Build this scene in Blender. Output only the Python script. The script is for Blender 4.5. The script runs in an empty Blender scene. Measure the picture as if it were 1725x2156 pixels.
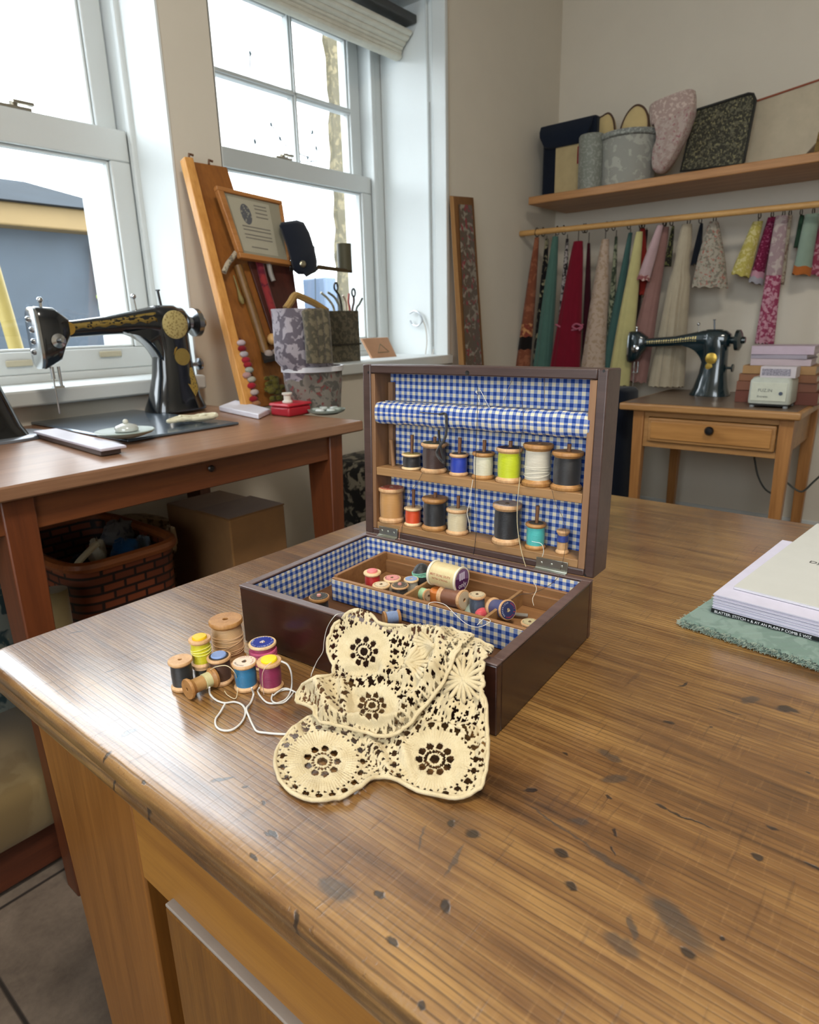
SKY, FILL, EXPO = 8, 45, 0.17
import bpy, math, random
import numpy as np
from mathutils import Vector, Matrix, Euler
random.seed(7); RNG = np.random.default_rng(7)
SC = bpy.context.scene
COL = SC.collection
PI = math.pi
# ---------------------------------------------------------------- camera model
FP = 1368.355
ROLL, PITCH, YAW = -0.02590452, 0.283871088, 0.698168179
CAM = np.array([0.0, 0.0, 1.09])
_cy, _sy, _cp, _sp = math.cos(YAW), math.sin(YAW), math.cos(PITCH), math.sin(PITCH)
FW = np.array([_cy*_cp, _sy*_cp, -_sp]); _R = np.array([_sy, -_cy, 0.0]); _U = np.cross(_R, FW)
RT = math.cos(ROLL)*_R + math.sin(ROLL)*_U; UP = -math.sin(ROLL)*_R + math.cos(ROLL)*_U
def ray(x, y): return FW + (x-862.5)/FP*RT - (y-1078)/FP*UP
def on(ax, x, y, v):
    d = ray(x, y); return CAM + d*((v-CAM[ax])/d[ax])
def oX(x, y, v): return on(0, x, y, v)
def oY(x, y, v): return on(1, x, y, v)
def oZ(x, y, v): return on(2, x, y, v)
def proj(P):
    v = np.asarray(P, float)-CAM; t = v@FW
    return np.stack([862.5+FP*(v@RT)/t, 1078-FP*(v@UP)/t], -1)
def mpp(P): return float((np.asarray(P)-CAM)@FW)/FP      # metres per pixel at a point
def height(P, ytop, up=(0, 0, 1)):                       # length along up that reaches the row ytop
    up = np.array(up, float); h = .05
    for _ in range(30):
        y = proj(P+up*h)[1]; y2 = proj(P+up*(h+.001))[1]
        h += (ytop-y)/(y2-y)*.001*.7
    return float(h)
def lin(c):
    if isinstance(c, str):
        c = [int(c[i:i+2], 16)/255 for i in (0, 2, 4)]
    return tuple((v/12.92 if v <= .04045 else ((v+.055)/1.055)**2.4) for v in c)+(1.0,)
# ---------------------------------------------------------------- materials
def newmat(name):
    m = bpy.data.materials.new(name); m.use_nodes = True
    nt = m.node_tree; b = nt.nodes['Principled BSDF']
    return m, nt, b
def N(nt, t, **k):
    n = nt.nodes.new(t)
    for a, v in k.items():
        if a.startswith('_'): n.inputs[a[1:].replace('_', ' ')].default_value = v
        else: setattr(n, a, v)
    return n
def ramp(nt, fac, stops, interp='LINEAR'):
    r = nt.nodes.new('ShaderNodeValToRGB'); r.color_ramp.interpolation = interp
    e = r.color_ramp.elements
    while len(e) < len(stops): e.new(.5)
    for i, (p, c) in enumerate(stops):
        e[i].position = p; e[i].color = lin(c) if not isinstance(c, float) else (c, c, c, 1)
    nt.links.new(fac, r.inputs[0]); return r.outputs[0]
def coords(nt, scale=(1, 1, 1), rot=(0, 0, 0), kind='Object'):
    tc = nt.nodes.new('ShaderNodeTexCoord'); mp = nt.nodes.new('ShaderNodeMapping')
    mp.inputs['Scale'].default_value = scale; mp.inputs['Rotation'].default_value = rot
    nt.links.new(tc.outputs[kind], mp.inputs[0]); return mp.outputs[0]
def noise(nt, vec, scale, detail=4, rough=.55, dist=0):
    n = nt.nodes.new('ShaderNodeTexNoise'); n.inputs['Scale'].default_value = scale
    n.inputs['Detail'].default_value = detail; n.inputs['Roughness'].default_value = rough
    n.inputs['Distortion'].default_value = dist
    nt.links.new(vec, n.inputs['Vector']); return n.outputs['Fac']
def math_(nt, op, a, b=None, c=None, clamp=False):
    n = nt.nodes.new('ShaderNodeMath'); n.operation = op; n.use_clamp = clamp
    for i, v in enumerate((a, b, c)):
        if v is None: continue
        if isinstance(v, (int, float)): n.inputs[i].default_value = v
        else: nt.links.new(v, n.inputs[i])
    return n.outputs[0]
def mix(nt, f, a, b, mode='MIX'):
    n = nt.nodes.new('ShaderNodeMix'); n.data_type = 'RGBA'; n.blend_type = mode
    if isinstance(f, (int, float)): n.inputs[0].default_value = f
    else: nt.links.new(f, n.inputs[0])
    for i, v in ((6, a), (7, b)):
        if isinstance(v, (tuple, str)): n.inputs[i].default_value = lin(v) if isinstance(v, str) else v
        else: nt.links.new(v, n.inputs[i])
    return n.outputs[2]
def bump(nt, b, h, strength=.3, dist=.001):
    n = nt.nodes.new('ShaderNodeBump'); n.inputs['Strength'].default_value = strength
    n.inputs['Distance'].default_value = dist
    nt.links.new(h, n.inputs['Height']); nt.links.new(n.outputs[0], b.inputs['Normal'])
_mc = {}
def plain(c, rough=.6, metal=0, var=.12, scale=40, bmp=.1, spec=.5, coat=0):
    key = ('p', c, rough, metal, var, scale, bmp, spec, coat)
    if key in _mc: return _mc[key]
    m, nt, b = newmat('paint_'+c)
    v = coords(nt); n = noise(nt, v, scale)
    L = lin(c); d = tuple(x*(1-var) for x in L[:3])+(1,); u = tuple(min(1, x*(1+var)) for x in L[:3])+(1,)
    nt.links.new(mix(nt, n, d, u), b.inputs['Base Color'])
    b.inputs['Roughness'].default_value = rough; b.inputs['Metallic'].default_value = metal
    b.inputs['Specular IOR Level'].default_value = spec; b.inputs['Coat Weight'].default_value = coat
    if bmp: bump(nt, b, n, bmp, .002)
    _mc[key] = m; return m
def cloth(c, c2=None, scale=900, rough=.9, pscale=30, th=.55, c3=None):
    key = ('c', c, c2, scale, pscale, th, c3)
    if key in _mc: return _mc[key]
    m, nt, b = newmat('cloth_'+c)
    v = coords(nt)
    base = lin(c)
    if c2:
        n = noise(nt, v, pscale, 3, .5, .6)
        f = ramp(nt, n, [(th-.03, 0.0), (th+.03, 1.0)])
        col = mix(nt, f, base, lin(c2))
        if c3:
            n3 = noise(nt, coords(nt, (1.3, 1.1, .9), (1, 2, .5)), pscale*1.3, 2, .5, .4)
            col = mix(nt, ramp(nt, n3, [(.6, 0.0), (.64, 1.0)]), col, lin(c3))
    else:
        n = noise(nt, v, 25, 3); col = mix(nt, n, tuple(x*.85 for x in base[:3])+(1,), tuple(min(1, x*1.12) for x in base[:3])+(1,))
    nt.links.new(col, b.inputs['Base Color'])
    b.inputs['Roughness'].default_value = rough; b.inputs['Specular IOR Level'].default_value = .2
    b.inputs['Sheen Weight'].default_value = .15
    w = noise(nt, v, scale, 2); bump(nt, b, w, .25, .001)
    _mc[key] = m; return m
def spots(c, c2, scale=60, r=.35, rough=.85):
    key = ('s', c, c2, scale, r)
    if key in _mc: return _mc[key]
    m, nt, b = newmat('spotted_'+c); v = coords(nt)
    vo = nt.nodes.new('ShaderNodeTexVoronoi'); vo.inputs['Scale'].default_value = scale
    nt.links.new(v, vo.inputs['Vector'])
    f = ramp(nt, vo.outputs['Distance'], [(r-.04, 1.0), (r+.04, 0.0)])
    nt.links.new(mix(nt, f, lin(c), lin(c2)), b.inputs['Base Color']); b.inputs['Roughness'].default_value = rough
    _mc[key] = m; return m
def wood(c1, c2, axis='Y', scale=1.0, rough=.45, fine=1.0, coat=0, var='a', c3=None):
    key = ('w', c1, c2, axis, scale, rough, fine, coat, var)
    if key in _mc: return _mc[key]
    m, nt, b = newmat('wood_'+c1)
    s = {'X': (.06, 1, 1), 'Y': (1, .06, 1), 'Z': (1, 1, .06)}[axis]
    v = coords(nt, tuple(q*scale for q in s))
    n1 = noise(nt, v, 30, 5, .6, .8); n2 = noise(nt, v, 220*fine, 3, .6, .2); n3 = noise(nt, v, 6, 2, .5, .5)
    f = math_(nt, 'ADD', math_(nt, 'MULTIPLY', n1, .5), math_(nt, 'ADD', math_(nt, 'MULTIPLY', n2, .3), math_(nt, 'MULTIPLY', n3, .35)), clamp=True)
    nt.links.new(ramp(nt, f, [(.38, c1), (.72, c2)]), b.inputs['Base Color'])
    b.inputs['Roughness'].default_value = rough; b.inputs['Coat Weight'].default_value = coat
    b.inputs['Coat Roughness'].default_value = .2
    bump(nt, b, n2, .12, .001)
    _mc[key] = m; return m
def metal(c, rough=.3):
    return plain(c, rough, 1.0, .08, 60, .03)
def thread_mat(c, rough=.42):
    key = ('t', c)
    if key in _mc: return _mc[key]
    m, nt, b = newmat('thread_'+c)
    v = coords(nt)
    w = nt.nodes.new('ShaderNodeTexWave'); w.bands_direction = 'Z'; w.inputs['Scale'].default_value = 420
    w.inputs['Distortion'].default_value = 1.2; w.inputs['Detail'].default_value = 2; w.inputs['Detail Scale'].default_value = 2
    nt.links.new(v, w.inputs['Vector'])
    n = noise(nt, coords(nt, (1, 1, 6)), 120, 3)
    L = lin(c); d = tuple(x*.72 for x in L[:3])+(1,); u = tuple(min(1, x*1.15+.003) for x in L[:3])+(1,)
    nt.links.new(mix(nt, math_(nt, 'ADD', math_(nt, 'MULTIPLY', w.outputs['Fac'], .5), math_(nt, 'MULTIPLY', n, .5)), d, u), b.inputs['Base Color'])
    b.inputs['Roughness'].default_value = rough; b.inputs['Sheen Weight'].default_value = .2
    bump(nt, b, w.outputs['Fac'], .5, .0004)
    _mc[key] = m; return m
def gingham():
    m, nt, b = newmat('gingham_cloth')
    tc = nt.nodes.new('ShaderNodeTexCoord'); sp = nt.nodes.new('ShaderNodeSeparateXYZ')
    wob = N(nt, 'ShaderNodeTexNoise'); wob.inputs['Scale'].default_value = 25
    nt.links.new(tc.outputs['UV'], wob.inputs['Vector'])
    vm = nt.nodes.new('ShaderNodeVectorMath'); vm.operation = 'MULTIPLY_ADD'
    nt.links.new(wob.outputs['Color'], vm.inputs[0]); vm.inputs[1].default_value = (.0012, .0012, 0); nt.links.new(tc.outputs['UV'], vm.inputs[2])
    nt.links.new(vm.outputs[0], sp.inputs[0])
    P = .0084; out = []
    for i in (0, 1):
        f = math_(nt, 'FRACT', math_(nt, 'DIVIDE', sp.outputs[i], P))
        d = math_(nt, 'ABSOLUTE', math_(nt, 'SUBTRACT', f, .5))
        out.append(ramp(nt, d, [(.225, 1.0), (.27, 0.0)]))
    s = math_(nt, 'MULTIPLY', math_(nt, 'ADD', out[0], out[1]), .5)
    weave = noise(nt, coords(nt, (1, 1, 1), kind='UV'), 2500, 2)
    s = math_(nt, 'ADD', s, math_(nt, 'MULTIPLY', math_(nt, 'SUBTRACT', weave, .5), .5))
    col = ramp(nt, s, [(.05, 'd8ceb4'), (.45, '7c8bb0'), (.6, '7786b0'), (.95, '26428a')])
    nt.links.new(col, b.inputs['Base Color']); b.inputs['Roughness'].default_value = .9
    b.inputs['Specular IOR Level'].default_value = .15
    bump(nt, b, weave, .3, .0006)
    return m
def glass_mat(name='window_glass', tint=(1, 1, 1, 1), gloss=.06):
    m = bpy.data.materials.new(name); m.use_nodes = True; nt = m.node_tree; nt.nodes.clear()
    o = nt.nodes.new('ShaderNodeOutputMaterial'); t = nt.nodes.new('ShaderNodeBsdfTransparent'); g = nt.nodes.new('ShaderNodeBsdfGlossy')
    t.inputs[0].default_value = tint; g.inputs['Roughness'].default_value = .02
    mx = nt.nodes.new('ShaderNodeMixShader'); mx.inputs[0].default_value = gloss
    nt.links.new(t.outputs[0], mx.inputs[1]); nt.links.new(g.outputs[0], mx.inputs[2]); nt.links.new(mx.outputs[0], o.inputs[0]); return m
# ---------------------------------------------------------------- mesh builder
def rotz(a): return np.array([[math.cos(a), -math.sin(a), 0], [math.sin(a), math.cos(a), 0], [0, 0, 1.]])
def frame(d):
    d = np.asarray(d, float); d = d/np.linalg.norm(d)
    a = np.array([0, 0, 1.]) if abs(d[2]) < .9 else np.array([1., 0, 0])
    x = np.cross(a, d); x /= np.linalg.norm(x); return x, np.cross(d, x), d
class MB:
    def __init__(s, org=None): s.v = []; s.f = []; s.org = None if org is None else np.asarray(org, float)
    def add(s, V, Fc):
        o = len(s.v); s.v.extend([tuple(map(float, p)) for p in V]); s.f.extend([tuple(i+o for i in f) for f in Fc]); return s
    def box(s, lo, hi, R=None, c=None):
        x0, y0, z0 = lo; x1, y1, z1 = hi
        V = np.array([(x0, y0, z0), (x1, y0, z0), (x1, y1, z0), (x0, y1, z0), (x0, y0, z1), (x1, y0, z1), (x1, y1, z1), (x0, y1, z1)], float)
        if R is not None: V = V@np.asarray(R).T
        if c is not None: V = V+np.asarray(c)
        return s.add(V, [(0, 3, 2, 1), (4, 5, 6, 7), (0, 1, 5, 4), (1, 2, 6, 5), (2, 3, 7, 6), (3, 0, 4, 7)])
    def hexa(s, bottom, top):          # 4 bottom, 4 top points
        return s.add(list(bottom)+list(top), [(0, 3, 2, 1), (4, 5, 6, 7), (0, 1, 5, 4), (1, 2, 6, 5), (2, 3, 7, 6), (3, 0, 4, 7)])
    def rings(s, R, cap0=True, cap1=True, closed=False):
        n = len(R[0]); V = [p for r in R for p in r]; F = []
        m = len(R)
        for i in range(m-1 if not closed else m):
            for j in range(n):
                a = i*n+j; b = i*n+(j+1) % n; c = ((i+1) % m)*n+(j+1) % n; d = ((i+1) % m)*n+j
                F.append((a, b, c, d))
        if not closed:
            if cap0: F.append(tuple(range(n-1, -1, -1)))
            if cap1: F.append(tuple((m-1)*n+j for j in range(n)))
        return s.add(V, F)
    def lathe(s, prof, n=32, c=(0, 0, 0), d=(0, 0, 1), cap0=True, cap1=True):   # prof: (r, h)
        x, y, z = frame(d); c = np.asarray(c, float)
        R = [[c+z*h+(x*math.cos(2*PI*j/n)+y*math.sin(2*PI*j/n))*max(r, 1e-5) for j in range(n)] for r, h in prof]
        return s.rings(R, cap0, cap1)
    def cyl(s, a, b, r, r2=None, n=16):
        a = np.asarray(a, float); b = np.asarray(b, float); L = np.linalg.norm(b-a)
        return s.lathe([(r, 0), (r if r2 is None else r2, L)], n, a, b-a)
    def tube(s, pts, r, n=6, closed=False):
        pts = [np.asarray(p, float) for p in pts]; R = []; px = None; m = len(pts)
        for i in range(m):
            d = pts[min(i+1, m-1)]-pts[max(i-1, 0)] if not closed else pts[(i+1) % m]-pts[i-1]
            L = np.linalg.norm(d); d = d/L if L > 1e-9 else np.array([0, 0, 1.])
            if px is None: x, y, _ = frame(d)
            else:
                x = px-d*(px@d); x /= max(np.linalg.norm(x), 1e-9); y = np.cross(d, x)
            px = x; rr = r[i] if hasattr(r, '__len__') else r
            R.append([pts[i]+(x*math.cos(2*PI*j/n)+y*math.sin(2*PI*j/n))*rr for j in range(n)])
        return s.rings(R, closed=closed)
    def sphere(s, c, r, n=16, m=10, sc=(1, 1, 1)):
        c = np.asarray(c, float)
        R = [[c+np.array([math.sin(PI*i/m)*math.cos(2*PI*j/n)*sc[0], math.sin(PI*i/m)*math.sin(2*PI*j/n)*sc[1], -math.cos(PI*i/m)*sc[2]])*r for j in range(n)] for i in range(1, m)]
        return s.rings(R)
    def prism(s, poly, a, b):          # poly: list of 3D points, extruded by vector (b-a)
        d = np.asarray(b, float)-np.asarray(a, float); n = len(poly)
        V = [np.asarray(p, float) for p in poly]+[np.asarray(p, float)+d for p in poly]
        F = [tuple(range(n-1, -1, -1)), tuple(range(n, 2*n))]+[(i, (i+1) % n, n+(i+1) % n, n+i) for i in range(n)]
        return s.add(V, F)
    def text(s, t, size, M, depth=0.0, align='CENTER'):     # M: 4x4 placing the text plane
        cu = bpy.data.curves.new('t', 'FONT'); cu.body = t; cu.size = size; cu.align_x = align; cu.align_y = 'CENTER'
        cu.extrude = depth; cu.resolution_u = 2
        o = bpy.data.objects.new('t', cu); me = bpy.data.meshes.new_from_object(o)
        s.add([M@v.co for v in me.vertices], [tuple(p.vertices) for p in me.polygons])
        bpy.data.objects.remove(o); bpy.data.curves.remove(cu); bpy.data.meshes.remove(me); return s
    def ringtext(s, t, size, r, M, start=PI/2, span=2*PI, depth=0.0):
        for i, ch in enumerate(t):
            a = start-span*(i+.5)/len(t)
            if ch != ' ':
                s.text(ch, size, M@Matrix.Rotation(a, 4, 'Z')@Matrix.Translation((r, 0, 0))@Matrix.Rotation(-PI/2, 4, 'Z'), depth)
        return s
    def build(s, name, mat, parent=None, bevel=0, smooth=35, uv=None, solid=0, sub=0, loc=None, seg=2):
        me = bpy.data.meshes.new(name)
        V = np.array(s.v, float).reshape(-1, 3)
        if s.org is not None: V = V-s.org
        me.from_pydata(V.tolist(), [], s.f); me.update()
        if smooth:
            me.polygons.foreach_set('use_smooth', [True]*len(me.polygons)); me.set_sharp_from_angle(angle=math.radians(smooth))
        if uv:
            ul = me.uv_layers.new(name='UVMap')
            for p in me.polygons:
                nn = [abs(q) for q in p.normal]; k = nn.index(max(nn))
                ax = [(1, 2), (0, 2), (0, 1)][k]
                for li in p.loop_indices:
                    co = me.vertices[me.loops[li].vertex_index].co; ul.data[li].uv = (co[ax[0]]+.5, co[ax[1]]+.5)
        o = bpy.data.objects.new(name, me); COL.objects.link(o)
        mats = mat if isinstance(mat, (list, tuple)) else [mat]
        for q in mats: me.materials.append(q)
        if parent: o.parent = parent
        if loc is not None: o.location = loc
        if bevel:
            bm = o.modifiers.new('bevel', 'BEVEL'); bm.width = bevel; bm.segments = seg; bm.limit_method = 'ANGLE'; bm.angle_limit = math.radians(40)
        if solid:
            sm = o.modifiers.new('solid', 'SOLIDIFY'); sm.thickness = solid; sm.offset = 0
        if sub:
            sb = o.modifiers.new('sub', 'SUBSURF'); sb.levels = sub; sb.render_levels = sub
        return o
def tag(o, label=None, cat=None, group=None, kind=None):
    if label: o['label'] = label
    if cat: o['category'] = cat
    if group: o['group'] = group
    if kind: o['kind'] = kind
    return o
def thing(name, label, cat, loc=(0, 0, 0), rot=(0, 0, 0), group=None):
    o = bpy.data.objects.new(name, None); o.empty_display_size = .02; COL.objects.link(o)
    o.location = [float(q) for q in loc]; o.rotation_euler = rot
    return tag(o, label, cat, group)
def copy_tree(o, parent=None):
    c = o.copy(); COL.objects.link(c); c.parent = parent
    for ch in list(o.children): copy_tree(ch, c)
    return c
def sq(c, ex, ey, rx, ry, n=20, p=2.6):     # superellipse ring
    c = np.asarray(c, float); ex = np.asarray(ex, float); ey = np.asarray(ey, float); R = []
    for j in range(n):
        a = 2*PI*j/n; ca, sa = math.cos(a), math.sin(a)
        R.append(c+ex*rx*math.copysign(abs(ca)**(2/p), ca)+ey*ry*math.copysign(abs(sa)**(2/p), sa))
    return R
def bez(pts, n=12):      # Catmull-Rom through points
    P = [np.asarray(p, float) for p in pts]; P = [2*P[0]-P[1]]+P+[2*P[-1]-P[-2]]; out = []
    for i in range(1, len(P)-2):
        for k in range(n):
            t = k/n; a, b, c, d = P[i-1], P[i], P[i+1], P[i+2]
            out.append(.5*((2*b)+(-a+c)*t+(2*a-5*b+4*c-d)*t*t+(-a+3*b-3*c+d)*t**3))
    out.append(P[-2]); return out
# ================================================================ the room
TT, ZB, ZD = .76, .853, .726          # main table, workbench, desk heights
YW, XW, ZC = 1.884, 3.584, 3.2
wallm = plain('d3ccbe', .85, 0, .035, 8, .06, .2)
whitem = plain('ccd0cf', .45, 0, .02, 10, .03, .4)  # greyed against the reveal white to carry the backlit shade of the rails
revm = plain('d9dede', .5, 0, .02, 10, .03, .4)
def struct(o): o['kind'] = 'structure'; return o
# window openings in the left wall: x from/to, z from/to
W1 = (-.35, float(oY(360, 300, YW)[0]), .943, 2.45)
W2 = (float(oY(455, 200, YW)[0]), float(oY(940, 300, YW)[0]), float(oY(900, 752, YW)[2]), 2.40)
D1, D2 = 2.090, 2.265
YOUT = 2.47
def wallbox(m, x0, x1, z0, z1): m.box((x0, YW, z0), (x1, YOUT, z1))
m = MB()
wallbox(m, -1.6, W1[0], 0, ZC); wallbox(m, W1[0], W1[1], 0, W1[2]); wallbox(m, W1[0], W1[1], W1[3], ZC)
wallbox(m, W1[1], W2[0], 0, ZC); wallbox(m, W2[0], W2[1], 0, W2[2]); wallbox(m, W2[0], W2[1], W2[3], ZC); wallbox(m, W2[1], XW+.2, 0, ZC)
struct(m.build('wall_left', wallm, smooth=0))
struct(MB().box((XW, -2.6, 0), (XW+.15, YW, ZC)).build('wall_back', wallm, smooth=0))
# side wall, and the wall behind the camera with an added fill window
struct(MB().box((-1.45, -2.6, 0), (XW, -2.4, ZC)).build('wall_right', wallm, smooth=0))
W3 = (-1.1, .7, .95, 2.35)
m = MB(); m.box((-1.6, -2.6, 0), (-1.45, W3[0], ZC)); m.box((-1.6, W3[1], 0), (-1.45, YW, ZC)); m.box((-1.6, W3[0], 0), (-1.45, W3[1], W3[2])); m.box((-1.6, W3[0], W3[3]), (-1.45, W3[1], ZC))
struct(m.build('wall_front', wallm, smooth=0))
struct(MB().box((-1.6, -2.6, ZC), (XW+.15, YOUT, ZC+.1)).build('ceiling', plain('dddad2', .9, 0, .03, 5, .02), smooth=0))
# floor tiles
def floor_mat():
    m, nt, b = newmat('floor_tiles')
    tc = nt.nodes.new('ShaderNodeTexCoord'); sp = nt.nodes.new('ShaderNodeSeparateXYZ'); nt.links.new(tc.outputs['Object'], sp.inputs[0])
    T = .42; g = []; p1 = oZ(78, 1865, 0); p2 = oZ(27, 2110, 0)
    for i, off in ((0, float(p2[0])), (1, float(p1[1]))):
        f = math_(nt, 'FRACT', math_(nt, 'ADD', math_(nt, 'DIVIDE', math_(nt, 'SUBTRACT', sp.outputs[i], off), T), .5))
        d = math_(nt, 'ABSOLUTE', math_(nt, 'SUBTRACT', f, .5)); g.append(ramp(nt, d, [(.006, 1.0), (.012, 0.0)]))
    gm = math_(nt, 'MAXIMUM', g[0], g[1])
    n = noise(nt, coords(nt), 9, 5, .6, .5); n2 = noise(nt, coords(nt), 90, 3)
    col = ramp(nt, math_(nt, 'ADD', math_(nt, 'MULTIPLY', n, .75), math_(nt, 'MULTIPLY', n2, .25)), [(.3, '5a4e44'), (.7, '857667')])
    nt.links.new(mix(nt, gm, col, lin('2e2824')), b.inputs['Base Color']); b.inputs['Roughness'].default_value = .55
    bump(nt, b, math_(nt, 'SUBTRACT', n2, gm), .3, .002); return m
struct(MB().box((-1.6, -2.6, -.06), (XW+.15, YOUT, 0)).build('floor', floor_mat(), smooth=0))
struct(MB().box((XW-.014, -2.4, 0), (XW, YW, .11)).build('baseboard_back', whitem, bevel=.003))
struct(MB().box((-1.45, YW-.014, 0), (XW-.014, YW, .11)).build('baseboard_left', whitem, bevel=.003))
GL = glass_mat()
def z_at(x, y, Y): return float(oY(x, y, Y)[2])
def x_at(x, y, Y): return float(oY(x, y, Y)[0])
def sash_window(name, W, D, xg0, xg1, z_mrt, z_mrb, z_bot, muntin=None):
    """sash window: outer frame fills the opening at depth D"""
    x0, x1, z0, z1 = W
    fr = MB(); fw = .0392
    fx1 = xg1+.07; 
    fr.box((x0, D-.014, z0), (xg0-.063, YOUT-.014, z1)); fr.box((fx1, D-.014, z0), (x1, YOUT-.014, z1)); fr.box((xg0-.063, D, z1-.042), (fx1, YOUT-.014, z1)); fr.box((xg0-.063, D, z0), (fx1, YOUT-.014, z0+.028))
    w = struct(fr.build(name, whitem, bevel=.0056))
    bd = MB(); bd.box((fx1-.0084, D-.0224, z0+.028), (fx1+.0168, D-0, z1-.042)); bd.box((xg0-.0798, D-.0224, z0+.028), (xg0-.0546, D, z1-.042))
    bd.build('staff_bead', whitem, w, bevel=.0042)
    ys = D+.0028
    def sash(nm, za, zb, zc, zd, y0, th):     # rails: bottom za..zb, top zc..zd
        s = MB(); a, b_ = xg0-.063, xg1+.063
        s.box((a, y0, za), (b_, y0+th, zb)); s.box((a, y0, zc), (b_, y0+th, zd)); s.box((a, y0, zb), (xg0, y0+th, zc)); s.box((xg1, y0, zb), (b_, y0+th, zc))
        # inner glazing steps
        for k, e in ((.014, .0084),):
            s.box((xg0, y0+.0112, zb), (xg0+e, y0+th-.0084, zc)); s.box((xg1-e, y0+.0112, zb), (xg1, y0+th-.0084, zc)); s.box((xg0, y0+.0112, zc-e), (xg1, y0+th-.0084, zc)); s.box((xg0, y0+.0112, zb), (xg1, y0+th-.0084, zb+e))
        o = s.build(nm, whitem, w, bevel=.0042)
        MB().box((xg0, y0+th*.5, zb), (xg1, y0+th*.5+.0042, zc)).build('pane', GL, o, smooth=0)
        return o
    sash('lower_sash', z0+.028, z_bot, z_mrb, z_mrt, ys, .0476)
    u = sash('upper_sash', z_mrb+.0168, z_mrt-.0028, z1-.098, z1-.042, ys+.0532, .0476)
    if muntin:
        mx, mz = muntin; y0 = ys+.056
        mm = MB(); mm.box((mx-.0126, y0, z_mrt), (mx+.0126, y0+.0364, z1-.098)); mm.box((xg0, y0, mz-.0126), (xg1, y0+.0364, mz+.0126))
        mm.box((mx-.0056, y0-.0084, z_mrt), (mx+.0056, y0, z1-.098)); mm.box((xg0, y0-.0084, mz-.0056), (xg1, y0, mz+.0056))
        mm.build('glazing_bar', whitem, u, bevel=.0028)
    lt = MB(); lx = (x0+x1)/2 if muntin else x_at(35, 222, D)
    lt.box((lx-.042, ys+.0042, z_mrt), (lx+.042, ys+.042, z_mrt+.0084)); lt.cyl((lx, ys+.021, z_mrt+.0084), (lx, ys+.021, z_mrt+.0196), .0126); lt.box((lx-.0056, ys+0, z_mrt+.014), (lx+.049, ys+.0168, z_mrt+.0224))
    lt.build('sash_latch', metal('b8b4a8', .35), w, bevel=.0014)
    return w
w1 = sash_window('window_1', W1, D1, -.168, x_at(270, 600, D1), z_at(245, 271, D1), z_at(222, 345, D1)+.014, z_at(25, 742, D1))
w2 = sash_window('window_2', W2, D2, W2[0]+.084, x_at(765, 430, D2), z_at(765, 370, D2), z_at(762, 405, D2), z_at(775, 712, D2), (x_at(640, 200, D2), z_at(743, 225, D2)))
# flush pulls on the lower rail of the near window
pl = MB()
for px, py in ((232, 745), (40, 765)):
    c = oY(px, py, D1); pl.box((c[0]-.036, c[1]-.006, c[2]-.009), (c[0]+.036, c[1]+.0, c[2]+.009))
pl.build('sash_pull', plain('b9b29a', .4), w1, bevel=.005)
# lining of the reveals + casings + sills
m = MB(); m.box((W2[1]-.0056, YW-.0042, W2[2]), (W2[1]+.0028, D2-.0168, W2[3])); m.box((W2[0], YW, W2[3]-.0028), (W2[1], D2, W2[3]+0)); m.box((W2[0]-.0028, YW, W2[2]), (W2[0]+.0042, D2-.0168, W2[3]))
struct(m.build('trim_1', revm, smooth=0))
m = MB(); m.box((W1[1]-.0042, YW-.0028, W1[2]), (W1[1]+.0028, D1-.0168, W1[3])); m.box((W1[0], YW, W1[3]-.0028), (W1[1], D1, W1[3])); m.box((W1[0]-.0028, YW, W1[2]), (W1[0]+.0042, D1-.0168, W1[3]))
struct(m.build('trim_2', revm, smooth=0))
m = MB(); m.box((W2[1]-.0196, YW+.084, W2[2]), (W2[1]-.0056, YW+.0924, W2[3])); m.box((W2[1]-.0252, YW-.0168, W2[2]), (W2[1]-.0056, YW+.0532, W2[3])); 
struct(m.build('trim_3', whitem, bevel=.0028))
struct(MB().box((W1[0]-.028, YW-.049, W1[2]-.0392), (W1[1]-.001, D1-.002, W1[2]+.004)).build('trim_4', whitem, bevel=.007))
struct(MB().box((W2[0]-0, YW-.028, W2[2]-.0392), (W2[1]+.0056, D2-.002, W2[2]+.004)).build('trim_5', whitem, bevel=.0056))
# unseen window added behind the camera to brighten back wall and lid
y0, y1, z0, z1 = W3; m = MB()
m.box((-1.56, y0, z0), (-1.50, y1, z0+.06)); m.box((-1.56, y0, z1-.06), (-1.50, y1, z1))
for yy in (y0, (y0+y1)/2-.03, y1-.06): m.box((-1.56, yy, z0+.06), (-1.50, yy+.06, z1-.06))
w3 = struct(m.build('fill_window', whitem, bevel=.004)); MB().box((-1.53, y0+.06, z0+.06), (-1.527, y1-.06, z1-.06)).build('pane', GL, w3, smooth=0)
# roman blind rolled up in the head of the far window
zb0 = z_at(790, 108, YW+.238); zb1 = z_at(815, 38, YW+.182)
bl = thing('roman_blind', 'off-white folded roman blind drawn up at the head of the far window', 'blind', ((W2[0]+W2[1])/2, YW+.224, zb0))
m = MB(org=bl.location); xa, xb = W2[0]+.0168, W2[1]-.0224
for k in range(6):
    zz = zb0+.0168+k*(zb1-zb0-.028)/5.5; yy = YW+.245-.010*k+.012*math.sin(k*.9)
    prof = []
    for j in range(12):
        a = 2*PI*j/12; prof.append((0, yy+.024*math.cos(a), zz+.013*math.sin(a)))
    m.rings([[(xa, p[1], p[2]) for p in prof], [(xb, p[1], p[2]) for p in prof]])
m.build('blind_fold', cloth('cfcdbf'), bl)
MB(org=bl.location).box((xa-.0084, YW+.14, zb1+.0112), (xb+.0084, YW+.28, zb1+.042)).build('head_rail', plain('3a3a38', .5), bl, bevel=.0042)
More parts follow.
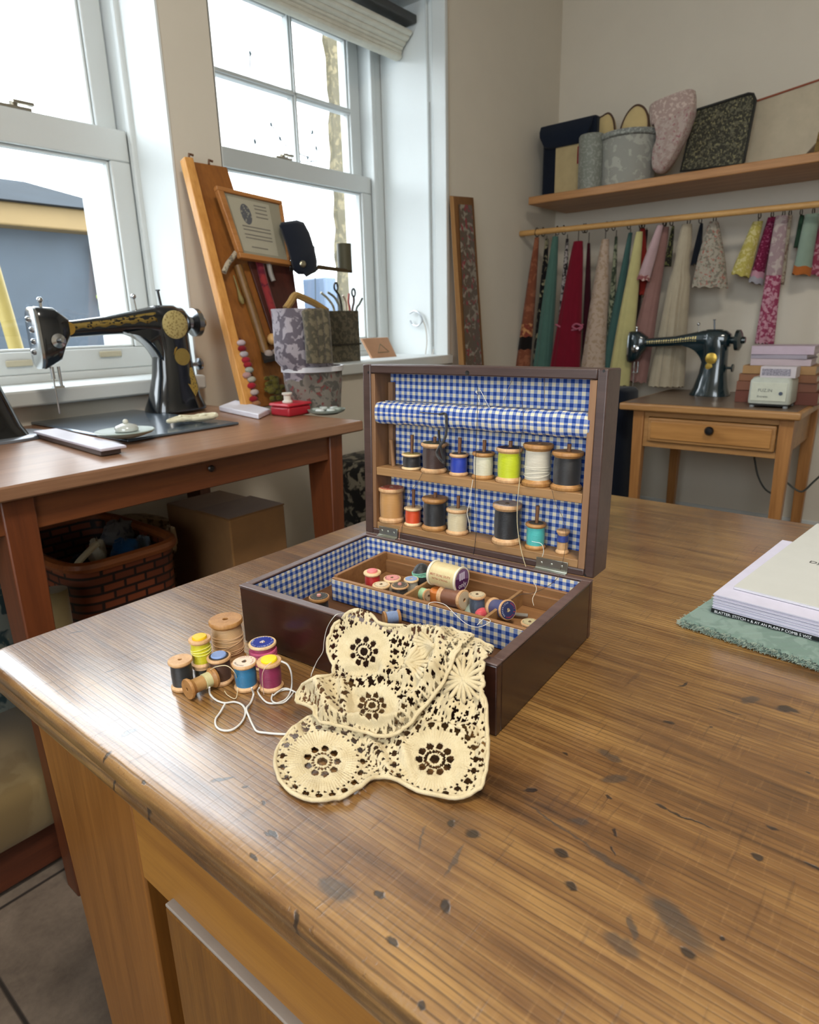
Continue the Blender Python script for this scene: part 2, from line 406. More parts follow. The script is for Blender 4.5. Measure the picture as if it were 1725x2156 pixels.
# blind cord with ring on the reveal
c0 = oX(878, 60, W2[1]-.0308); pts = [np.array([W2[1]-.0336, YW+.063, z]) for z in np.linspace(2.0, W2[2]+.042, 20)]
m = MB(); m.tube(pts, .00252, 6)
o = m.build('blind_cord', plain('9a9a96', .6)); tag(o, 'thin grey beaded blind cord hanging down the right reveal', 'cord')
h = thing('cord_cleat', 'white curled hook with cord on the right window reveal', 'hook', oX(872, 672, W2[1]-.0084))
P = [oX(a, b_, W2[1]-.0252) for a, b_ in ((863, 660), (874, 655), (886, 664), (889, 676), (880, 686), (870, 684), (864, 675))]
m = MB(org=h.location); m.tube(bez(P, 6), .0042, 8); m.build('hook', metal('c8ccd0', .3), h)
P = [oX(a, b_, W2[1]-.0196) for a, b_ in ((886, 664), (896, 690), (899, 720), (896, 752))]+[oX(908, 752, W2[1]-.0196), oX(914, 735, W2[1]-.0196)]
MB(org=h.location).tube(bez(P, 6), .00308, 6).build('loop_cord', plain('c9c4bc', .7), h)
# ================================================================ outdoors
YO = 7.5
g = MB().box((-30, YOUT+.3, -.3), (30, 40, -.2)).build('ground', plain('6b6f72', .9, 0, .2, 2, .1), smooth=0); g['kind'] = 'structure'; g.name = 'ground'
bh = thing('neighbour_building', 'low slate-roofed building with a cream fascia across the yard', 'building', oY(120, 620, YO))
org = np.array(bh.location)
pa = oY(0, 478, YO); pb = oY(245, 500, YO); zf1 = oY(100, 442, YO)[2]; zf0 = oY(100, 488, YO)[2]
xl, xr = -6.0, oY(238, 480, YO)[0]
bh.location = (float((xl+xr)/2), YO, -.2); org = np.array(bh.location)
MB(org=org).box((xl, YO, -.2), (xr-.0, YO+3, zf0)).build('facade', plain('2f3a44', .7, 0, .25, 3, .1), bh, smooth=0)
MB(org=org).box((xl, YO-.25, zf0), (xr+.15, YO+3, zf1)).build('fascia', plain('75603a', .7, 0, .1, 4, .1), bh, bevel=.02)
rz = oY(60, 385, YO+1.4)[2]
MB(org=org).hexa([(xl, YO-.35, zf1), (xr+.2, YO-.35, zf1), (xr+.2, YO+3, zf1), (xl, YO+3, zf1)], [(xl, YO+1.35, rz), (xr-.3, YO+1.35, rz), (xr-.3, YO+1.5, rz), (xl, YO+1.5, rz)]).build('roof', plain('20272d', .9, 0, .5, 2, .1, .1), bh, smooth=0)
p0 = oY(195, 515, YO-.05); p1 = oY(262, 640, YO-.05)
fr = MB(org=org); fr.box((p0[0], YO-.12, p1[2]), (p0[0]+.12, YO-.001, p0[2])); fr.build('door_post', plain('8a5a30', .6), bh, bevel=.01)
q0 = oY(212, 530, YO-.05); q1 = oY(240, 560, YO-.05)
MB(org=org).box((p0[0]+.12, YO-.08, p1[2]), (xr, YO-.001, p0[2])).build('render_panel', plain('a8a498', .7), bh, bevel=.01)
MB(org=org).box((q0[0], YO-.14, q1[2]), (q1[0], YO-.081, q0[2])).build('small_window', plain('4a5a68', .3), bh, bevel=.01)
# shrub
def leafball(name, label, cat, c, r, n, col, sz):
    t = thing(name, label, cat, (c[0], c[1], -.2)); m = MB(org=t.location)
    for i in range(n):
        d = RNG.normal(size=3); d /= np.linalg.norm(d); p = np.array(c)+d*r*(.5+.5*RNG.random()); a = RNG.normal(size=3); a /= np.linalg.norm(a); b_ = np.cross(a, d); b_ /= max(np.linalg.norm(b_), 1e-6)
        m.add([p-a*sz, p+b_*sz*.5, p+a*sz, p-b_*sz*.5+d*sz*.1], [(0, 1, 2, 3)])
    m.build('foliage', plain(col, .7, 0, .3, 3, 0), t)
    MB(org=t.location).cyl((c[0], c[1], -.2), (c[0], c[1], c[2]), .03, .015, 8).build('stem', plain('4a3a28', .8), t)
sc_ = oY(240, 638, 5.5)
leafball('garden_shrub', 'yellow-green shrub outside the lower right of the near window', 'shrub', (float(sc_[0]), 5.5, float(sc_[2])), .13, 260, '6a7a2a', .03)
# pole at far left
pp = oY(8, 600, 3.2); pq = oY(38, 690, 3.2)
MB().cyl(pq+np.array([.10, 0, -.2-pq[2]]), pp+np.array([-.05, 0, .25]), .03, n=12).build('leaning_pole', plain('8a7a3c', .6)).update_tag()
tag(bpy.data.objects['leaning_pole'], 'thin yellow pole leaning outside the left window', 'pole')
# rendered stone pier outside far window
ys_ = 3.6
s0 = oY(660, 60, ys_); s1 = oY(715, 200, ys_); 
x_l = float(oY(697, 160, ys_)[0]); 
m = MB(); zs = np.linspace(-.2, 3.6, 40); cols = []
for i, z in enumerate(zs):
    xx = x_l+.012*math.sin(i*2.3)+.010*math.sin(i*.9+1); w_ = .21+.008*math.sin(i*1.3)
    m_ = [(xx, ys_, z), (xx+w_, ys_, z), (xx+w_, ys_+.05, z), (xx, ys_+.05, z)]; cols.append(m_)
m.rings(cols)
o = m.build('stone_pier', cloth('4c4634', '6a6149', 200, .95, 26), smooth=60); tag(o, 'roughcast stone pier standing outside the far window', 'pier')
# climbing twigs
tw = thing('climbing_twigs', 'bare dark twigs showing through the far window', 'twigs', oY(600, 340, 2.75))
m = MB(org=tw.location)
for pts in (((600, 335), (622, 322), (640, 328), (655, 332)), ((612, 322), (598, 300), (590, 292), (578, 272), (570, 262)), ((655, 280), (662, 300), (668, 315), (664, 325)), ((526, 110), (527, 125), (526, 145)), ((536, 290), (537, 305), (538, 315)), ((600, 330), (610, 338), (650, 340), (672, 338))):
    m.tube(bez([oY(a, b_, 2.75+.05*math.sin(a)) for a, b_ in pts], 5), .0035, 5)
for a, b_ in ((590, 292), (571, 262), (658, 278), (666, 312), (527, 112), (537, 298), (605, 327), (630, 322), (648, 332)):
    c = oY(a, b_, 2.75); m.sphere(c, .009, 6, 5, (1, .5, 1.3))
m.tube(bez([oY(655, 335, 2.75), oY(660, 420, 2.76), oY(664, 600, 2.76), oY(668, 745, 2.75), np.array([oY(668, 745, 2.75)[0]+.02, 2.75, -.2])], 5), .003, 5)
m.build('twig', plain('39464e', .8), tw)
# parked blue-grey shapes seen low through the far window
cx = oY(690, 590, 6.0)
cr = thing('garden_bins', 'blue-grey bins outside the far window beyond the sill', 'bin', (float(cx[0]), 6.0, -.2))
org = np.array(cr.location)
a0 = oY(683, 583, 6.0); a1 = oY(712, 640, 6.0)
MB(org=org).box((a0[0], 6.0, -.2), (a1[0], 6.4, a0[2])).build('bin_body', plain('46566a', .6), cr, bevel=.02)
a0 = oY(722, 605, 6.0); a1 = oY(745, 650, 6.0)
MB(org=org).box((a0[0], 6.0, -.2), (a1[0], 6.4, a0[2])).build('bin_body', plain('30415e', .6), cr, bevel=.02)
# ================================================================ main work table
TX0, TX1, TY1, TY0 = .1825, 1.192, .765, -1.35
def table_mat():
    m, nt, b = newmat('worn_table_wood')
    v = coords(nt, (1, .05, 1)); va = coords(nt)
    n1 = noise(nt, v, 60, 5, .62, .6); n2 = noise(nt, v, 320, 3, .6, .2); n3 = noise(nt, va, 4.5, 4, .6, .6); n4 = noise(nt, coords(nt, (.09, 1, 1)), 420, 2, .5, .1)
    f = math_(nt, 'ADD', math_(nt, 'MULTIPLY', n1, .42), math_(nt, 'ADD', math_(nt, 'MULTIPLY', n2, .25), math_(nt, 'MULTIPLY', n3, .42)), clamp=True)
    col = ramp(nt, f, [(.36, '382310'), (.5, '704c26'), (.66, 'a07842')])
    # annual-ring lines running along the board
    w = nt.nodes.new('ShaderNodeTexWave'); w.bands_direction = 'X'; w.inputs['Scale'].default_value = 62; w.inputs['Distortion'].default_value = 3.0
    w.inputs['Detail'].default_value = 3; w.inputs['Detail Scale'].default_value = 1.2
    nt.links.new(coords(nt, (1, .12, 1)), w.inputs['Vector'])
    lines = ramp(nt, w.outputs['Fac'], [(.0, 1.0), (.22, 0.0)])
    msk = ramp(nt, n3, [(.35, 0.15), (.6, 1.0)])
    col = mix(nt, math_(nt, 'MULTIPLY', math_(nt, 'MULTIPLY', lines, msk), .62), col, lin('2f1c0c'))
    # fine cross scratches
    cr = ramp(nt, n4, [(.62, 0.0), (.72, 1.0)])
    col = mix(nt, math_(nt, 'MULTIPLY', cr, .17), col, lin('b48a58'))
    cr2 = ramp(nt, noise(nt, coords(nt, (.07, 1, 1), (0, 0, .06)), 260, 2, .5, .1), [(.66, 0.0), (.72, 1.0)])
    col = mix(nt, math_(nt, 'MULTIPLY', cr2, .32), col, lin('3a2412'))
    # ink blots, burns and dents
    g = bpy.data.node_groups.new('blot', 'ShaderNodeTree')
    for nm, ty in (('Vec', 'NodeSocketVector'), ('Center', 'NodeSocketVector'), ('Angle', 'NodeSocketFloat'), ('Inv', 'NodeSocketVector')):
        g.interface.new_socket(nm, in_out='INPUT', socket_type=ty)
    g.interface.new_socket('Mask', in_out='OUTPUT', socket_type='NodeSocketFloat')
    gi = g.nodes.new('NodeGroupInput'); go = g.nodes.new('NodeGroupOutput')
    s1 = g.nodes.new('ShaderNodeVectorMath'); s1.operation = 'SUBTRACT'; g.links.new(gi.outputs[0], s1.inputs[0]); g.links.new(gi.outputs[1], s1.inputs[1])
    r_ = g.nodes.new('ShaderNodeVectorRotate'); r_.rotation_type = 'Z_AXIS'; g.links.new(s1.outputs[0], r_.inputs['Vector']); g.links.new(gi.outputs[2], r_.inputs['Angle'])
    mu = g.nodes.new('ShaderNodeVectorMath'); mu.operation = 'MULTIPLY'; g.links.new(r_.outputs[0], mu.inputs[0]); g.links.new(gi.outputs[3], mu.inputs[1])
    le = g.nodes.new('ShaderNodeVectorMath'); le.operation = 'LENGTH'; g.links.new(mu.outputs[0], le.inputs[0])
    mr = g.nodes.new('ShaderNodeMapRange'); mr.inputs[1].default_value = 1.15; mr.inputs[2].default_value = .75; g.links.new(le.outputs['Value'], mr.inputs[0]); g.links.new(mr.outputs[0], go.inputs[0])
    wn = N(nt, 'ShaderNodeTexNoise'); wn.inputs['Scale'].default_value = 90; wn.inputs['Detail'].default_value = 3; nt.links.new(va, wn.inputs['Vector'])
    vm = nt.nodes.new('ShaderNodeVectorMath'); vm.operation = 'MULTIPLY_ADD'; nt.links.new(wn.outputs['Color'], vm.inputs[0]); vm.inputs[1].default_value = (.009, .009, 0)
    sub = nt.nodes.new('ShaderNodeVectorMath'); sub.operation = 'ADD'; nt.links.new(va, sub.inputs[0]); sub.inputs[1].default_value = (-.0045, -.0045, 0); nt.links.new(sub.outputs[0], vm.inputs[2])
    def blots(L):
        acc = None
        for (x0, y0, x1, y1, wpx) in L:       # a stroke between two picture points, half width in px
            A = oZ(x0, y0, TT); B = oZ(x1, y1, TT); Cn = (A+B)/2; q = mpp(Cn); d = B-A; L_ = np.linalg.norm(d[:2])/2+wpx*q
            nd = nt.nodes.new('ShaderNodeGroup'); nd.node_tree = g; nt.links.new(vm.outputs[0], nd.inputs[0])
            nd.inputs[1].default_value = (float(Cn[0]), float(Cn[1]), TT); nd.inputs[2].default_value = float(-math.atan2(d[1], d[0]))
            nd.inputs[3].default_value = (1/float(L_), 1/float(wpx*q*1.25), 0)
            acc = nd.outputs[0] if acc is None else math_(nt, 'MAXIMUM', acc, nd.outputs[0])
        return acc
    dark = blots([(948, 1731, 956, 1732, 6), (988, 1752, 1000, 1757, 9), (1178, 1796, 1190, 1796, 9), (1195, 1863, 1210, 1867, 9), (938, 1900, 942, 1916, 8), (795, 1886, 806, 1886, 7),
        (572, 1750, 578, 1760, 6), (1590, 1802, 1606, 1807, 7), (1438, 2000, 1458, 2015, 11), (1402, 1521, 1418, 1524, 4), (1640, 1490, 1672, 1496, 10), (1515, 1492, 1560, 1506, 2),
        (1114, 1663, 1126, 1664, 6), (1276, 1676, 1284, 1680, 3), (1497, 1533, 1503, 1533, 2), (222, 1416, 245, 1410, 2), (258, 1549, 285, 1537, 5), (145, 1336, 176, 1328, 2),
        (450, 1645, 490, 1635, 4), (510, 1656, 520, 1655, 3), (550, 1688, 558, 1692, 3), (218, 1588, 228, 1583, 4), (1385, 1695, 1400, 1702, 5), (1400, 1702, 1505, 1745, 3),
        (1296, 1745, 1300, 1760, 3), (1286, 1785, 1294, 1800, 2), (1616, 1742, 1640, 1750, 3), (1697, 1815, 1725, 1830, 4), (1432, 1445, 1446, 1438, 3), (480, 1975, 486, 1980, 4),
        (620, 1912, 626, 1918, 5), (530, 1800, 542, 1806, 5), (730, 1590, 736, 1592, 2), (820, 1975, 832, 1990, 6), (880, 2110, 890, 2118, 7), (1190, 1585, 1194, 1590, 3), (1700, 1625, 1706, 1627, 2),
        (1185, 1362, 1190, 1362, 2), (1524, 1975, 1530, 1976, 4), (560, 1752, 566, 1758, 3), (300, 1640, 306, 1646, 3)])
    grey = blots([(1385, 1900, 1470, 1985, 26), (1285, 1975, 1335, 2005, 16), (1330, 1930, 1338, 1980, 6), (1110, 1695, 1250, 1790, 3), (1240, 1785, 1360, 1865, 7), (1265, 1580, 1300, 1600, 9), (1275, 1642, 1315, 1640, 10), (1205, 1728, 1232, 1730, 8),
        (690, 1860, 725, 1885, 18), (1570, 1478, 1590, 1470, 9), (895, 1740, 880, 1790, 3), (975, 1780, 940, 1840, 4)])
    d_ = math_(nt, 'MULTIPLY', dark, .85); g_ = math_(nt, 'MULTIPLY', grey, math_(nt, 'ADD', .3, math_(nt, 'MULTIPLY', n2, .8)))
    col = mix(nt, g_, col, lin('3c342d')); col = mix(nt, d_, col, lin('120e0c'))
    nt.links.new(col, b.inputs['Base Color'])
    rg = math_(nt, 'ADD', .31, math_(nt, 'MULTIPLY', n1, .14)); nt.links.new(rg, b.inputs['Roughness'])
    b.inputs['Specular IOR Level'].default_value = .7; b.inputs['Coat Weight'].default_value = .9; b.inputs['Coat Roughness'].default_value = .2; b.inputs['Coat IOR'].default_value = 1.6
    h = math_(nt, 'SUBTRACT', math_(nt, 'ADD', math_(nt, 'MULTIPLY', n2, .6), math_(nt, 'MULTIPLY', n4, .7)), math_(nt, 'ADD', math_(nt, 'MULTIPLY', lines, .35), math_(nt, 'ADD', math_(nt, 'MULTIPLY', cr2, .5), d_)))
    bump(nt, b, h, .38, .0010)
    return m
TM = table_mat()
tb = thing('work_table', 'large worn brown wooden work table with a scratched, ink-spotted top in the foreground', 'table', ((TX0+TX1)/2, (TY0+TY1)/2, 0))
def rrect(x0, x1, y0, y1, r, z, n=6):
    P = []
    for cx_, cy_, a0 in ((x1-r, y1-r, 0), (x0+r, y1-r, PI/2), (x0+r, y0+r, PI), (x1-r, y0+r, 1.5*PI)):
        for k in range(n+1):
            a = a0+PI/2*k/n; P.append((cx_+r*math.cos(a), cy_+r*math.sin(a), z))
    return P
m = MB()
prof = [(.012, -.042), (.006, -.041), (.0045, -.036), (.005, -.030), (.008, -.026), (.0085, -.0235), (.003, -.021), (.0005, -.016), (0, -.010), (.0015, -.005), (.005, -.0016), (.010, 0)]
m.rings([rrect(TX0+i, TX1-i, TY0+i, TY1-i, .022-i*.5, TT+z) for i, z in prof])
top = m.build('tabletop', TM, tb, smooth=50); top.location = (-tb.location.x, -tb.location.y, 0)
oak = wood('61380f', '8c5a24', 'Z', 1, .4, 1, .15); oakr = wood('74461a', '9e6c2a', 'Y', 1, .4, 1, .15); oakd = wood('52300e', '825620', 'Z', 1.4, .4, 1.4, .1)
org = np.array(tb.location)
XF = TX0+.016; yc = TY1-.018
ptl = oX(302, 1848, XF)            # inner upper corner of the first post
ypost = float(ptl[1]); zr = float(ptl[2]); print('post', yc, ypost, zr, oX(90, 1570, XF), oX(235, 2156, XF))
yc = float(oX(163, 1862, XF)[1]); 
pt_, pb_ = oX(90, 1572, XF), oX(235, 2156, XF); sl_ = (pt_[1]-pb_[1])/(pt_[2]-pb_[2]); yT = pt_[1]+sl_*(TT-.042-pt_[2]); yB = pb_[1]-sl_*pb_[2]
MB(org=org).hexa([(XF, ypost, 0), (XF+.05, ypost, 0), (XF+.05, yB, 0), (XF, yB, 0)], [(XF, ypost, TT-.042), (XF+.05, ypost, TT-.042), (XF+.05, yT, TT-.042), (XF, yT, TT-.042)]).build('corner_post', oak, tb, bevel=.003)
MB(org=org).box((XF, TY0+.02, zr), (XF+.03, ypost, TT-.042)).build('apron', oakr, tb, bevel=.002)
MB(org=org).box((XF, -.45, .06), (XF+.05, -.35, zr)).build('middle_post', oak, tb, bevel=.003)
MB(org=org).box((XF, TY0+.02, .0), (XF+.05, TY0+.12, zr)).build('corner_post', oak, tb, bevel=.003)
MB(org=org).box((XF, TY0+.1, .0), (XF+.03, ypost, .07)).build('plinth', oakr, tb, bevel=.002)
MB(org=org).box((XF+.032, TY0+.1, .07), (XF+.04, ypost, zr+.02)).build('gap_shade', plain('4a1f10', .6), tb)  # dark red sheet close behind the front paints the shade in the door gap
MB(org=org).box((XF+.05, yc-.03, .0), (TX1-.03, yc-.005, TT-.042)).build('end_panel', oakd, tb, bevel=.002)
MB(org=org).box((TX1-.06, TY0+.05, 0), (TX1-.03, yc-.03, TT-.042)).build('back_panel', oakd, tb, bevel=.002)
# inset drawer fronts; grey strip paints the light reflected on the top edge
dl = oX(350, 1905, XF-.006)
ya, yb = float(dl[1]), -.335; zt_ = float(dl[2])
dr = MB(org=org).box((XF-.008, yb, .10), (XF+.028, ya, zt_)).build('cupboard_door', oakd, tb, bevel=.003)
MB(org=org).box((XF-.0075, yb+.002, zt_), (XF+.014, ya-.001, zt_+.003)).build('lit_edge', plain('8f857c', .5), dr, bevel=.001)
# ================================================================ workbench
bf = float(oZ(0, 1027, ZB)[1]); bx1 = float(oZ(762, 885, ZB)[0]); print('bench front', bf, bx1)
wb = thing('workbench', 'reddish-brown wooden workbench standing below the windows', 'table', (.2, (bf+YW)/2, 0)); org = np.array(wb.location)
bw = wood('75523a', '9e765a', 'X', 1, .35, .7, .2); bw2 = wood('4c2512', '73401f', 'X', 1, .45, .7, .1); bw3 = wood('4c2512', '703a1c', 'Z', 1, .45, .7, .1)
BXL = -.9
MB(org=org).box((BXL, bf, ZB-.026), (bx1, YW-.004, ZB)).build('bench_top', bw, wb, bevel=.004)
az = float(oY(200, 1085, bf+.03)[2]); print('apron bottom', az)
az = float(oY(85, 1112, bf+.03)[2])
lx1 = float(oY(690, 920, bf+.03)[0]); 
MB(org=org).box((BXL+.05, bf+.03, az), (lx1, bf+.052, ZB-.026)).build('apron', bw2, wb, bevel=.002)
MB(org=org).box((BXL+.05, YW-.06, az), (lx1, YW-.04, ZB-.026)).build('apron', bw2, wb, bevel=.002)
MB(org=org).box((lx1+.01, bf+.09, az), (lx1+.03, YW-.10, ZB-.026)).build('end_apron', bw2, wb, bevel=.002)
l0 = float(oY(8, 1100, bf+.022)[0]); l1 = float(oY(84, 1105, bf+.022)[0]); print('leg', l0, l1)
for (xa, xb) in ((l0, l1), (lx1, float(oY(722, 930, bf+.022)[0]))):
    for yy in (bf+.022, YW-.11):
        sx = 1 if xa < .3 else -1
        MB(org=org).hexa([(xa+(.125 if sx > 0 else .0), yy+.02, 0), (xb+(.106 if sx > 0 else -.012), yy+.02, 0), (xb+(.106 if sx > 0 else -.012), yy+.07, 0), (xa+(.125 if sx > 0 else .0), yy+.07, 0)], [(xa, yy, ZB-.026), (xb, yy, ZB-.026), (xb, yy+.09, ZB-.026), (xa, yy+.09, ZB-.026)]).build('leg', bw3, wb, bevel=.003)
kn = oY(443, 986, bf+.028); m = MB(org=org); m.lathe([(.006, 0), (.0075, .004), (.005, .007)], 14, kn, (0, -1, 0)); m.build('screw_plug', plain('1c1210', .4), wb)
# ================================================================ thread box
BO = np.array([.37478, .553495, TT+.0004]); BW_, BD, BH, LH, LTK = .30827, .21218, .06623, .21546, .03928
BA = -1.49965959; LTH = 1.52988857
bu = np.array([math.cos(BA), math.sin(BA), 0]); bv = np.array([-bu[1], bu[0], 0]); bz = np.array([0, 0, 1.])
lup = bv*math.cos(LTH)+bz*math.sin(LTH); lno = bv*math.sin(LTH)-bz*math.cos(LTH)
LO = BO+bv*BD+bz*BH
def bw_(x, y, z): return BO+bu*x+bv*y+bz*z
def lw_(x, y, z): return LO+bu*x+lno*y+lup*z
def lid_at(px, py, yl):       # picture point -> lid-local x, z on the plane y=yl
    d = ray(px, py); t = ((LO+lno*yl-CAM)@lno)/(d@lno); w = CAM+t*d-LO; return float(w@bu), float(w@lup)
def box_at(px, py, z):
    w = oZ(px, py, BO[2]+z)-BO; return float(w@bu), float(w@bv)
GM = gingham()
darkw = wood('1d0c08', '3a1a12', 'X', 1, .3, .8, .25); rimw = wood('433230', '66504a', 'X', 1, .42, .8, .1); lidw = wood('32221f', '4f3b36', 'X', 1, .4, .8, .15); sidew = wood('160805', '2c1309', 'Y', 1, .26, .8, .25)
innw = wood('6a4526', '936a42', 'X', 1.5, .55, .8); innz = wood('6a4a30', '8f6a4a', 'Z', 1.5, .55, .8); shw = wood('7a5836', 'a67f52', 'X', 1.5, .55, .8)
bxr = thing('thread_box', 'dark wooden sewing box standing open, lined with blue gingham', 'box', BO, (0, 0, BA))
t_ = .0085
MB().box((0, 0, 0), (BW_, t_, BH-.002)).build('front_wall', darkw, bxr, bevel=.0012)
MB().box((0, BD-t_, 0), (BW_, BD, BH-.002)).build('back_wall', darkw, bxr, bevel=.0012)
MB().box((0, t_, 0), (t_, BD-t_, BH-.002)).build('side_wall', sidew, bxr, bevel=.0012)
MB().box((BW_-t_, t_, 0), (BW_, BD-t_, BH-.002)).build('side_wall', sidew, bxr, bevel=.0012)
m = MB(); m.box((-.0004, -.0004, BH-.002), (BW_+.0004, t_+.0006, BH)); m.box((-.0004, BD-t_, BH-.002), (BW_+.0004, BD, BH)); m.box((-.0004, t_+.0006, BH-.002), (t_+.0006, BD-t_, BH)); m.box((BW_-t_-.0006, t_+.0006, BH-.002), (BW_+.0004, BD-t_, BH)); m.build('rim', rimw, bxr, bevel=.0008)
MB().box((t_, t_, .001), (BW_-t_, BD-t_, .022)).build('bottom', wood('3c2412', '6a4524', 'X', 1, .5), bxr)
m = MB(); e = .0012
m.box((t_, t_, .022), (t_+e, BD-t_, BH-.003)); m.box((BW_-t_-e, t_, .022), (BW_-t_, BD-t_, BH-.003)); m.box((t_+e, BD-t_-e, .022), (BW_-t_-e, BD-t_, BH-.003)); m.box((t_+e, t_, .022), (BW_-t_-e, t_+e, BH-.003))
m.build('gingham_lining', GM, bxr, uv=True, smooth=0)
# tray
tx0, tx1, ty0, ty1, tz0, tz1 = .042, BW_-t_-e-.0004, .098, BD-t_-e-.0004, .026, .0500
w_ = .0045
m = MB(); m.box((tx0, ty0, tz0-.003), (tx1, ty1, tz0)); m.box((tx0, ty0, tz0), (tx1, ty0+w_, tz1)); m.box((tx0, ty1-w_, tz0), (tx1, ty1, tz1)); m.box((tx0, ty0+w_, tz0), (tx0+w_, ty1-w_, tz1+.002)); m.box((tx1-w_, ty0+w_, tz0), (tx1, ty1-w_, tz1))
m.box((tx0+w_, ty1-w_-.004, tz0), (tx1-w_, ty1-w_, tz1-.008))
tray = m.build('tray', innw, bxr, bevel=.0006)
MB().box((tx0+.0005, ty0-.0012, tz0-.003), (tx1, ty0, tz1-.002)).build('gingham_strip', GM, tray, uv=True, smooth=0)
for px, py in ((852, 1250), (1017, 1300)):
    xx, _ = box_at(px, py, tz1-.006); MB().box((xx, ty0+w_, tz0), (xx+.0035, ty1-w_-.004, tz1-.006)).build('divider', shw, tray, bevel=.0004)
# ---- lid (mesh with its own local frame; children are sub-parts)
FR = .0125
m = MB(); m.box((0, 0, 0), (FR, LTK, LH)); m.box((BW_-FR+.002, 0, 0), (BW_, LTK, LH)); m.box((FR, 0, LH-FR*.85), (BW_-FR+.002, LTK, LH)); m.box((FR, 0, 0), (BW_-FR+.002, LTK, .008)); m.box((FR, LTK-.003, .008), (BW_-FR+.002, LTK, LH-FR*.85))
lid = m.build('lid', lidw, bxr, bevel=.0016); lid.location = (0, BD, BH); lid.rotation_euler = (LTH-PI/2, 0, 0)
PY = LTK-.0055
MB().box((FR+.004, PY, .008), (BW_-FR, LTK-.0031, LH-FR*.85)).build('gingham_panel', GM, lid, uv=True, smooth=0)
m = MB(); m.box((FR, .001, .008), (FR+.0055, PY, LH-FR*.85-.0005)); m.build('side_batten', innz, lid, bevel=.0004)
MB().box((BW_-FR-.0055, .001, .008), (BW_-FR+.0018, PY, LH-FR*.85-.0005)).build('side_batten', innz, lid, bevel=.0004)
S1, S2 = .0885, .0165
XA, XB = FR+.006, BW_-FR-.006
MB().box((XA, .0015, S1-.010), (XB, PY, S1)).build('lid_shelf', shw, lid, bevel=.0006)
MB().box((XA, .0015, S2-.0085), (XB, PY, S2)).build('lid_shelf', shw, lid, bevel=.0006)
m = MB(); m.box((XA, PY-.006, S1), (XA+.007, PY, LH-FR*.85-.012)); m.build('inner_post', innz, lid)
# padded gingham roll
R = []; zc, ry, rz_ = .1575, .0105, .0132; xs = np.linspace(XA-.0005, XB+.003, 40)
for i, x in enumerate(xs):
    s = 1+.04*math.sin(i*1.7)+.03*math.sin(i*.6); R.append([(x, .0105-(ry*s)*math.copysign(abs(math.cos(2*PI*j/22))**.7, math.cos(2*PI*j/22)), zc+(rz_*s)*math.copysign(abs(math.sin(2*PI*j/22))**.75, math.sin(2*PI*j/22))+.0012*(x-.15)/.15) for j in range(22)])
rm = MB().rings(R); roll = rm.build('padded_roll', GM, lid, smooth=60)
ul = roll.data.uv_layers.new(name='UVMap')
for p in roll.data.polygons:
    js = [vi % 22 for vi in p.vertices]
    for li in p.loop_indices:
        vi = roll.data.loops[li].vertex_index; j = vi % 22
        if max(js)-min(js) > 11 and j < 11: j += 22
        ul.data[li].uv = (roll.data.vertices[vi].co[0]+.5, j*.0036)
MB().box((XA, .021, zc+.009), (XB+.002, PY, zc+.013)).build('roll_flap', GM, lid, uv=True, smooth=0)
# hinges, lock hole
hm = metal('b9bcb2', .28)
for a, b_ in ((.0235, .053), (.2435, .280)):
    m = MB(); m.box((a, -.0012, .001), (b_, .0, .0125)); m.box((a, -.0065, -.0006), (b_, 0, .0008)); m.tube([(a, -.0014, .0008), (b_, -.0014, .0008)], .0016, 8)
    for q in (.18, .5, .82): m.lathe([(.0014, 0), (.0009, .0006)], 10, (a+(b_-a)*q, -.0012, .0072), (0, -1, 0))
    m.build('hinge', hm, lid, bevel=.0002)
x, z = lid_at(984, 785, 0); MB().lathe([(.0026, 0), (.0026, .0006), (.0012, .0004)], 16, (x, .0003, z), (0, -1, 0)).build('lock_hole', plain('0a0807', .5), lid)
m = MB()
for px, py in ((776, 784), (1272, 781), (787, 1126), (1232, 1211)):
    x, z = lid_at(px, py, 0); m.box((-.0012, -.0004, -.0012), (.0012, .0002, .0012), R=[[.707, 0, -.707], [0, 1, 0], [.707, 0, .707]], c=(x, 0, z))
m.build('pin_mark', plain('0c0908', .5), lid)
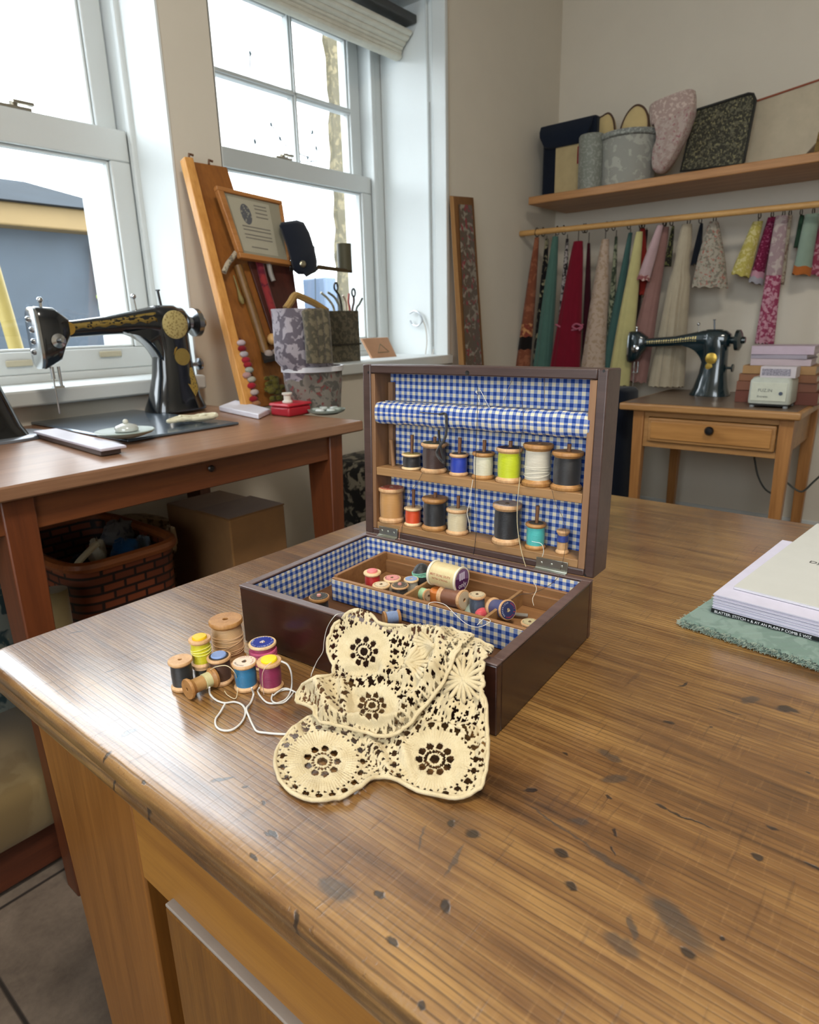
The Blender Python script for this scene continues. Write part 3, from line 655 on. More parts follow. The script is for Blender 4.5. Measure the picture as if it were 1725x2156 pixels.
# ================================================================ spools
WDL = ('a9794a', 'd8b184'); WDM = ('8a5a2c', 'b98a52'); WDP = ('c9a070', 'ead0a4')
def spool_body(h, r, k=.0, core=.62):
    ft = h*.13+.0004; m = MB(); ri = r*.16
    P = [(ri, h*.55), (ri, h-.0004), (ri+.0004, h), (r*.955, h), (r, h-r*.07), (r*.99, h-ft*.6), (r*.93, h-ft*.75), (r*core, h-ft*1.7), (r*core, ft*1.7), (r*.93, ft*.75), (r*.99, ft*.6), (r, r*.07), (r*.955, 0), (.0002, 0)]
    m.lathe(P, 36, cap0=True, cap1=False); return m, ft
def spool(name, label, P, up, h, r, col, tone=WDL, fill=.86, top=None, toptext=None, textcol='2a2420', peg=0, group=None, knob=None, part=(0, 1), ex=None, rings_=None, bands=None, sq_=0, cat='spool of thread'):
    up = np.asarray(up, float)/np.linalg.norm(up); x, y, z = frame(up)
    if abs(up[2]) > .9: x = bu-up*(bu@up); x /= np.linalg.norm(x); y = np.cross(up, x)
    M = Matrix(((x[0], y[0], up[0]), (x[1], y[1], up[1]), (x[2], y[2], up[2])))
    t = thing(name, label, cat, P, M.to_euler(), group)
    wm = wood(tone[0], tone[1], 'Z', 3, .5, .8)
    m, ft = spool_body(h, r); m.build('wooden_reel', wm, t, smooth=40)
    if col:
        rt = r*fill; a = ft*1.02+(h-2*ft)*part[0]; b_ = ft*1.02+(h-2.04*ft)*part[1]; m = MB(); n = 18; P_ = []
        for i in range(n+1):
            q = i/n; P_.append((rt*(1-.035*(2*q-1)**4-.01*math.sin(q*9)+.0), a+(b_-a)*q))
        P_ = [(r*.5, a-.0001)]+P_+[(r*.5, b_+.0001)]
        th = m.lathe(P_, 36).build('thread', thread_mat(col), t, smooth=60)
        if ex:       # a few stray turns in another tone
            m = MB()
            for k in range(ex[1]):
                z0 = a+(b_-a)*(.15+.7*random.random()); am = (b_-a)*.16*random.random(); ph = random.random()*6
                m.tube([(math.cos(q)*(rt+.0004), math.sin(q)*(rt+.0004), z0+am*math.sin(q+ph)) for q in np.linspace(0, 2*PI, 28)[:-1]], .00028, 5, closed=True)
            m.build('stray_turns', plain(ex[0], .6), t)
    if bands:
        for (z0, z1, rr, c) in bands: MB().lathe([(rr*r*.9, z0*h), (rr*r, z0*h+.0004), (rr*r, z1*h-.0004), (rr*r*.9, z1*h)], 32).build('thread_band', thread_mat(c), t)
    if rings_:
        m = MB()
        for q in rings_[1]: m.lathe([(r*.95, q*h-.0018), (r*1.0, q*h), (r*.95, q*h+.0018)], 32)
        m.build('thread_cord', plain(rings_[0], .5), t, smooth=60)
    if top:
        tc, rr = top; lb = MB().lathe([(r*.2, h+.00005), (r*rr, h+.00005), (r*rr, h+.00035), (r*.2, h+.00035)], 36, cap0=False, cap1=False).build('paper_label', plain(tc, .6), t)
        if toptext:
            m = MB(); Mx = Matrix.Translation((0, 0, h+.0006))
            for tx, rad, st, sp, c in toptext: 
                mm = MB().ringtext(tx, r*.21, r*rad, Mx, st, sp); mm.build('label_print', plain(c, .6), lb, smooth=0)
            m.text('&', r*.55, Mx@Matrix.Rotation(.3, 4, 'Z')).build('label_mark', plain(textcol, .6), lb, smooth=0)
    if knob:
        kc, kr = knob; MB().lathe([(r*kr, h), (r*kr, h+.0012), (r*kr*.9, h+.0022), (r*.1, h+.0024)], 30).build('paper_seal', plain(kc, .45), t)
        if textcol == 'ringdark': MB().lathe([(r*kr, h+.0001), (r*.8, h+.0001), (r*.8, h+.0005), (r*kr, h+.0005)], 30, cap0=False, cap1=False).build('label_ring', plain('35302c', .5), t)
    return t
# --- in the lid
def lid_spool(label, xc, yt, yb, w, col, shelf, pegtop=None, yl=None, **k):
    zs = S1 if shelf == 1 else S2
    yl = yl if yl is not None else .0165
    x, z = lid_at(xc, yb, yl); P = lw_(x, yl, zs+.0003); r = w*mpp(P)/2
    r = min(r, .0168)
    # choose the depth so that the reel stands on the shelf where the picture shows it
    for _ in range(20):
        e = proj(P)[1]-yb; yl += -e*mpp(P)*-.9*0; 
    h = height(P, yt, lup)
    t = spool('thread_spool', label, P, lup, h, r, col, group=('spools on the upper lid shelf' if shelf == 1 else 'spools on the lower lid shelf'), **k)
    if pegtop:
        Hh = height(P, pegtop, lup); m = MB(); yy = yl
        lp = (x, yl, zs); m.lathe([(.0017, 0), (.0019, Hh*.6), (.0022, Hh)], 12, lp, (0.02, 0, 1)); m.build('peg', wood('5c3a22', '8a6040', 'Z', 2, .6), lid, smooth=40)
    return t
x, z = lid_at(829, 990, .02); MB().lathe([(.0028, 0), (.0026, .028), (.0030, .0335)], 12, (x, .02, S1), (-.10, 0, 1)).build('peg', wood('7a5434', 'a67c52', 'Z', 2, .6), lid, smooth=40)
TXT = lambda c, c2=None: (('COATS & CLARK', .72, PI*.95, PI*1.15, c), ('BEST SIX CORD', .72, -PI*.15, PI*.8, c2 or c))
lid_spool('short black thread spool beside the bare peg on the upper lid shelf', 867, 955, 993, 43, '15171c', 1, 915, tone=WDP, top=('a49252', .8))
lid_spool('dark brown thread spool with a grey-green label on the upper lid shelf', 914, 932, 1000, 56, '3a2520', 1, 919, tone=WDL, top=('55543a', .85))
lid_spool('bright blue thread spool on the upper lid shelf', 966, 955, 1003, 41, '1438a8', 1, 921, tone=WDL, top=('4a463c', .7))
lid_spool('off-white thread spool with a dark top, between blue and yellow on the upper shelf', 1017, 952, 1010, 48, 'd9d4bb', 1, 926, tone=WDM, top=('4c3c2c', .7))
lid_spool('yellow-green thread spool with a red and black label on the upper lid shelf', 1071, 942, 1017, 56, 'c6d21c', 1, 928, tone=WDL, top=('1d2232', .88), toptext=(('J&P COATS', .62, PI*.9, PI*.9, 'd8d0c0'), ('EXTRA STRONG', .62, -PI*.2, PI*.9, 'c0282c')), textcol='c8b8a0')
lid_spool('tallest white thread spool on the upper lid shelf', 1130, 934, 1022, 63, 'cfc8b6', 1, None, yl=.0165, tone=WDM, fill=.84, ex=('e2dccb', 4))
lid_spool('black thread spool with a plain wooden top at the right end of the upper shelf', 1192, 950, 1030, 66, '1c1d20', 1, 934, tone=WDM)
lid_spool('tan thread spool with a red printed label at the left of the lower shelf', 825, 1026, 1095, 60, 'c08e52', 2, None, tone=WDL, fill=.9, top=('b8604a', .9), toptext=TXT('e8d8c0'), textcol='ded0b8')
lid_spool('small orange thread spool on the lower lid shelf', 870, 1068, 1104, 38, 'd8480f', 2, 1030, tone=WDP)
lid_spool('black thread spool with a wooden top between orange and cream on the lower shelf', 915, 1047, 1111, 54, '14161b', 2, 1036, tone=WDM)
lid_spool('small cream thread spool with a printed label on the lower lid shelf', 963, 1070, 1119, 48, 'd3c4a0', 2, 1043, tone=WDL, top=('c9bda0', .85), toptext=TXT('6a5040'))
lid_spool('tall black thread spool with a red and white label on the lower lid shelf', 1066, 1060, 1138, 62, '101319', 2, None, tone=WDL, top=('b9a9a0', .9), toptext=(('J&P COATS', .66, PI*.95, PI*.9, 'b02438'), ('MERCERIZED', .66, -PI*.15, PI*.9, '2c2a34')))
lid_spool('turquoise thread spool on the lower lid shelf', 1127, 1101, 1148, 44, '46b4b0', 2, 1064, tone=WDM, top=('4a4438', .7))
lid_spool('tiny wooden spool with a blue thread band at the right of the lower shelf', 1184, 1116, 1157, 28, None, 2, None, tone=WDL, bands=((.5, .78, .86, '1a3a8c'), (.15, .5, .8, 'c39a6a')))
# --- on the table by the box
def tab_spool(label, xc, yt, yb, w, col, z=TT, **k):
    P = oZ(xc, yb, z+.0003); P = P.copy(); r = w*mpp(P)/2; h = height(P, yt); 
    return spool('thread_spool', label, P, (0, 0, 1), h, r, col, group='spools standing on the work table', **k)
tab_spool('tall natural wood spool with beige thread at the back of the group on the table', 485, 1303, 1392, 69, 'd0a878', tone=WDM, fill=.9, ex=('d8b48a', 9))
s_ol = tab_spool('dark olive spool under the yellow spool on the table', 431, 1399, 1428, 44, '2e2c14', tone=WDL)
tab_spool('lemon yellow spool with a yellow paper seal, stacked on the olive spool', 432, 1343, 1396, 46, 'd8cf12', z=TT+.0, tone=WDL, knob=('e0b512', .68), ex=('e8e27a', 4)) if False else None
P0 = oZ(431, 1428, TT+.0003); h0 = height(P0, 1399); P1 = P0+np.array([0, 0, h0+.0002])
spool('thread_spool', 'lemon yellow spool with a yellow paper seal, stacked on the olive spool', P1, (0, 0, 1), height(P1, 1343), 46*mpp(P1)/2, 'd6cf10', tone=WDL, knob=('e0b512', .66), ex=('ece68a', 4), group='spools standing on the work table')
tab_spool('black thread spool with a carved wooden top, leftmost on the table', 387, 1388, 1446, 50, '17191c', tone=WDL)
tab_spool('dark brown spool with a pale blue paper seal on the table', 467, 1381, 1434, 50, '4c2c18', tone=WDL, knob=('8098c8', .64), textcol='ringdark')
tab_spool('blue-teal spool with a printed cream label on the table', 520, 1393, 1446, 52, '0f6f9c', tone=WDL, top=('ddc9b4', .88), toptext=(('COATS & CLARK', .7, PI*.95, PI*.95, 'a03a34'), ('MACHINE', .7, -PI*.25, PI*.5, '4a4444')))
tab_spool('magenta spool with a yellow paper seal on the table', 572, 1390, 1447, 52, '8a1048', tone=WDL, knob=('e4cc10', .66))
tab_spool('spool wound with pink cord under a royal blue label on the table', 557, 1352, 1400, 58, 'c84878', tone=WDP, fill=.9, rings_=('d8688e', (.30, .42, .54, .66)), top=('1c2c88', .82), toptext=TXT('c8d0e8'), textcol='d0d4e8')
def lying(label, a, b_, dia, z, col, group, Lr=None, **k):      # a: centre of far end, b_: centre of the near (shown) end, px
    r0 = .01
    for _ in range(6):
        A = oZ(a[0], a[1], z+r0); B = oZ(b_[0], b_[1], z+r0); r0 = dia*mpp((A+B)/2)/2
    if Lr:            # propped up at the shown end, so its disc turns to the room
        c = (A+B)/2; tc = CAM-c; tc /= np.linalg.norm(tc); pp = (B-A)-tc*((B-A)@tc); q = math.sqrt(max(Lr*Lr-pp@pp, 1e-8)); d = pp+tc*q; c = c+np.array([0, 0, abs(d[2])*.35]); A, B = c-d/2, c+d/2
    L = np.linalg.norm(B-A)
    return spool('thread_spool', label, A, B-A, L, r0, col, group=group, **k)
lying('nearly empty wooden spool lying on its side in front of the black spool', (452, 1425), (394, 1452), 45, TT+.0005, None, 'spools standing on the work table', tone=WDM, bands=((.16, .42, .74, 'cdc692'), (.42, .85, .68, 'b98c50')))
# --- in the box
def box_spool(label, xc, yt, w, col, h, zf, **k):
    """standing spool in the box located by its visible top"""
    P = oZ(xc, yt, BO[2]+zf+h); P[2] = BO[2]+zf+.0003; r = w*mpp(P)/2
    return spool('thread_spool', label, P, (0, 0, 1), h, r, col, group='spools inside the box', **k)
ZF = tz0
box_spool('red thread spool with a pink seal in the tray of the box', 784, 1204, 37, 'c01818', .026, ZF, tone=WDP, knob=('d87878', .6))
box_spool('spool with a pink and grey printed label at the back of the tray', 826, 1217, 37, 'd8c8b0', .021, ZF, tone=WDP, top=('cf8a84', .85), toptext=TXT('58484a'))
box_spool('spool with a plain cream label at the front left of the tray', 803, 1231, 38, 'b99a72', .019, ZF, tone=WDP, top=('d2bfa0', .8), toptext=TXT('6a5a48'))
box_spool('spool with a dark grey label and pink centre in the tray', 842, 1232, 38, '3a3630', .019, ZF, tone=WDL, top=('544c42', .85), toptext=TXT('b8a894'), knob=('c88a80', .22))
box_spool('spool with a white and blue label behind the grey-labelled one', 866, 1219, 32, 'b8b4a4', .019, ZF, tone=WDP, top=('8296b8', .8))
box_spool('steel-blue spool with a cream label next to the tray divider', 1005, 1252, 37, '46586e', .023, ZF, tone=WDL, top=('c9b898', .85), toptext=TXT('5a4a3c'))
box_spool('black spool with a black and pink label in the front left of the box', 672, 1256, 43, '14100e', .031, .022, tone=WDM, top=('2c2822', .86), toptext=TXT('8a8070'), knob=('c48a80', .22))
lying('copper brown thread spool lying in the middle of the tray', (932, 1256), (978, 1266), 43, BO[2]+ZF+.0012, '7a4420', 'spools inside the box', Lr=.032, tone=WDL, top=('c0ae92', .85))
lying('mint thread spool lying on its side in front of the dark skein', (880, 1248), (903, 1256), 29, BO[2]+ZF+.001, 'a8cf9c', 'spools inside the box', Lr=.021, tone=WDL, top=('a89478', .8), toptext=TXT('4a3c30'))
lying('navy thread spool with a red ring label lying at the right of the tray', (1038, 1283), (1070, 1289), 43, BO[2]+ZF+.0012, '232a68', 'spools inside the box', Lr=.027, tone=WDL, top=('263058', .88), toptext=(('COATS & CLARKS', .7, PI*.35, PI*1.05, 'd84038'), ('MERCERIZED', .7, -PI*.75, PI*.8, 'c8cce0')), textcol='b8ae90')
lying('pale blue thread spool lying behind the lace in the front of the box', (808, 1303), (842, 1298), 32, BO[2]+.023, '7f94bc', 'spools inside the box', tone=WDM)
box_spool('cream-labelled spool half hidden at the right end of the tray', 1116, 1310, 38, 'a08050', .020, ZF, tone=WDL, top=('b0a27c', .85), toptext=TXT('4a4434'))
# large cream plastic spool on top
rb = 49/2; A = None; zz = BO[2]+.052
for _ in range(5):
    A = oZ(924, 1203, zz+.5*49*.0005); B = oZ(974, 1219, zz+.5*49*.0005)
r0 = 55*mpp(A)/2; A = oZ(914, 1205, BO[2]+.049+r0*.62); B = oZ(973, 1221, BO[2]+.049+r0*.62); B = B+(B-A)*0.0
bs = thing('large_spool', 'large cream plastic-ended spool with a purple label lying across the tray', 'spool of thread', A, Matrix([list(c) for c in zip(*frame(B-A))]).to_euler(), 'spools inside the box')
L = float(np.linalg.norm(B-A)); m = MB(); m.lathe([(r0*.3, 0), (r0, 0), (r0*1.02, .0012), (r0*.98, .0026), (r0*.6, .003), (r0*.6, L-.003), (r0*.98, L-.0026), (r0*1.02, L-.0012), (r0, L), (r0*.3, L)], 40).build('plastic_reel', plain('dcd4bc', .35), bs)
MB().lathe([(r0*.6, .0027), (r0*.93, .0028), (r0*.955, L*.5), (r0*.93, L-.0028), (r0*.6, L-.0027)], 40).build('thread', thread_mat('d6c28c'), bs, smooth=50)
lb = MB(); nn = 24
lb.add([(r0*.86*math.cos(a), r0*.86*math.sin(a), L+.0003) for a in np.linspace(PI*.9, PI*1.95, nn)], [tuple(range(nn))]); 
MB().lathe([(.0001, L+.0001), (r0*.88, L+.0001), (r0*.88, L+.0002)], 36, cap1=False).build('paper_label', plain('7a5a80', .5), bs); lb.build('purple_field', plain('4a1a52', .5), bs, smooth=0)
MB().text('only', r0*.6, Matrix.Translation((0, -r0*.4, L+.0006))).build('label_print', plain('e4dce8', .5), bs, smooth=0)
m = MB()
for k in range(3): m.box((-r0*.35+k*r0*.25, r0*.02, L+.0003), (-r0*.2+k*r0*.25, r0*.6, L+.0006))
m.build('label_print', plain('d8cce0', .5), bs, smooth=0)
# red print along the barrel
ux, uy, uz = frame(B-A); 
toC = CAM-(A+B)/2; ang = math.atan2(toC@uy, toC@ux)
Mp = Matrix.Rotation(ang+.25, 4, 'Z')@Matrix.Translation((r0*.965, 0, L*.5))@Matrix(((0, 0, 1, 0), (0, 1, 0, 0), (1, 0, 0, 0), (0, 0, 0, 1)))@Matrix.Rotation(0, 4, 'Z')
Mp = Matrix.Rotation(ang+.15, 4, 'Z')@Matrix.Translation((r0*.97, 0, L*.48))@Matrix(((0, 0, 1, 0), (0, 1, 0, 0), (-1, 0, 0, 0), (0, 0, 0, 1)))@Matrix.Rotation(PI, 4, 'Z')
m = MB().text('BEST DUAL DUTY', r0*.24, Mp); m.text('EXTRA STRONG', r0*.2, Matrix.Rotation(.32, 4, 'Z')@Mp); m.build('barrel_print', plain('a02c2c', .6), bs, smooth=0)
# dark grey skein tied with mint thread
P = oZ(888, 1222, BO[2]+.036); sk = thing('thread_skein', 'dark grey skein tied with mint green thread in the tray', 'skein', (P[0], P[1], BO[2]+tz0+.0005)); m = MB(); 
m.sphere((0, 0, .0155), .0125, 16, 12, (1, .85, 1.22)); m.build('bundle', thread_mat('1d201f'), sk, smooth=60)
m = MB()
for k in range(4): m.tube([(.0120*math.cos(a), .0103*math.sin(a), .0185+.0009*k+.001*math.sin(a+k)) for a in np.linspace(0, 2*PI, 20)[:-1]], .0005, 5, True)
m.build('tie_thread', plain('7fc0a4', .6), sk)
P = oZ(921, 1240, BO[2]+tz0+.018); tag(MB(org=(P[0], P[1], BO[2]+tz0)).lathe([(.008, 0.0002), (.0085, .002), (.0085, .016), (.007, .018), (.0005, .018)], 20, (P[0], P[1], BO[2]+tz0)).build('orange_bobbin', plain('c07030', .5), loc=(P[0], P[1], BO[2]+tz0)), 'small orange bobbin behind the copper brown spool', 'bobbin')
P = oZ(1014, 1290, BO[2]+tz0+.007); tag(MB().sphere((0, 0, .0062), .006, 12, 8, (1.6, 1, .95)).build('thread_tuft', thread_mat('d8505a'), loc=(P[0], P[1], BO[2]+tz0)), 'coral pink tuft of thread left of the navy spool', 'thread')
P = oZ(990, 1281, BO[2]+tz0+.006); tag(MB().lathe([(.008, .0003), (.008, .001), (.001, .011)], 20).build('thimble_cone', plain('a8b8a8', .5), loc=(P[0], P[1], BO[2]+tz0)), 'small grey-green felt cone beside the tray divider', 'pincushion')
P = oZ(1092, 1296, BO[2]+tz0+.004); q = MB(); Pa = oZ(1078, 1293, BO[2]+tz0+.004); Pb = oZ(1112, 1296, BO[2]+tz0+.004); q = MB(org=P); q.tube([Pa, Pb], .0022, 8); tag(q.build('pencil_stub', plain('7c7468', .5), loc=P), 'grey pencil stub lying at the right of the tray', 'pencil')
# ================================================================ loose threads
def strand(name, label, pts, r, c, cat='thread', group=None):
    pts = bez(pts, 6); o = np.array(pts[0]); m = MB(org=o).tube(pts, r, 5); ob = m.build(name, plain(c, .6), loc=o, smooth=80); tag(ob, label, cat, group); return ob
def lp(px, py, yl=-.002): x, z = lid_at(px, py, yl); return lw_(x, yl, z)
strand('hanging_thread', 'black thread hanging down the middle of the lid', [lp(1006, 812), lp(1005, 880), lp(1002, 960), lp(1001, 1040), lp(1003, 1100), lp(1000, 1150), lp(990, 1195)], .00035, '1a1a22')
strand('hanging_thread', 'cream thread hanging from the yellow spool past the hinge', [lp(1095, 1005, -.004), lp(1090, 1060, -.004), lp(1090, 1110, -.004), lp(1098, 1160, -.004), lp(1110, 1200, -.004), lp(1122, 1225, -.004)], .00045, 'c8bc98')
strand('hanging_thread', 'brown thread strung between the white and yellow spools and the padded roll', [lp(1097, 800, -.001), lp(1099, 840, -.002), lp(1102, 870, -.002), lp(1102, 900, -.003), lp(1096, 930, -.004), lp(1094, 960, -.006)], .0003, '4a4440')
strand('hanging_thread', 'white thread loop hanging from the small cream spool', [lp(996, 1010, -.002), lp(991, 1040, -.002), lp(988, 1060, -.003), lp(984, 1080, -.004), lp(988, 1100, -.004), lp(990, 1120, -.003)], .0004, 'd8d4c8')
strand('hanging_thread', 'fine dark thread looping down from the short black spool', [lp(890, 995, -.002), lp(880, 1015, -.003), lp(860, 1045, -.004), lp(850, 1090, -.004), lp(845, 1130, -.004), lp(838, 1180, -.006)], .00025, '3a3028')
strand('hanging_thread', 'thin brown thread hanging from the right-hand black spool', [lp(1162, 1030, -.003), lp(1170, 1060, -.004), lp(1185, 1090, -.004), lp(1192, 1130, -.004), lp(1188, 1170, -.004), lp(1180, 1200, -.004)], .00025, '4a3a30')
strand('hanging_thread', 'thin white thread hanging from the turquoise spool', [lp(1120, 1140, -.003), lp(1140, 1145, -.005), lp(1145, 1160, -.004), lp(1142, 1172, -.004)], .0003, 'd8e4e0')
strand('coral_thread', 'thin coral thread hanging over the left hinge', [lp(850, 1102, -.002), lp(843, 1112, -.003), lp(840, 1140, -.004), lp(838, 1165, -.005)], .0003, 'c08060')
# needles stuck through the gingham at the top of the lid
for (a, b_, lab) in (((1078, 800), (1060, 848), 'gold-tipped needle stuck slanting in the top lining'), ((1146, 795), (1147, 856), 'silver needle stuck upright in the top lining'), ((1009, 816), (1031, 858), 'dark needle leaning in the top lining beside the pearl pin')):
    A = lp(*a, .020); B = lp(*b_, .0165); o = MB(org=A).tube([A, A*.5+B*.5, B], [.00045, .0004, .0002], 6).build('needle', metal('c9c6bc', .25), loc=A); tag(o, lab, 'needle', 'needles in the lid lining')
A = lp(1004, 825, .026); pn = thing('pearl_pin', 'white pearl-headed pin in the top lining', 'pin', A); MB().sphere((0, 0, 0), .0017, 10, 8).build('pin_head', plain('e8e6e0', .25), pn); MB().tube([(0, 0, 0), tuple(bu*.004+lup*-.012+lno*.001)], .0003, 5).build('pin_shaft', metal('c9c6bc', .25), pn)
# dark needle with a black cord on the roll
A = lp(884, 868, -.0012); nd = thing('threaded_needle', 'steel needle through the padded roll with a black cord hanging from it', 'needle', A)
MB(org=A).tube([lp(884, 868, -.0012), lp(928, 872, -.0014)], .0006, 6).build('needle_shaft', metal('8c8c90', .25), nd)
m = MB(org=A); m.tube(bez([lp(925, 872, -.002), lp(938, 872, -.003), lp(940, 890, -.003), lp(938, 920, -.004), lp(926, 940, -.006), lp(920, 955, -.007), lp(930, 970, -.007), lp(936, 972, -.006), lp(930, 950, -.006), lp(926, 928, -.005), lp(924, 905, -.004)], 6), .0016, 6)
m.build('black_cord', thread_mat('101014'), nd, smooth=60)
# threads on the table
def bfp(px, py):
    d = ray(px, py); o = BO-bv*.004; t = ((o-CAM)@bv)/(d@bv); return CAM+t*d
def tp(px, py, z=.0012): return oZ(px, py, TT+z)
strand('loose_string', 'thick white cord curling on the table between the spools and the lace', [tp(441, 1447, .010), tp(443, 1462), tp(455, 1474), tp(473, 1480), tp(495, 1478), tp(512, 1486), tp(517, 1502), tp(508, 1522), tp(490, 1536), tp(470, 1538), tp(456, 1530), tp(454, 1515), tp(464, 1500), tp(474, 1482, .0034)], .0010, 'cfcdc8', 'cord')
strand('loose_string', 'white cord running from the blue-teal spool to its frayed end by the lace', [tp(530, 1448, .010), tp(534, 1462), tp(528, 1480), tp(519, 1492, .003), tp(524, 1508), tp(534, 1530), tp(542, 1540), tp(560, 1543), tp(580, 1545), tp(602, 1546)], .0010, 'cfcdc8', 'cord')
strand('loose_string', 'white cord looping around the foot of the magenta spool', [tp(592, 1392, .034), tp(606, 1400, .030), tp(614, 1420, .02), tp(614, 1448, .003), tp(604, 1470), tp(585, 1480), tp(565, 1480), tp(552, 1470), tp(543, 1456), tp(546, 1448, .006)], .0009, 'cfcdc8', 'cord')
strand('loose_string', 'small white cord ring between magenta spool and lace', [tp(574, 1462), tp(572, 1473), tp(580, 1480, .003), tp(598, 1479), tp(612, 1466, .003), tp(618, 1455), tp(603, 1452), tp(588, 1456), tp(576, 1464, .0025), tp(600, 1449, .0025), tp(628, 1460)], .0008, 'cfcdc8', 'cord')
strand('fine_thread', 'fine cream thread arching over the brown and blue spools', [tp(443, 1410, .02), tp(455, 1404, .028), tp(478, 1402, .03), tp(495, 1418, .022), tp(500, 1440, .006), tp(497, 1470), tp(480, 1464), tp(473, 1455)], .0004, 'd8c8a4')
strand('fine_thread', 'fine cream thread looping down the magenta spool', [tp(572, 1394, .037), tp(560, 1404, .034), tp(553, 1418, .027), tp(553, 1440, .014), tp(556, 1462, .001)], .0004, 'd8b8a4')
strand('fine_thread', 'long thin white thread falling from the box rim to the lace', [bw_(*(list(box_at(720, 1292, BH+.001))+[BH+.001])), bw_(*(list(box_at(706, 1296, BH+.002))+[BH+.002])), bfp(690, 1320), bfp(683, 1348), bfp(680, 1372), bfp(668, 1392), oZ(659, 1412, TT+.002), oZ(655, 1424, TT+.0015)], .0004, 'd8d4cc')
strand('fine_thread', 'thin pale thread curling on the table behind the magenta spool', [tp(606, 1358), tp(628, 1352), tp(648, 1362, .006), tp(660, 1385, .004), tp(662, 1400), tp(655, 1420)], .0003, 'b8b0a8')
def btp(px, py, z=.052): x, y = box_at(px, py, z); return bw_(x, y, z)
strand('fine_thread', 'white thread loop lying over the gingham front of the tray', [btp(902, 1282), btp(904, 1270, .055), btp(920, 1268, .056), btp(940, 1275, .056), btp(960, 1295, .053), btp(985, 1315, .054), btp(1010, 1320, .053), btp(1033, 1308, .054), btp(1020, 1302, .055), btp(1005, 1316, .053)], .00035, 'dcd8d0')
strand('fine_thread', 'dark thread lying across the right end of the tray and up the back lining', [btp(1075, 1265, .05), btp(1095, 1252, .054), btp(1125, 1248, .062), btp(1160, 1230, .068), btp(1180, 1210, .069)], .0003, '40322a')
strand('fine_thread', 'pale thread trailing over the back lining at the right', [btp(1122, 1222, .066), btp(1130, 1240, .064), btp(1122, 1260, .06), btp(1124, 1275, .054)], .0003, 'd0c8b4')
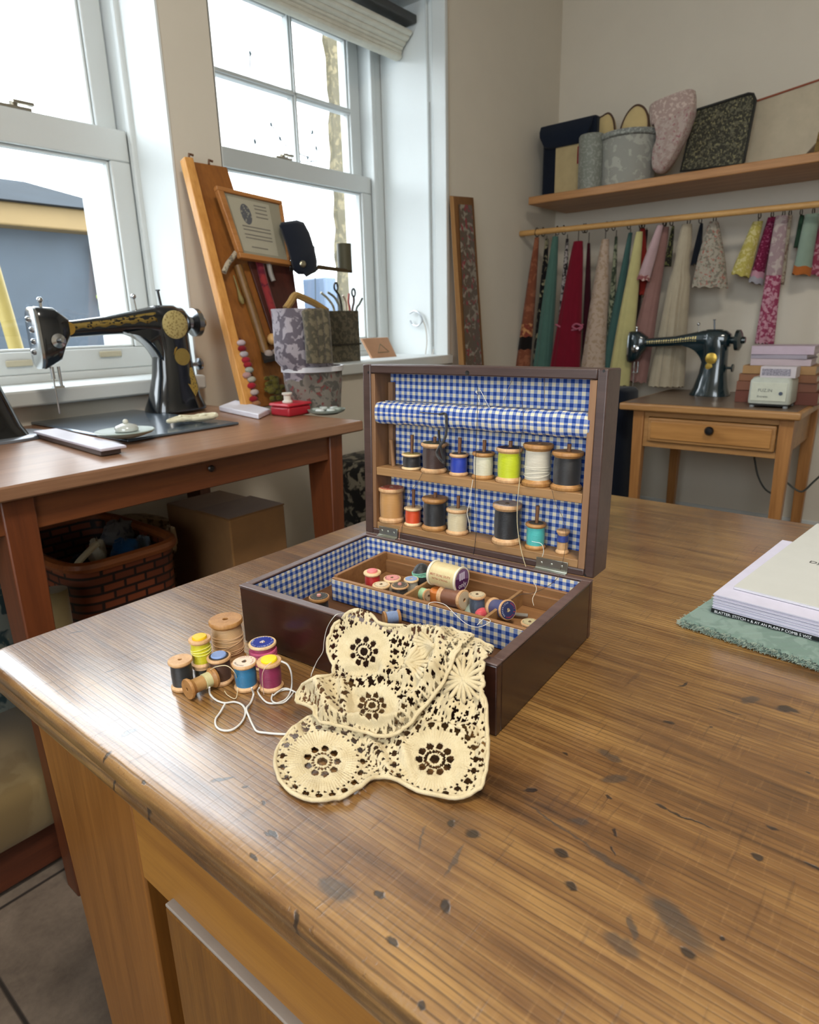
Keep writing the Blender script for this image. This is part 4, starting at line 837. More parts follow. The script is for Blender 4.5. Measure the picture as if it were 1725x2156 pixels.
# ================================================================ crochet lace
def lace():
    S_ = .088; H_ = BH+.004
    def zp(s):
        z = np.where(s < S_, H_*np.clip(1-np.clip(s, 0, 1)/S_, 0, 1)**1.45+.0022, .0022)
        return np.where(s < -.014, z-(-.014-s)*1.1, z)
    du = .00062
    xs = np.arange(.01, .37, du); ss = np.arange(-.035, .26, du)
    X, S = np.meshgrid(xs, ss)
    def pos(X, S, dz): return BO+X[..., None]*bu-S[..., None]*bv+np.stack([0*X, 0*X, dz], -1)
    Z0 = zp(S); base = pos(X, S, Z0)
    def seg(P, a, b):
        a = np.array(a, float); b = np.array(b, float); d = b-a; t = np.clip(((P-a)@d)/(d@d), 0, 1); return np.hypot(*np.moveaxis(P-(a+t[..., None]*d), -1, 0)), t
    def inpoly(P, poly):
        x, y = P[..., 0], P[..., 1]; r = np.zeros(x.shape, bool); n = len(poly)
        for i in range(n):
            x1, y1 = poly[i]; x2, y2 = poly[(i+1) % n]
            if y1 == y2: continue
            c = ((y1 > y) != (y2 > y)) & (x < (x2-x1)*(y-y1)/(y2-y1)+x1); r ^= c
        return r
    def wob(poly, amp=3.2, step=17):     # scalloped outline
        out = []; 
        P = [np.array(p, float) for p in bez([np.array(p+(0,), float) for p in poly+[poly[0]]], 8)]; L = 0
        for i in range(len(P)-1):
            d = P[i+1]-P[i]; l = np.linalg.norm(d); n = np.array([d[1], -d[0], 0])/max(l, 1e-6); out.append(tuple((P[i]+n*amp*abs(math.sin(PI*L/step)))[:2])); L += l
        return out
    AA = [(722, 1302), (745, 1288), (766, 1288), (786, 1300), (800, 1316), (838, 1320), (880, 1318), (925, 1322), (975, 1326), (995, 1338), (960, 1372), (945, 1410), (925, 1448), (900, 1480), (872, 1512), (850, 1532), (815, 1548), (770, 1540), (728, 1528), (690, 1522), (668, 1510), (660, 1488), (632, 1478), (626, 1468), (640, 1444), (665, 1430), (700, 1424), (704, 1400), (694, 1375), (693, 1352), (702, 1325)]
    BB = [(935, 1328), (975, 1324), (1010, 1334), (1032, 1352), (1034, 1372), (1014, 1388), (1018, 1404), (1010, 1420), (1018, 1440), (1012, 1456), (1022, 1480), (1024, 1530), (1026, 1560), (1024, 1600), (1018, 1640), (1002, 1664), (965, 1678), (925, 1672), (880, 1662), (845, 1644), (806, 1634), (778, 1640), (752, 1660), (722, 1676), (690, 1683), (648, 1680), (612, 1664), (592, 1640), (583, 1610), (586, 1580), (604, 1552), (625, 1530), (655, 1512), (700, 1500), (780, 1510), (850, 1480), (900, 1420), (925, 1370)]
    ridgesA = [((700, 1330), (790, 1300), 22, .004), ((935, 1335), (920, 1440), 14, .007), ((920, 1440), (850, 1535), 14, .006), ((670, 1450), (705, 1520), 16, .012), ((700, 1430), (800, 1420), 9, -.006), ((640, 1452), (690, 1440), 18, .010),
               ((730, 1450), (735, 1510), 10, .008), ((880, 1350), (860, 1500), 12, .004), ((820, 1430), (900, 1450), 12, .005), ((690, 1525), (850, 1540), 8, .007), ((830, 1335), (905, 1345), 9, .004), ((755, 1480), (820, 1500), 14, -.005)]
    ridgesB = [((1010, 1350), (1018, 1500), 10, .004), ((960, 1370), (950, 1500), 12, .003), ((1020, 1560), (1010, 1650), 9, .003), ((780, 1560), (820, 1620), 12, .004), ((845, 1560), (870, 1640), 9, .003), ((740, 1545), (690, 1510), 10, .005), ((900, 1530), (1000, 1540), 8, .003), ((600, 1570), (640, 1530), 10, .004)]
    # motifs: picture centre, radii in px (horizontal, vertical), ring hole count, layer
    mot = [(768, 1373, 74, 76, 9, 'A'), (785, 1487, 74, 66, 10, 'A'), (680, 1605, 96, 82, 9, 'B'), (917, 1600, 98, 84, 10, 'B')]
    Vs = []; Fs = []; off = 0; surf = {}
    for layer, poly, ridg, lift in (('B', wob(BB), ridgesB, .0), ('A', wob(AA), ridgesA, .0065)):
        P = proj(base)
        dz = np.zeros_like(X)+lift
        for a, b, w, h in ridg:
            h *= 1.35
            d, t = seg(P, a, b); dz += h*np.exp(-(d/w)**2)*(.6+.4*np.sin(PI*np.clip(t, 0.1, .9)))
        dz += .0011*np.sin(X*260+S*90)+.0009*np.sin(S*310-X*120)
        if layer == 'A': dz += .002*np.sin(X*95+1)*np.sin(S*80)
        Q = pos(X, S, Z0+np.maximum(dz, lift*.5+.0003*0)); 
        # push outwards from the steep part as well
        Q = Q-bv*(.35*np.maximum(dz, 0)*(S < S_))[..., None]
        pix = proj(Q); keep = inpoly(pix, poly)
        if layer == 'B': keep &= ~inpoly(pix, [(700, 1300), (940, 1325), (925, 1400), (870, 1490), (800, 1520), (640, 1490), (640, 1420)])
        tex = np.zeros_like(X); inm = np.zeros(X.shape, bool)
        for (cx, cy, rx, ry, nh, ly) in mot:
            if ly != layer: continue
            u = (pix[..., 0]-cx)/rx; v = (pix[..., 1]-cy)/ry; r = np.hypot(u, v); th = np.arctan2(v, u)
            ins = r < 1.0; inm |= ins
            hole = (r < .10)
            k = np.round(th*nh/(2*PI)); dth = th-k*2*PI/nh; hole |= (((r-.335)/.075)**2+(dth*r/.075)**2 < 1)
            k2 = np.round(th*2*nh/(2*PI)-.5)+.5; d2 = th-k2*2*PI/(2*nh); hole |= (((r-.20)/.03)**2+(d2*r/.022)**2 < 1)
            no = 19; k3 = np.round(th*no/(2*PI)); d3 = th-k3*2*PI/no; hole |= (((r-.885)/.055)**2+(d3*r/.070)**2 < 1)
            for q, no4 in ((.79, 34), (.97, 40)):
                k4 = np.round(th*no4/(2*PI)); d4 = th-k4*2*PI/no4; hole |= (((r-q)/.016)**2+(d4*r/.022)**2 < 1)
            keep &= ~(hole & ins)
            den = ((r > .44) & (r < .80)).astype(float)
            ribs = np.abs(np.sin(th*34))*.0011*den+.0006*np.abs(np.sin(r*60))*den
            knit = (1-den)*.0011*np.abs(np.sin(th*26+np.round(r*16)*1.6))*np.abs(np.sin(r*50))
            lipr = .0006*np.exp(-((r-.44)/.03)**2)+.0007*np.exp(-((r-.81)/.03)**2)+.0006*np.exp(-((r-.13)/.03)**2)+.0005*np.exp(-((r-.24)/.03)**2)
            tex = np.where(ins, ribs+knit+lipr, tex)
        # net filler between motifs
        xs_, ys_ = X, S; sp = .0046; ci = np.floor(xs_/sp).astype(int); cj = np.floor(ys_/sp).astype(int)
        rs = np.random.default_rng(3 if layer == 'A' else 9); J = rs.random((120, 120, 3)); f1 = np.full(X.shape, 9.); f2 = f1.copy(); big = np.zeros(X.shape)
        for di in (-1, 0, 1):
            for dj in (-1, 0, 1):
                a = (ci+di) % 120; b = (cj+dj) % 120; px = (ci+di+.15+.7*J[a, b, 0])*sp; py = (cj+dj+.15+.7*J[a, b, 1])*sp; d = np.hypot(xs_-px, ys_-py)
                f2 = np.where(d < f1, f1, np.minimum(f2, d)); big = np.where(d < f1, J[a, b, 2], big); f1 = np.minimum(f1, d)
        fil = ~inm; hole = fil & (f1 < sp*(.06+.24*big))
        keep &= ~hole
        fine = fil & (np.hypot((xs_/.00235) % 1-.5, (ys_/.00235+.5*(np.floor(xs_/.00235) % 2)) % 1-.5) < .25) & (f2-f1 > .0008)
        keep &= ~(fine & (big > .62))
        if layer == 'B':
            u = (pix[..., 0]-979)/44; v = (pix[..., 1]-1434)/48; r = np.hypot(u, v); th = np.arctan2(v, u); k5 = np.round(th*18/(2*PI)-.5)+.5; d5 = th-k5*2*PI/18
            keep &= ~((r > .34) & (r < .9) & (np.abs(d5)*r < .055+.02*np.sin(k5*5)))
        edge = np.clip(1-(f2-f1)/.0016, 0, 1)
        tex = np.where(fil, .0009*edge+.0005*np.abs(np.sin(X*2100+S*900))*np.abs(np.sin(S*2000-X*800)), tex)
        Q = Q+(np.array([0, 0, .75])-.55*bv)*tex[..., None]
        # remove sheet where it would sink in the table / box
        idx = -np.ones(X.shape, int); kc = keep[:-1, :-1] & keep[1:, :-1] & keep[:-1, 1:] & keep[1:, 1:]
        used = np.zeros(X.shape, bool); used[:-1, :-1] |= kc; used[1:, :-1] |= kc; used[:-1, 1:] |= kc; used[1:, 1:] |= kc
        idx[used] = np.arange(used.sum())+off; Vs.append(Q[used]); off += int(used.sum())
        i, j = np.nonzero(kc); Fs.append(np.stack([idx[i, j], idx[i+1, j], idx[i+1, j+1], idx[i, j+1]], -1)); surf[layer] = (pix, Q)
    V = np.concatenate(Vs); F = np.concatenate(Fs)
    # spider flower of loose cords on the right-hand fold, plus a half one on the left layer
    m = MB()
    pixB, QB = surf['B']; pixA, QA = surf['A']
    def onlace(px, py, pix, Q):
        d = np.hypot(pix[..., 0]-px, pix[..., 1]-py); k = np.unravel_index(np.argmin(d), d.shape); return Q[k]
    up_ = np.array([0, 0, 1.])*.6-bv*.6
    for (cx, cy, n, R0, pix, Q, a0, a1) in ((979, 1434, 18, 46, pixB, QB, 0, 2*PI), (860, 1398, 9, 40, pixA, QA, -1.2, 1.0), (915, 1362, 8, 42, pixA, QA, 2.2, 4.0)):
        c = onlace(cx, cy, pix, Q)+up_*.003
        for k in range(n):
            a = a0+(a1-a0)*(k+.5)/n; rr = R0*(.82+.3*random.random()); ex = math.cos(a)*rr; ey = math.sin(a)*rr*1.05
            if cx == 979 and ex > 40: ex = 40
            pts = [c, onlace(cx+ex*.35, cy+ey*.35, pix, Q)+up_*.0028, onlace(cx+ex*.7, cy+ey*.7, pix, Q)+up_*.002, onlace(cx+ex, cy+ey, pix, Q)+up_*.0008]
            m.tube(bez(pts, 4), .00095, 6)
        m.sphere(c, .0016, 8, 6)
    # corded border along the edges of the two layers
    for poly, (pix, Q) in ((wob(AA, 2.6), surf['A']), (wob(BB, 2.6), surf['B'])):
        pts = poly[::3]
        if pix is pixB: pts = [p for p in pts if not (p[0] < 945 and p[1] < 1525 and not (p[0] < 700 and p[1] > 1505))]
        run = [onlace(p[0], p[1], pix, Q)+up_*.0003 for p in pts]
        seg_ = [run[0]]
        for p in run[1:]:
            if np.linalg.norm(p-seg_[-1]) > .018:
                if len(seg_) > 3: m.tube(seg_, .0008, 6)
                seg_ = [p]
            elif np.linalg.norm(p-seg_[-1]) > 1e-5: seg_.append(p)
        if len(seg_) > 3: m.tube(seg_, .0008, 6)
    org = BO+bu*.17-bv*.1; org[2] = TT
    me = bpy.data.meshes.new('crochet_lace'); nV = len(V); V2 = np.concatenate([V, np.array(m.v)]) ; V2 = V2-org
    V2[:, 2] = np.maximum(V2[:, 2], .0009)
    me.from_pydata(V2.tolist(), [], F.tolist()+[tuple(i+nV for i in f) for f in m.f]); me.update(); me.polygons.foreach_set('use_smooth', [True]*len(me.polygons))
    o = bpy.data.objects.new('crochet_lace', me); COL.objects.link(o); o.location = [float(q) for q in org]
    mt, nt, b = newmat('ecru_cotton'); v = coords(nt); n = noise(nt, v, 1500, 2); n2 = noise(nt, v, 60, 3)
    nt.links.new(ramp(nt, math_(nt, 'ADD', math_(nt, 'MULTIPLY', n2, .6), math_(nt, 'MULTIPLY', n, .4)), [(.3, 'b9a67e'), (.7, 'd8c9a6')]), b.inputs['Base Color'])
    b.inputs['Roughness'].default_value = .85; b.inputs['Specular IOR Level'].default_value = .2; b.inputs['Sheen Weight'].default_value = .2; bump(nt, b, n, .6, .0008)
    me.materials.append(mt)
    sm = o.modifiers.new('solid', 'SOLIDIFY'); sm.thickness = .0009; sm.offset = 1
    tag(o, 'cream crochet lace mat draped over the front edge of the sewing box onto the table', 'lace')
lace()
# ================================================================ magazines at the right edge of the table
def slab(m, pts, z0, z1, dz=(0, 0, 0, 0)):
    m.hexa([(p[0], p[1], z0) for p in pts], [(p[0], p[1], z1) for p in pts])
P0 = oZ(1432, 1312, TT+.004); P1 = oZ(1760, 1418, TT+.004); 
ug = (P1-P0)/np.linalg.norm(P1-P0); vg = np.array([-ug[1], ug[0], 0])
ed = 0
gl = thing('folded_cloth', 'folded sage green cloth with a frayed edge under the magazines', 'cloth', (P0[0], P0[1], TT+.0005))
m = MB(org=gl.location)
L = .27; Dp = .275
rows = []
nx = 150
for k, (z, inn) in enumerate(((.0008, .002), (.003, 0), (.0055, .0015), (.0075, .0), (.0095, .002))):
    row = []
    for i in range(nx+1):
        a = L*i/nx; j = .0014*math.sin(i*2.1+k)+.0012*math.sin(i*.73+k*2)+.0008*random.random()
        row.append(P0+ug*a+vg*(inn+j))
    rows.append(([tuple([p[0], p[1], TT+z+.0006*math.sin(i*.5+k)]) for i, p in enumerate(row)]))
R = []
for r in rows: 
    z = r[0][2]; back = [tuple(P0+ug*L+vg*Dp+np.array([0, 0, z-P0[2]])), tuple(P0+vg*Dp+np.array([0, 0, z-P0[2]]))]; R.append(list(r)+back)
m.rings(R); m.build('folded_layers', cloth('667a70', '74877d', 700, .9, 50), gl, smooth=50)
m = MB(org=gl.location)
for i in range(1500):
    a = L*random.random(); p = P0+ug*a+vg*.002; p[2] = TT+.001+.0075*random.random()**1.5; d = -vg*(.002+.0035*random.random())+ug*random.uniform(-.003, .003)+np.array([0, 0, random.uniform(-.001, .001)])
    q = p+d; q[2] = max(q[2], TT+.0006); m.tube([p, (p+q)/2+ug*random.uniform(-.001, .001), q], .00022, 3)
for i in range(90):
    p = P0+vg*.10*random.random()**2; p[2] = TT+.001+.006*random.random(); q = p-ug*(.002+.004*random.random()); m.tube([p, q+vg*.001], .00022, 3)
m.build('fringe', plain('9aa698', .9), gl)
# thick black-backed catalogue
z0 = TT+.0105
A = oZ(1497, 1288, z0); Bq = oZ(1800, 1372, z0); hb = height(A, 1250); Cq = A+oZ(1655, 1138, z0+hb)-oZ(1497, 1250, z0+hb)
u2 = (Bq-A)/np.linalg.norm(Bq-A); v2 = Cq-A; v2 = v2-u2*(v2@u2); v2 /= np.linalg.norm(v2)
ct = thing('catalogue', 'thick white-paged catalogue with a black spine cover lying on the green cloth', 'book', (A[0], A[1], z0))
def pg(m, a0, b0, a1, b1, za, zb):
    q = [A+u2*a0+v2*b0, A+u2*a1+v2*b0, A+u2*a1+v2*b1, A+u2*a0+v2*b1]; m.hexa([(p[0], p[1], za) for p in q], [(p[0], p[1], zb) for p in q])
Dp2 = float(np.linalg.norm(Cq-A)); print('depth', Dp2)
m = MB(org=ct.location); pg(m, 0, 0, .21, Dp2, z0, z0+.0045); m.build('black_cover', plain('101014', .35), ct, bevel=.0005)
m = MB(org=ct.location)
npg = 14
for k in range(npg): 
    o_ = .0006*math.sin(k*2.3)+.0004*random.random(); pg(m, .0008+o_, .0008+o_, .209, Dp2-.001, z0+.0046+(hb-.0046)*k/npg, z0+.0046+(hb-.0046)*(k+.86)/npg)
m.build('pages', plain('c2bfcf', .7), ct)
ang = math.atan2(u2[1], u2[0]); 
Mx = Matrix(((u2[0], 0, -v2[0], A[0]-ct.location.x), (u2[1], 0, -v2[1], A[1]-ct.location.y), (0, 1, 0, 0), (0, 0, 0, 1)))
m = MB().text('BLATTER: STITCH + & AY AN PLAIN P COMB 5 WIZ', .0042, Mx@Matrix.Translation((.004, .0022, .0012)), align='LEFT'); m.build('spine_lettering', plain('e8e8ec', .5), ct, smooth=0)
# grey-white booklet on top
z1 = z0+hb+.0003
A3 = oZ(1545, 1240, z1); B3 = oZ(1800, 1305, z1); u3 = (B3-A3)/np.linalg.norm(B3-A3); C3 = oZ(1682, 1100, z1); v3 = C3-A3; L3 = float(np.linalg.norm(v3)); v3 = v3-u3*(v3@u3); L3 = float(np.linalg.norm(v3)); v3 /= L3
bk = thing('booklet', 'pale grey-white paper booklet on top of the catalogue', 'book', (A3[0], A3[1], z1))
m = MB(org=bk.location); q = [A3, A3+u3*.21, A3+u3*.21+v3*L3, A3+v3*L3]
m.hexa([(p[0], p[1], z1) for p in q], [(p[0], p[1], z1+.0028) for p in q]); m.build('booklet_pages', plain('c8c6cc', .7), bk, bevel=.0004)
m = MB(org=bk.location); m.hexa([(p[0], p[1], z1+.0028) for p in q], [(p[0], p[1], z1+.0036) for p in q]); m.build('cover', plain('bcbcb6', .6, 0, .05, 30), bk, bevel=.0003)
# a second folded sheet beneath, set back towards the far corner
c = oZ(1718, 1185, z1+.004); Mx = Matrix(((u3[0], v3[0], 0, c[0]-bk.location.x), (u3[1], v3[1], 0, c[1]-bk.location.y), (0, 0, 1, .0040), (0, 0, 0, 1)))
MB().text('Dy', .012, Mx).build('cover_lettering', plain('3a3a3c', .6), bk, smooth=0)
# ================================================================ sewing machines
def loft(m, secs, n=24, p=2.8):      # secs: (center, ex, ey, rx, ry)
    return m.rings([sq(c, ex, ey, rx, ry, n, p) for c, ex, ey, rx, ry in secs])
def machine(name, label, loc, rz, s, h, col, decal, bed=None, spoke=False, L=.245):
    """x runs from the pillar (0) towards the head (-L); front is -y.  h: arm top height"""
    t = thing(name, label, 'sewing machine', loc, (0, 0, rz))
    bk = plain(col, .16, 0, .05, 30, 0, .6, .6); gold = plain('a8863c', .4, .6, .3, 60, .2); chrome = metal('c2c5c8', .18)
    X, Y, Z = np.eye(3); k = h/.235; zt = h; m = MB()
    loft(m, [((.0, 0, 0), X, Y, .068*k, .052*k), ((0, 0, .006*k), X, Y, .068*k, .052*k), ((.001*k, 0, .03*k), X, Y, .058*k, .044*k), ((.004*k, 0, .08*k), X, Y, .047*k, .036*k), ((.006*k, 0, .13*k), X, Y, .042*k, .032*k),
             ((.004*k, 0, .165*k), X, Y, .043*k, .032*k), ((.0, 0, .195*k), X, Y, .045*k, .033*k), ((-.002*k, 0, .222*k), X, Y, .040*k, .029*k), ((-.004*k, 0, .234*k), X, Y, .026*k, .018*k)])
    zc = .196*k
    loft(m, [((.052*k, 0, zc), Y, Z, .020*k, .022*k), ((.036*k, 0, zc), Y, Z, .030*k, .034*k), ((.0, 0, zc), Y, Z, .032*k, .036*k), ((-.04*k, 0, zc+.004*k), Y, Z, .028*k, .031*k), ((-.08*k, 0, zc+.003*k), Y, Z, .024*k, .024*k), ((-.14*k, 0, zc-.003*k), Y, Z, .020*k, .019*k), ((-L+.045*k, 0, zc-.008*k), Y, Z, .018*k, .0165*k), ((-L+.028*k, 0, zc-.009*k), Y, Z, .017*k, .017*k)])
    # inner curve of the elbow
    loft(m, [((-.062*k, 0, zc-.006*k), Y, Z, .014*k, .012*k), ((-.045*k, 0, zc-.018*k), Y, (.6, 0, .8), .020*k, .022*k), ((-.03*k, 0, zc-.05*k), Y, (1, 0, 0), .024*k, .014*k), ((-.025*k, 0, zc-.085*k), Y, (1, 0, 0), .026*k, .008*k)])
    arc = [(-.115*k, 0, zc-.016*k)]+[(-.115*k+.085*k*math.sin(a), 0, zc-.105*k+.085*k*math.cos(a)) for a in np.linspace(.1, PI/2, 12)]+[(0, 0, zc-.13*k), (.01*k, 0, zc)]
    cc = np.array([-.01*k, 0, zc-.03*k]); m.rings([[cc+(np.array(q_)-cc)*e_+np.array([0, o_*k, 0]) for q_ in arc] for o_, e_ in ((-.025, .90), (-.020, .97), (-.012, 1), (.012, 1), (.020, .97), (.025, .90))])
    m.build('body', bk, t, smooth=60)
    m = MB(); loft(m, [((-L+.034*k, 0, zc-.006*k), Y, Z, .018*k, .020*k), ((-L+.02*k, 0, zc-.01*k), Y, Z, .026*k, .034*k), ((-L+.008*k, 0, zc-.018*k), Y, Z, .028*k, .052*k), ((-L-.022*k, 0, zc-.024*k), Y, Z, .028*k, .060*k), ((-L-.026*k, 0, zc-.024*k), Y, Z, .026*k, .058*k)], p=3.4); hd = m.build('head', bk, t, smooth=50)
    m = MB(); loft(m, [((-L-.026*k, 0, zc-.024*k), Y, Z, .027*k, .059*k), ((-L-.031*k, 0, zc-.024*k), Y, Z, .027*k, .059*k), ((-L-.033*k, 0, zc-.024*k), Y, Z, .024*k, .055*k)], p=3.4)
    for q in (-.05, -.03, -.008, .012): m.lathe([(.006*k, 0), (.006*k, .004*k), (.003*k, .007*k)], 12, (-L-.032*k, .006*k*math.sin(q*90), zc+q*k), (-1, 0, 0))
    m.build('face_plate', chrome, t, smooth=40)
    m = MB(); zb_ = zc-.08*k
    m.cyl((-L-.008*k, 0, zb_), (-L-.008*k, 0, zb_-.024*k), .004*k, n=12); m.cyl((-L-.008*k, 0, zb_-.024*k), (-L-.008*k, 0, .022*k), .0016*k, n=8); m.build('needle_bar', chrome, t)
    m = MB(); m.cyl((-L+.006*k, .002, zb_), (-L+.006*k, .002, zb_-.038*k), .0032*k, n=10); m.box((-L-.012*k, -.008*k, zb_-.043*k), (-L+.008*k, .006*k, zb_-.038*k)); m.build('presser_foot', chrome, t)
    m = MB(); m.lathe([(.012*k, 0), (.014*k, .003*k), (.006*k, .006*k), (.003*k, .02*k)], 20, (-L+.002*k, -.028*k, zc-.03*k), (0, -1, 0)); m.build('tension_dial', chrome, t)
    m = MB(); m.cyl((-L-.008*k, 0, zc+.03*k), (-L-.008*k, 0, zc+.046*k), .003*k, n=10); m.sphere((-L-.008*k, 0, zc+.048*k), .006*k, 12, 8); m.build('presser_screw', chrome, t)
    m = MB(); m.cyl((-.005*k, .0, zt-.006*k), (-.009*k, 0, zt+.030*k), .0028*k, n=10); m.lathe([(.005*k, 0), (.005*k, .003*k)], 12, (-.009*k, 0, zt+.03*k)); m.build('spool_pin', metal('55585c', .3), t)
    m = MB(); m.cyl((-.062*k, .01, zt-.012*k), (-.064*k, .01, zt+.014*k), .002*k, n=8); m.sphere((-.064*k, .01, zt+.018*k), .006*k, 12, 8); m.build('thread_guide', chrome, t)
    # hand wheel
    wheelm = metal('9a9ea2', .25) if not spoke else bk; wx = .058*k; R = .032*k if not spoke else .036*k
    m = MB(); m.lathe([(.012*k, 0), (.014*k, .012*k), (R*.55, .014*k), (R, .018*k), (R, .030*k), (R*.7, .036*k), (.013*k, .038*k), (.011*k, .048*k), (.004*k, .049*k)], 32, (wx-.006*k, 0, zc), (1, 0, 0))
    m.build('hand_wheel', wheelm, t, smooth=40)
    m = MB(); m.lathe([(.004*k, 0), (.005*k, .03*k), (.014*k, .032*k), (.014*k, .037*k)], 18, (.036*k, -.008*k, zc-.095*k), (1, 0, 0)); m.build('bobbin_winder', wheelm, t, smooth=40)
    # ornaments
    if decal == 'left':
        m = MB(); m.lathe([(.031*k, 0), (.031*k, .002*k), (.028*k, .004*k), (.0, .004*k)], 32, (.004*k, -.0315*k, zc-.004*k), (0, -1, 0)); m.build('cover_plate', spots('b0a06a', '8a7a4a', 150, .4, .35), t)
        m = MB(); m.lathe([(.019*k, 0), (.019*k, .002*k), (.0, .003*k)], 28, (.012*k, -.0325*k, zc-.075*k), (0, -1, 0)); m.build('badge', plain('a38c4c', .35, .6, .2, 200, .2), t)
        m = MB(); y0 = -.036*k
        m.prism([(.0*k, -.031*k, zc-.10*k), (.034*k, -.0315*k, zc-.10*k), (.040*k, -.039*k, zc-.15*k), (.028*k, -.043*k, zc-.165*k)], (0, 0, 0), (0, -.0012, 0)); m.build('gilt_motif', spots('8c7434', '1a1a14', 160, .28, .4), t)
        m = MB(); m.prism([(-.002*k, -.030*k, zc-.05*k), (-.008*k, -.031*k, zc-.07*k), (.002*k, -.031*k, zc-.055*k), (.004*k, -.030*k, zc-.045*k)], (0, 0, 0), (0, -.0015, 0)); m.build('gilt_motif', gold, t)
    def armface(x, f):      # front surface of the arm at x, f in -1..1 of its half height
        cs = [(-L+.028*k, .017*k, .017*k, -.009*k), (-L+.045*k, .018*k, .0165*k, -.008*k), (-.14*k, .020*k, .019*k, -.003*k), (-.08*k, .024*k, .024*k, .003*k), (-.04*k, .028*k, .031*k, .004*k), (0, .032*k, .036*k, 0)]
        xs_ = [c[0] for c in cs]; ry = np.interp(x, xs_, [c[1] for c in cs]); rz = np.interp(x, xs_, [c[2] for c in cs]); dz = np.interp(x, xs_, [c[3] for c in cs])
        return (x, -ry*(1-abs(f)**2.8)**(1/2.8)-.0007, zc+dz+f*rz)
    if decal == 'left':
        m = MB(); xs_ = np.linspace(-L+.036*k, -.036*k, 30); top_ = [armface(x, .62) for x in xs_]; bot = [armface(x, -.05-.1*math.sin(i*1.3)) for i, x in enumerate(xs_)]; V = top_+bot; n = len(xs_)
        m.add(V, [(i, n+i, n+i+1, i+1) for i in range(n-1)]); m.build('gilt_band', spots('7d682f', '14130f', 110, .33, .35), t, solid=.0006)
        m = MB(); m.lathe([(.013*k, 0), (.013*k, .0015), (0, .0018)], 20, armface(-L+.030*k, .1), (0, -1, 0)); m.build('gilt_disc', gold, t)
    else:
        m = MB(); xs_ = np.linspace(-L+.040*k, -.055*k, 22)
        for i, x in enumerate(xs_[:-1]):
            hh = .22+.16*abs(math.sin(i*2.1)); 
            a = armface(x, .25-hh*.5); b_ = armface(x+.005*k, .25-hh*.5); c = armface(x+.0062*k, .25+hh*.5); d = armface(x+.0012*k, .25+hh*.5); m.add([a, b_, c, d], [(0, 1, 2, 3)])
            m.add([armface(x+.001*k, -.12), armface(x+.006*k, -.12), armface(x+.006*k, -.2), armface(x+.001*k, -.2)], [(0, 1, 2, 3)])
        m.build('gilt_lettering', plain('d8c07c', .35, .5, .15, 200, 0), t, solid=.0006, smooth=0)
        m = MB(); m.lathe([(.020*k, 0), (.020*k, .002*k), (.016*k, .004*k), (0, .0035*k)], 28, (.002*k, -.031*k, zc-.062*k), (0, -1, 0)); m.lathe([(.012*k, 0), (.012*k, .002*k), (0, .003*k)], 20, (-.003*k, -.032*k, zc-.09*k), (0, -1, 0)); m.build('badge', plain('c6a64c', .3, .7, .15, 150, .3), t)
    if bed:
        m = MB(org=(0, 0, 0)); m.box(bed[0], bed[1]); m.build('bed', plain(bed[2], .22, .6, .05, 20, 0, .5, .3), t, bevel=.004)
    return t
PM = oZ(372, 868, ZB); qh = None
hL = height(PM+np.array([0, 0, 0]), 642); print('left machine', PM, hL)
b0 = oZ(90, 905, ZB)-PM; b1 = oZ(475, 893, ZB)-PM
LL = .27
for _ in range(30):
    pz = proj(PM+np.array([-LL-.02, 0, hL*.75]))[0]; LL += (pz-88)*.0008
mb = machine('sewing_machine', 'vintage black and gilt sewing machine standing on the workbench under the window', (PM[0], PM[1], ZB+.0075), 0, 1, hL-.008, '0a1016', 'left', bed=((-LL-.035, float(oZ(255, 933, ZB)[1]-PM[1])-.01, -.007), (float(oZ(475, 891, ZB)[0]-PM[0]), float(oZ(320, 862, ZB)[1]-PM[1]), 0.0), '6c7a88'), L=LL)
# black casting of another machine cut by the left edge
PS = oZ(-8, 925, ZB); mf = thing('sewing_machine', 'black machine foot on a grey plate, cut off by the left edge of the picture', 'sewing machine', (PS[0], PS[1], ZB)); X_, Y_ = np.array([1., 0, 0]), np.array([0, 1., 0])
q_ = mpp(PS); m = MB(); loft(m, [((-8*q_, 0, .008), X_, Y_, 66*q_, .07), ((-12*q_, 0, .03), X_, Y_, 60*q_, .06), ((-28*q_, 0, .12), X_, Y_, 52*q_, .05), ((-48*q_, 0, .24), X_, Y_, 44*q_, .042), ((-62*q_, 0, .33), X_, Y_, 30*q_, .03)]); m.build('pillar', plain('07090d', .16, 0, .05, 30, 0, .6, .6), mf, smooth=60)
m = MB(); m.rings([sq((0, 0, z), X_, Y_, 100*q_*e_, .10*e_, 40, 2.2) for z, e_ in ((.0006, 1), (.006, 1), (.008, .96))]); m.build('foot_plate', plain('73777e', .3, .3, .05, 20, 0), mf, smooth=40)
PR = oZ(1494, 833, ZD); hR = height(PR, 693); LR = .25
for _ in range(30):
    pz = proj(PR+np.array([0, LR+.02, hR*.8]))[0]; LR += (pz-1335)*.001
machine('sewing_machine', 'dark green-black sewing machine with gold lettering on the small desk', (PR[0], PR[1], ZD+.0005), -PI/2, 1, hR, '12262c', 'right', L=LR, spoke=True)
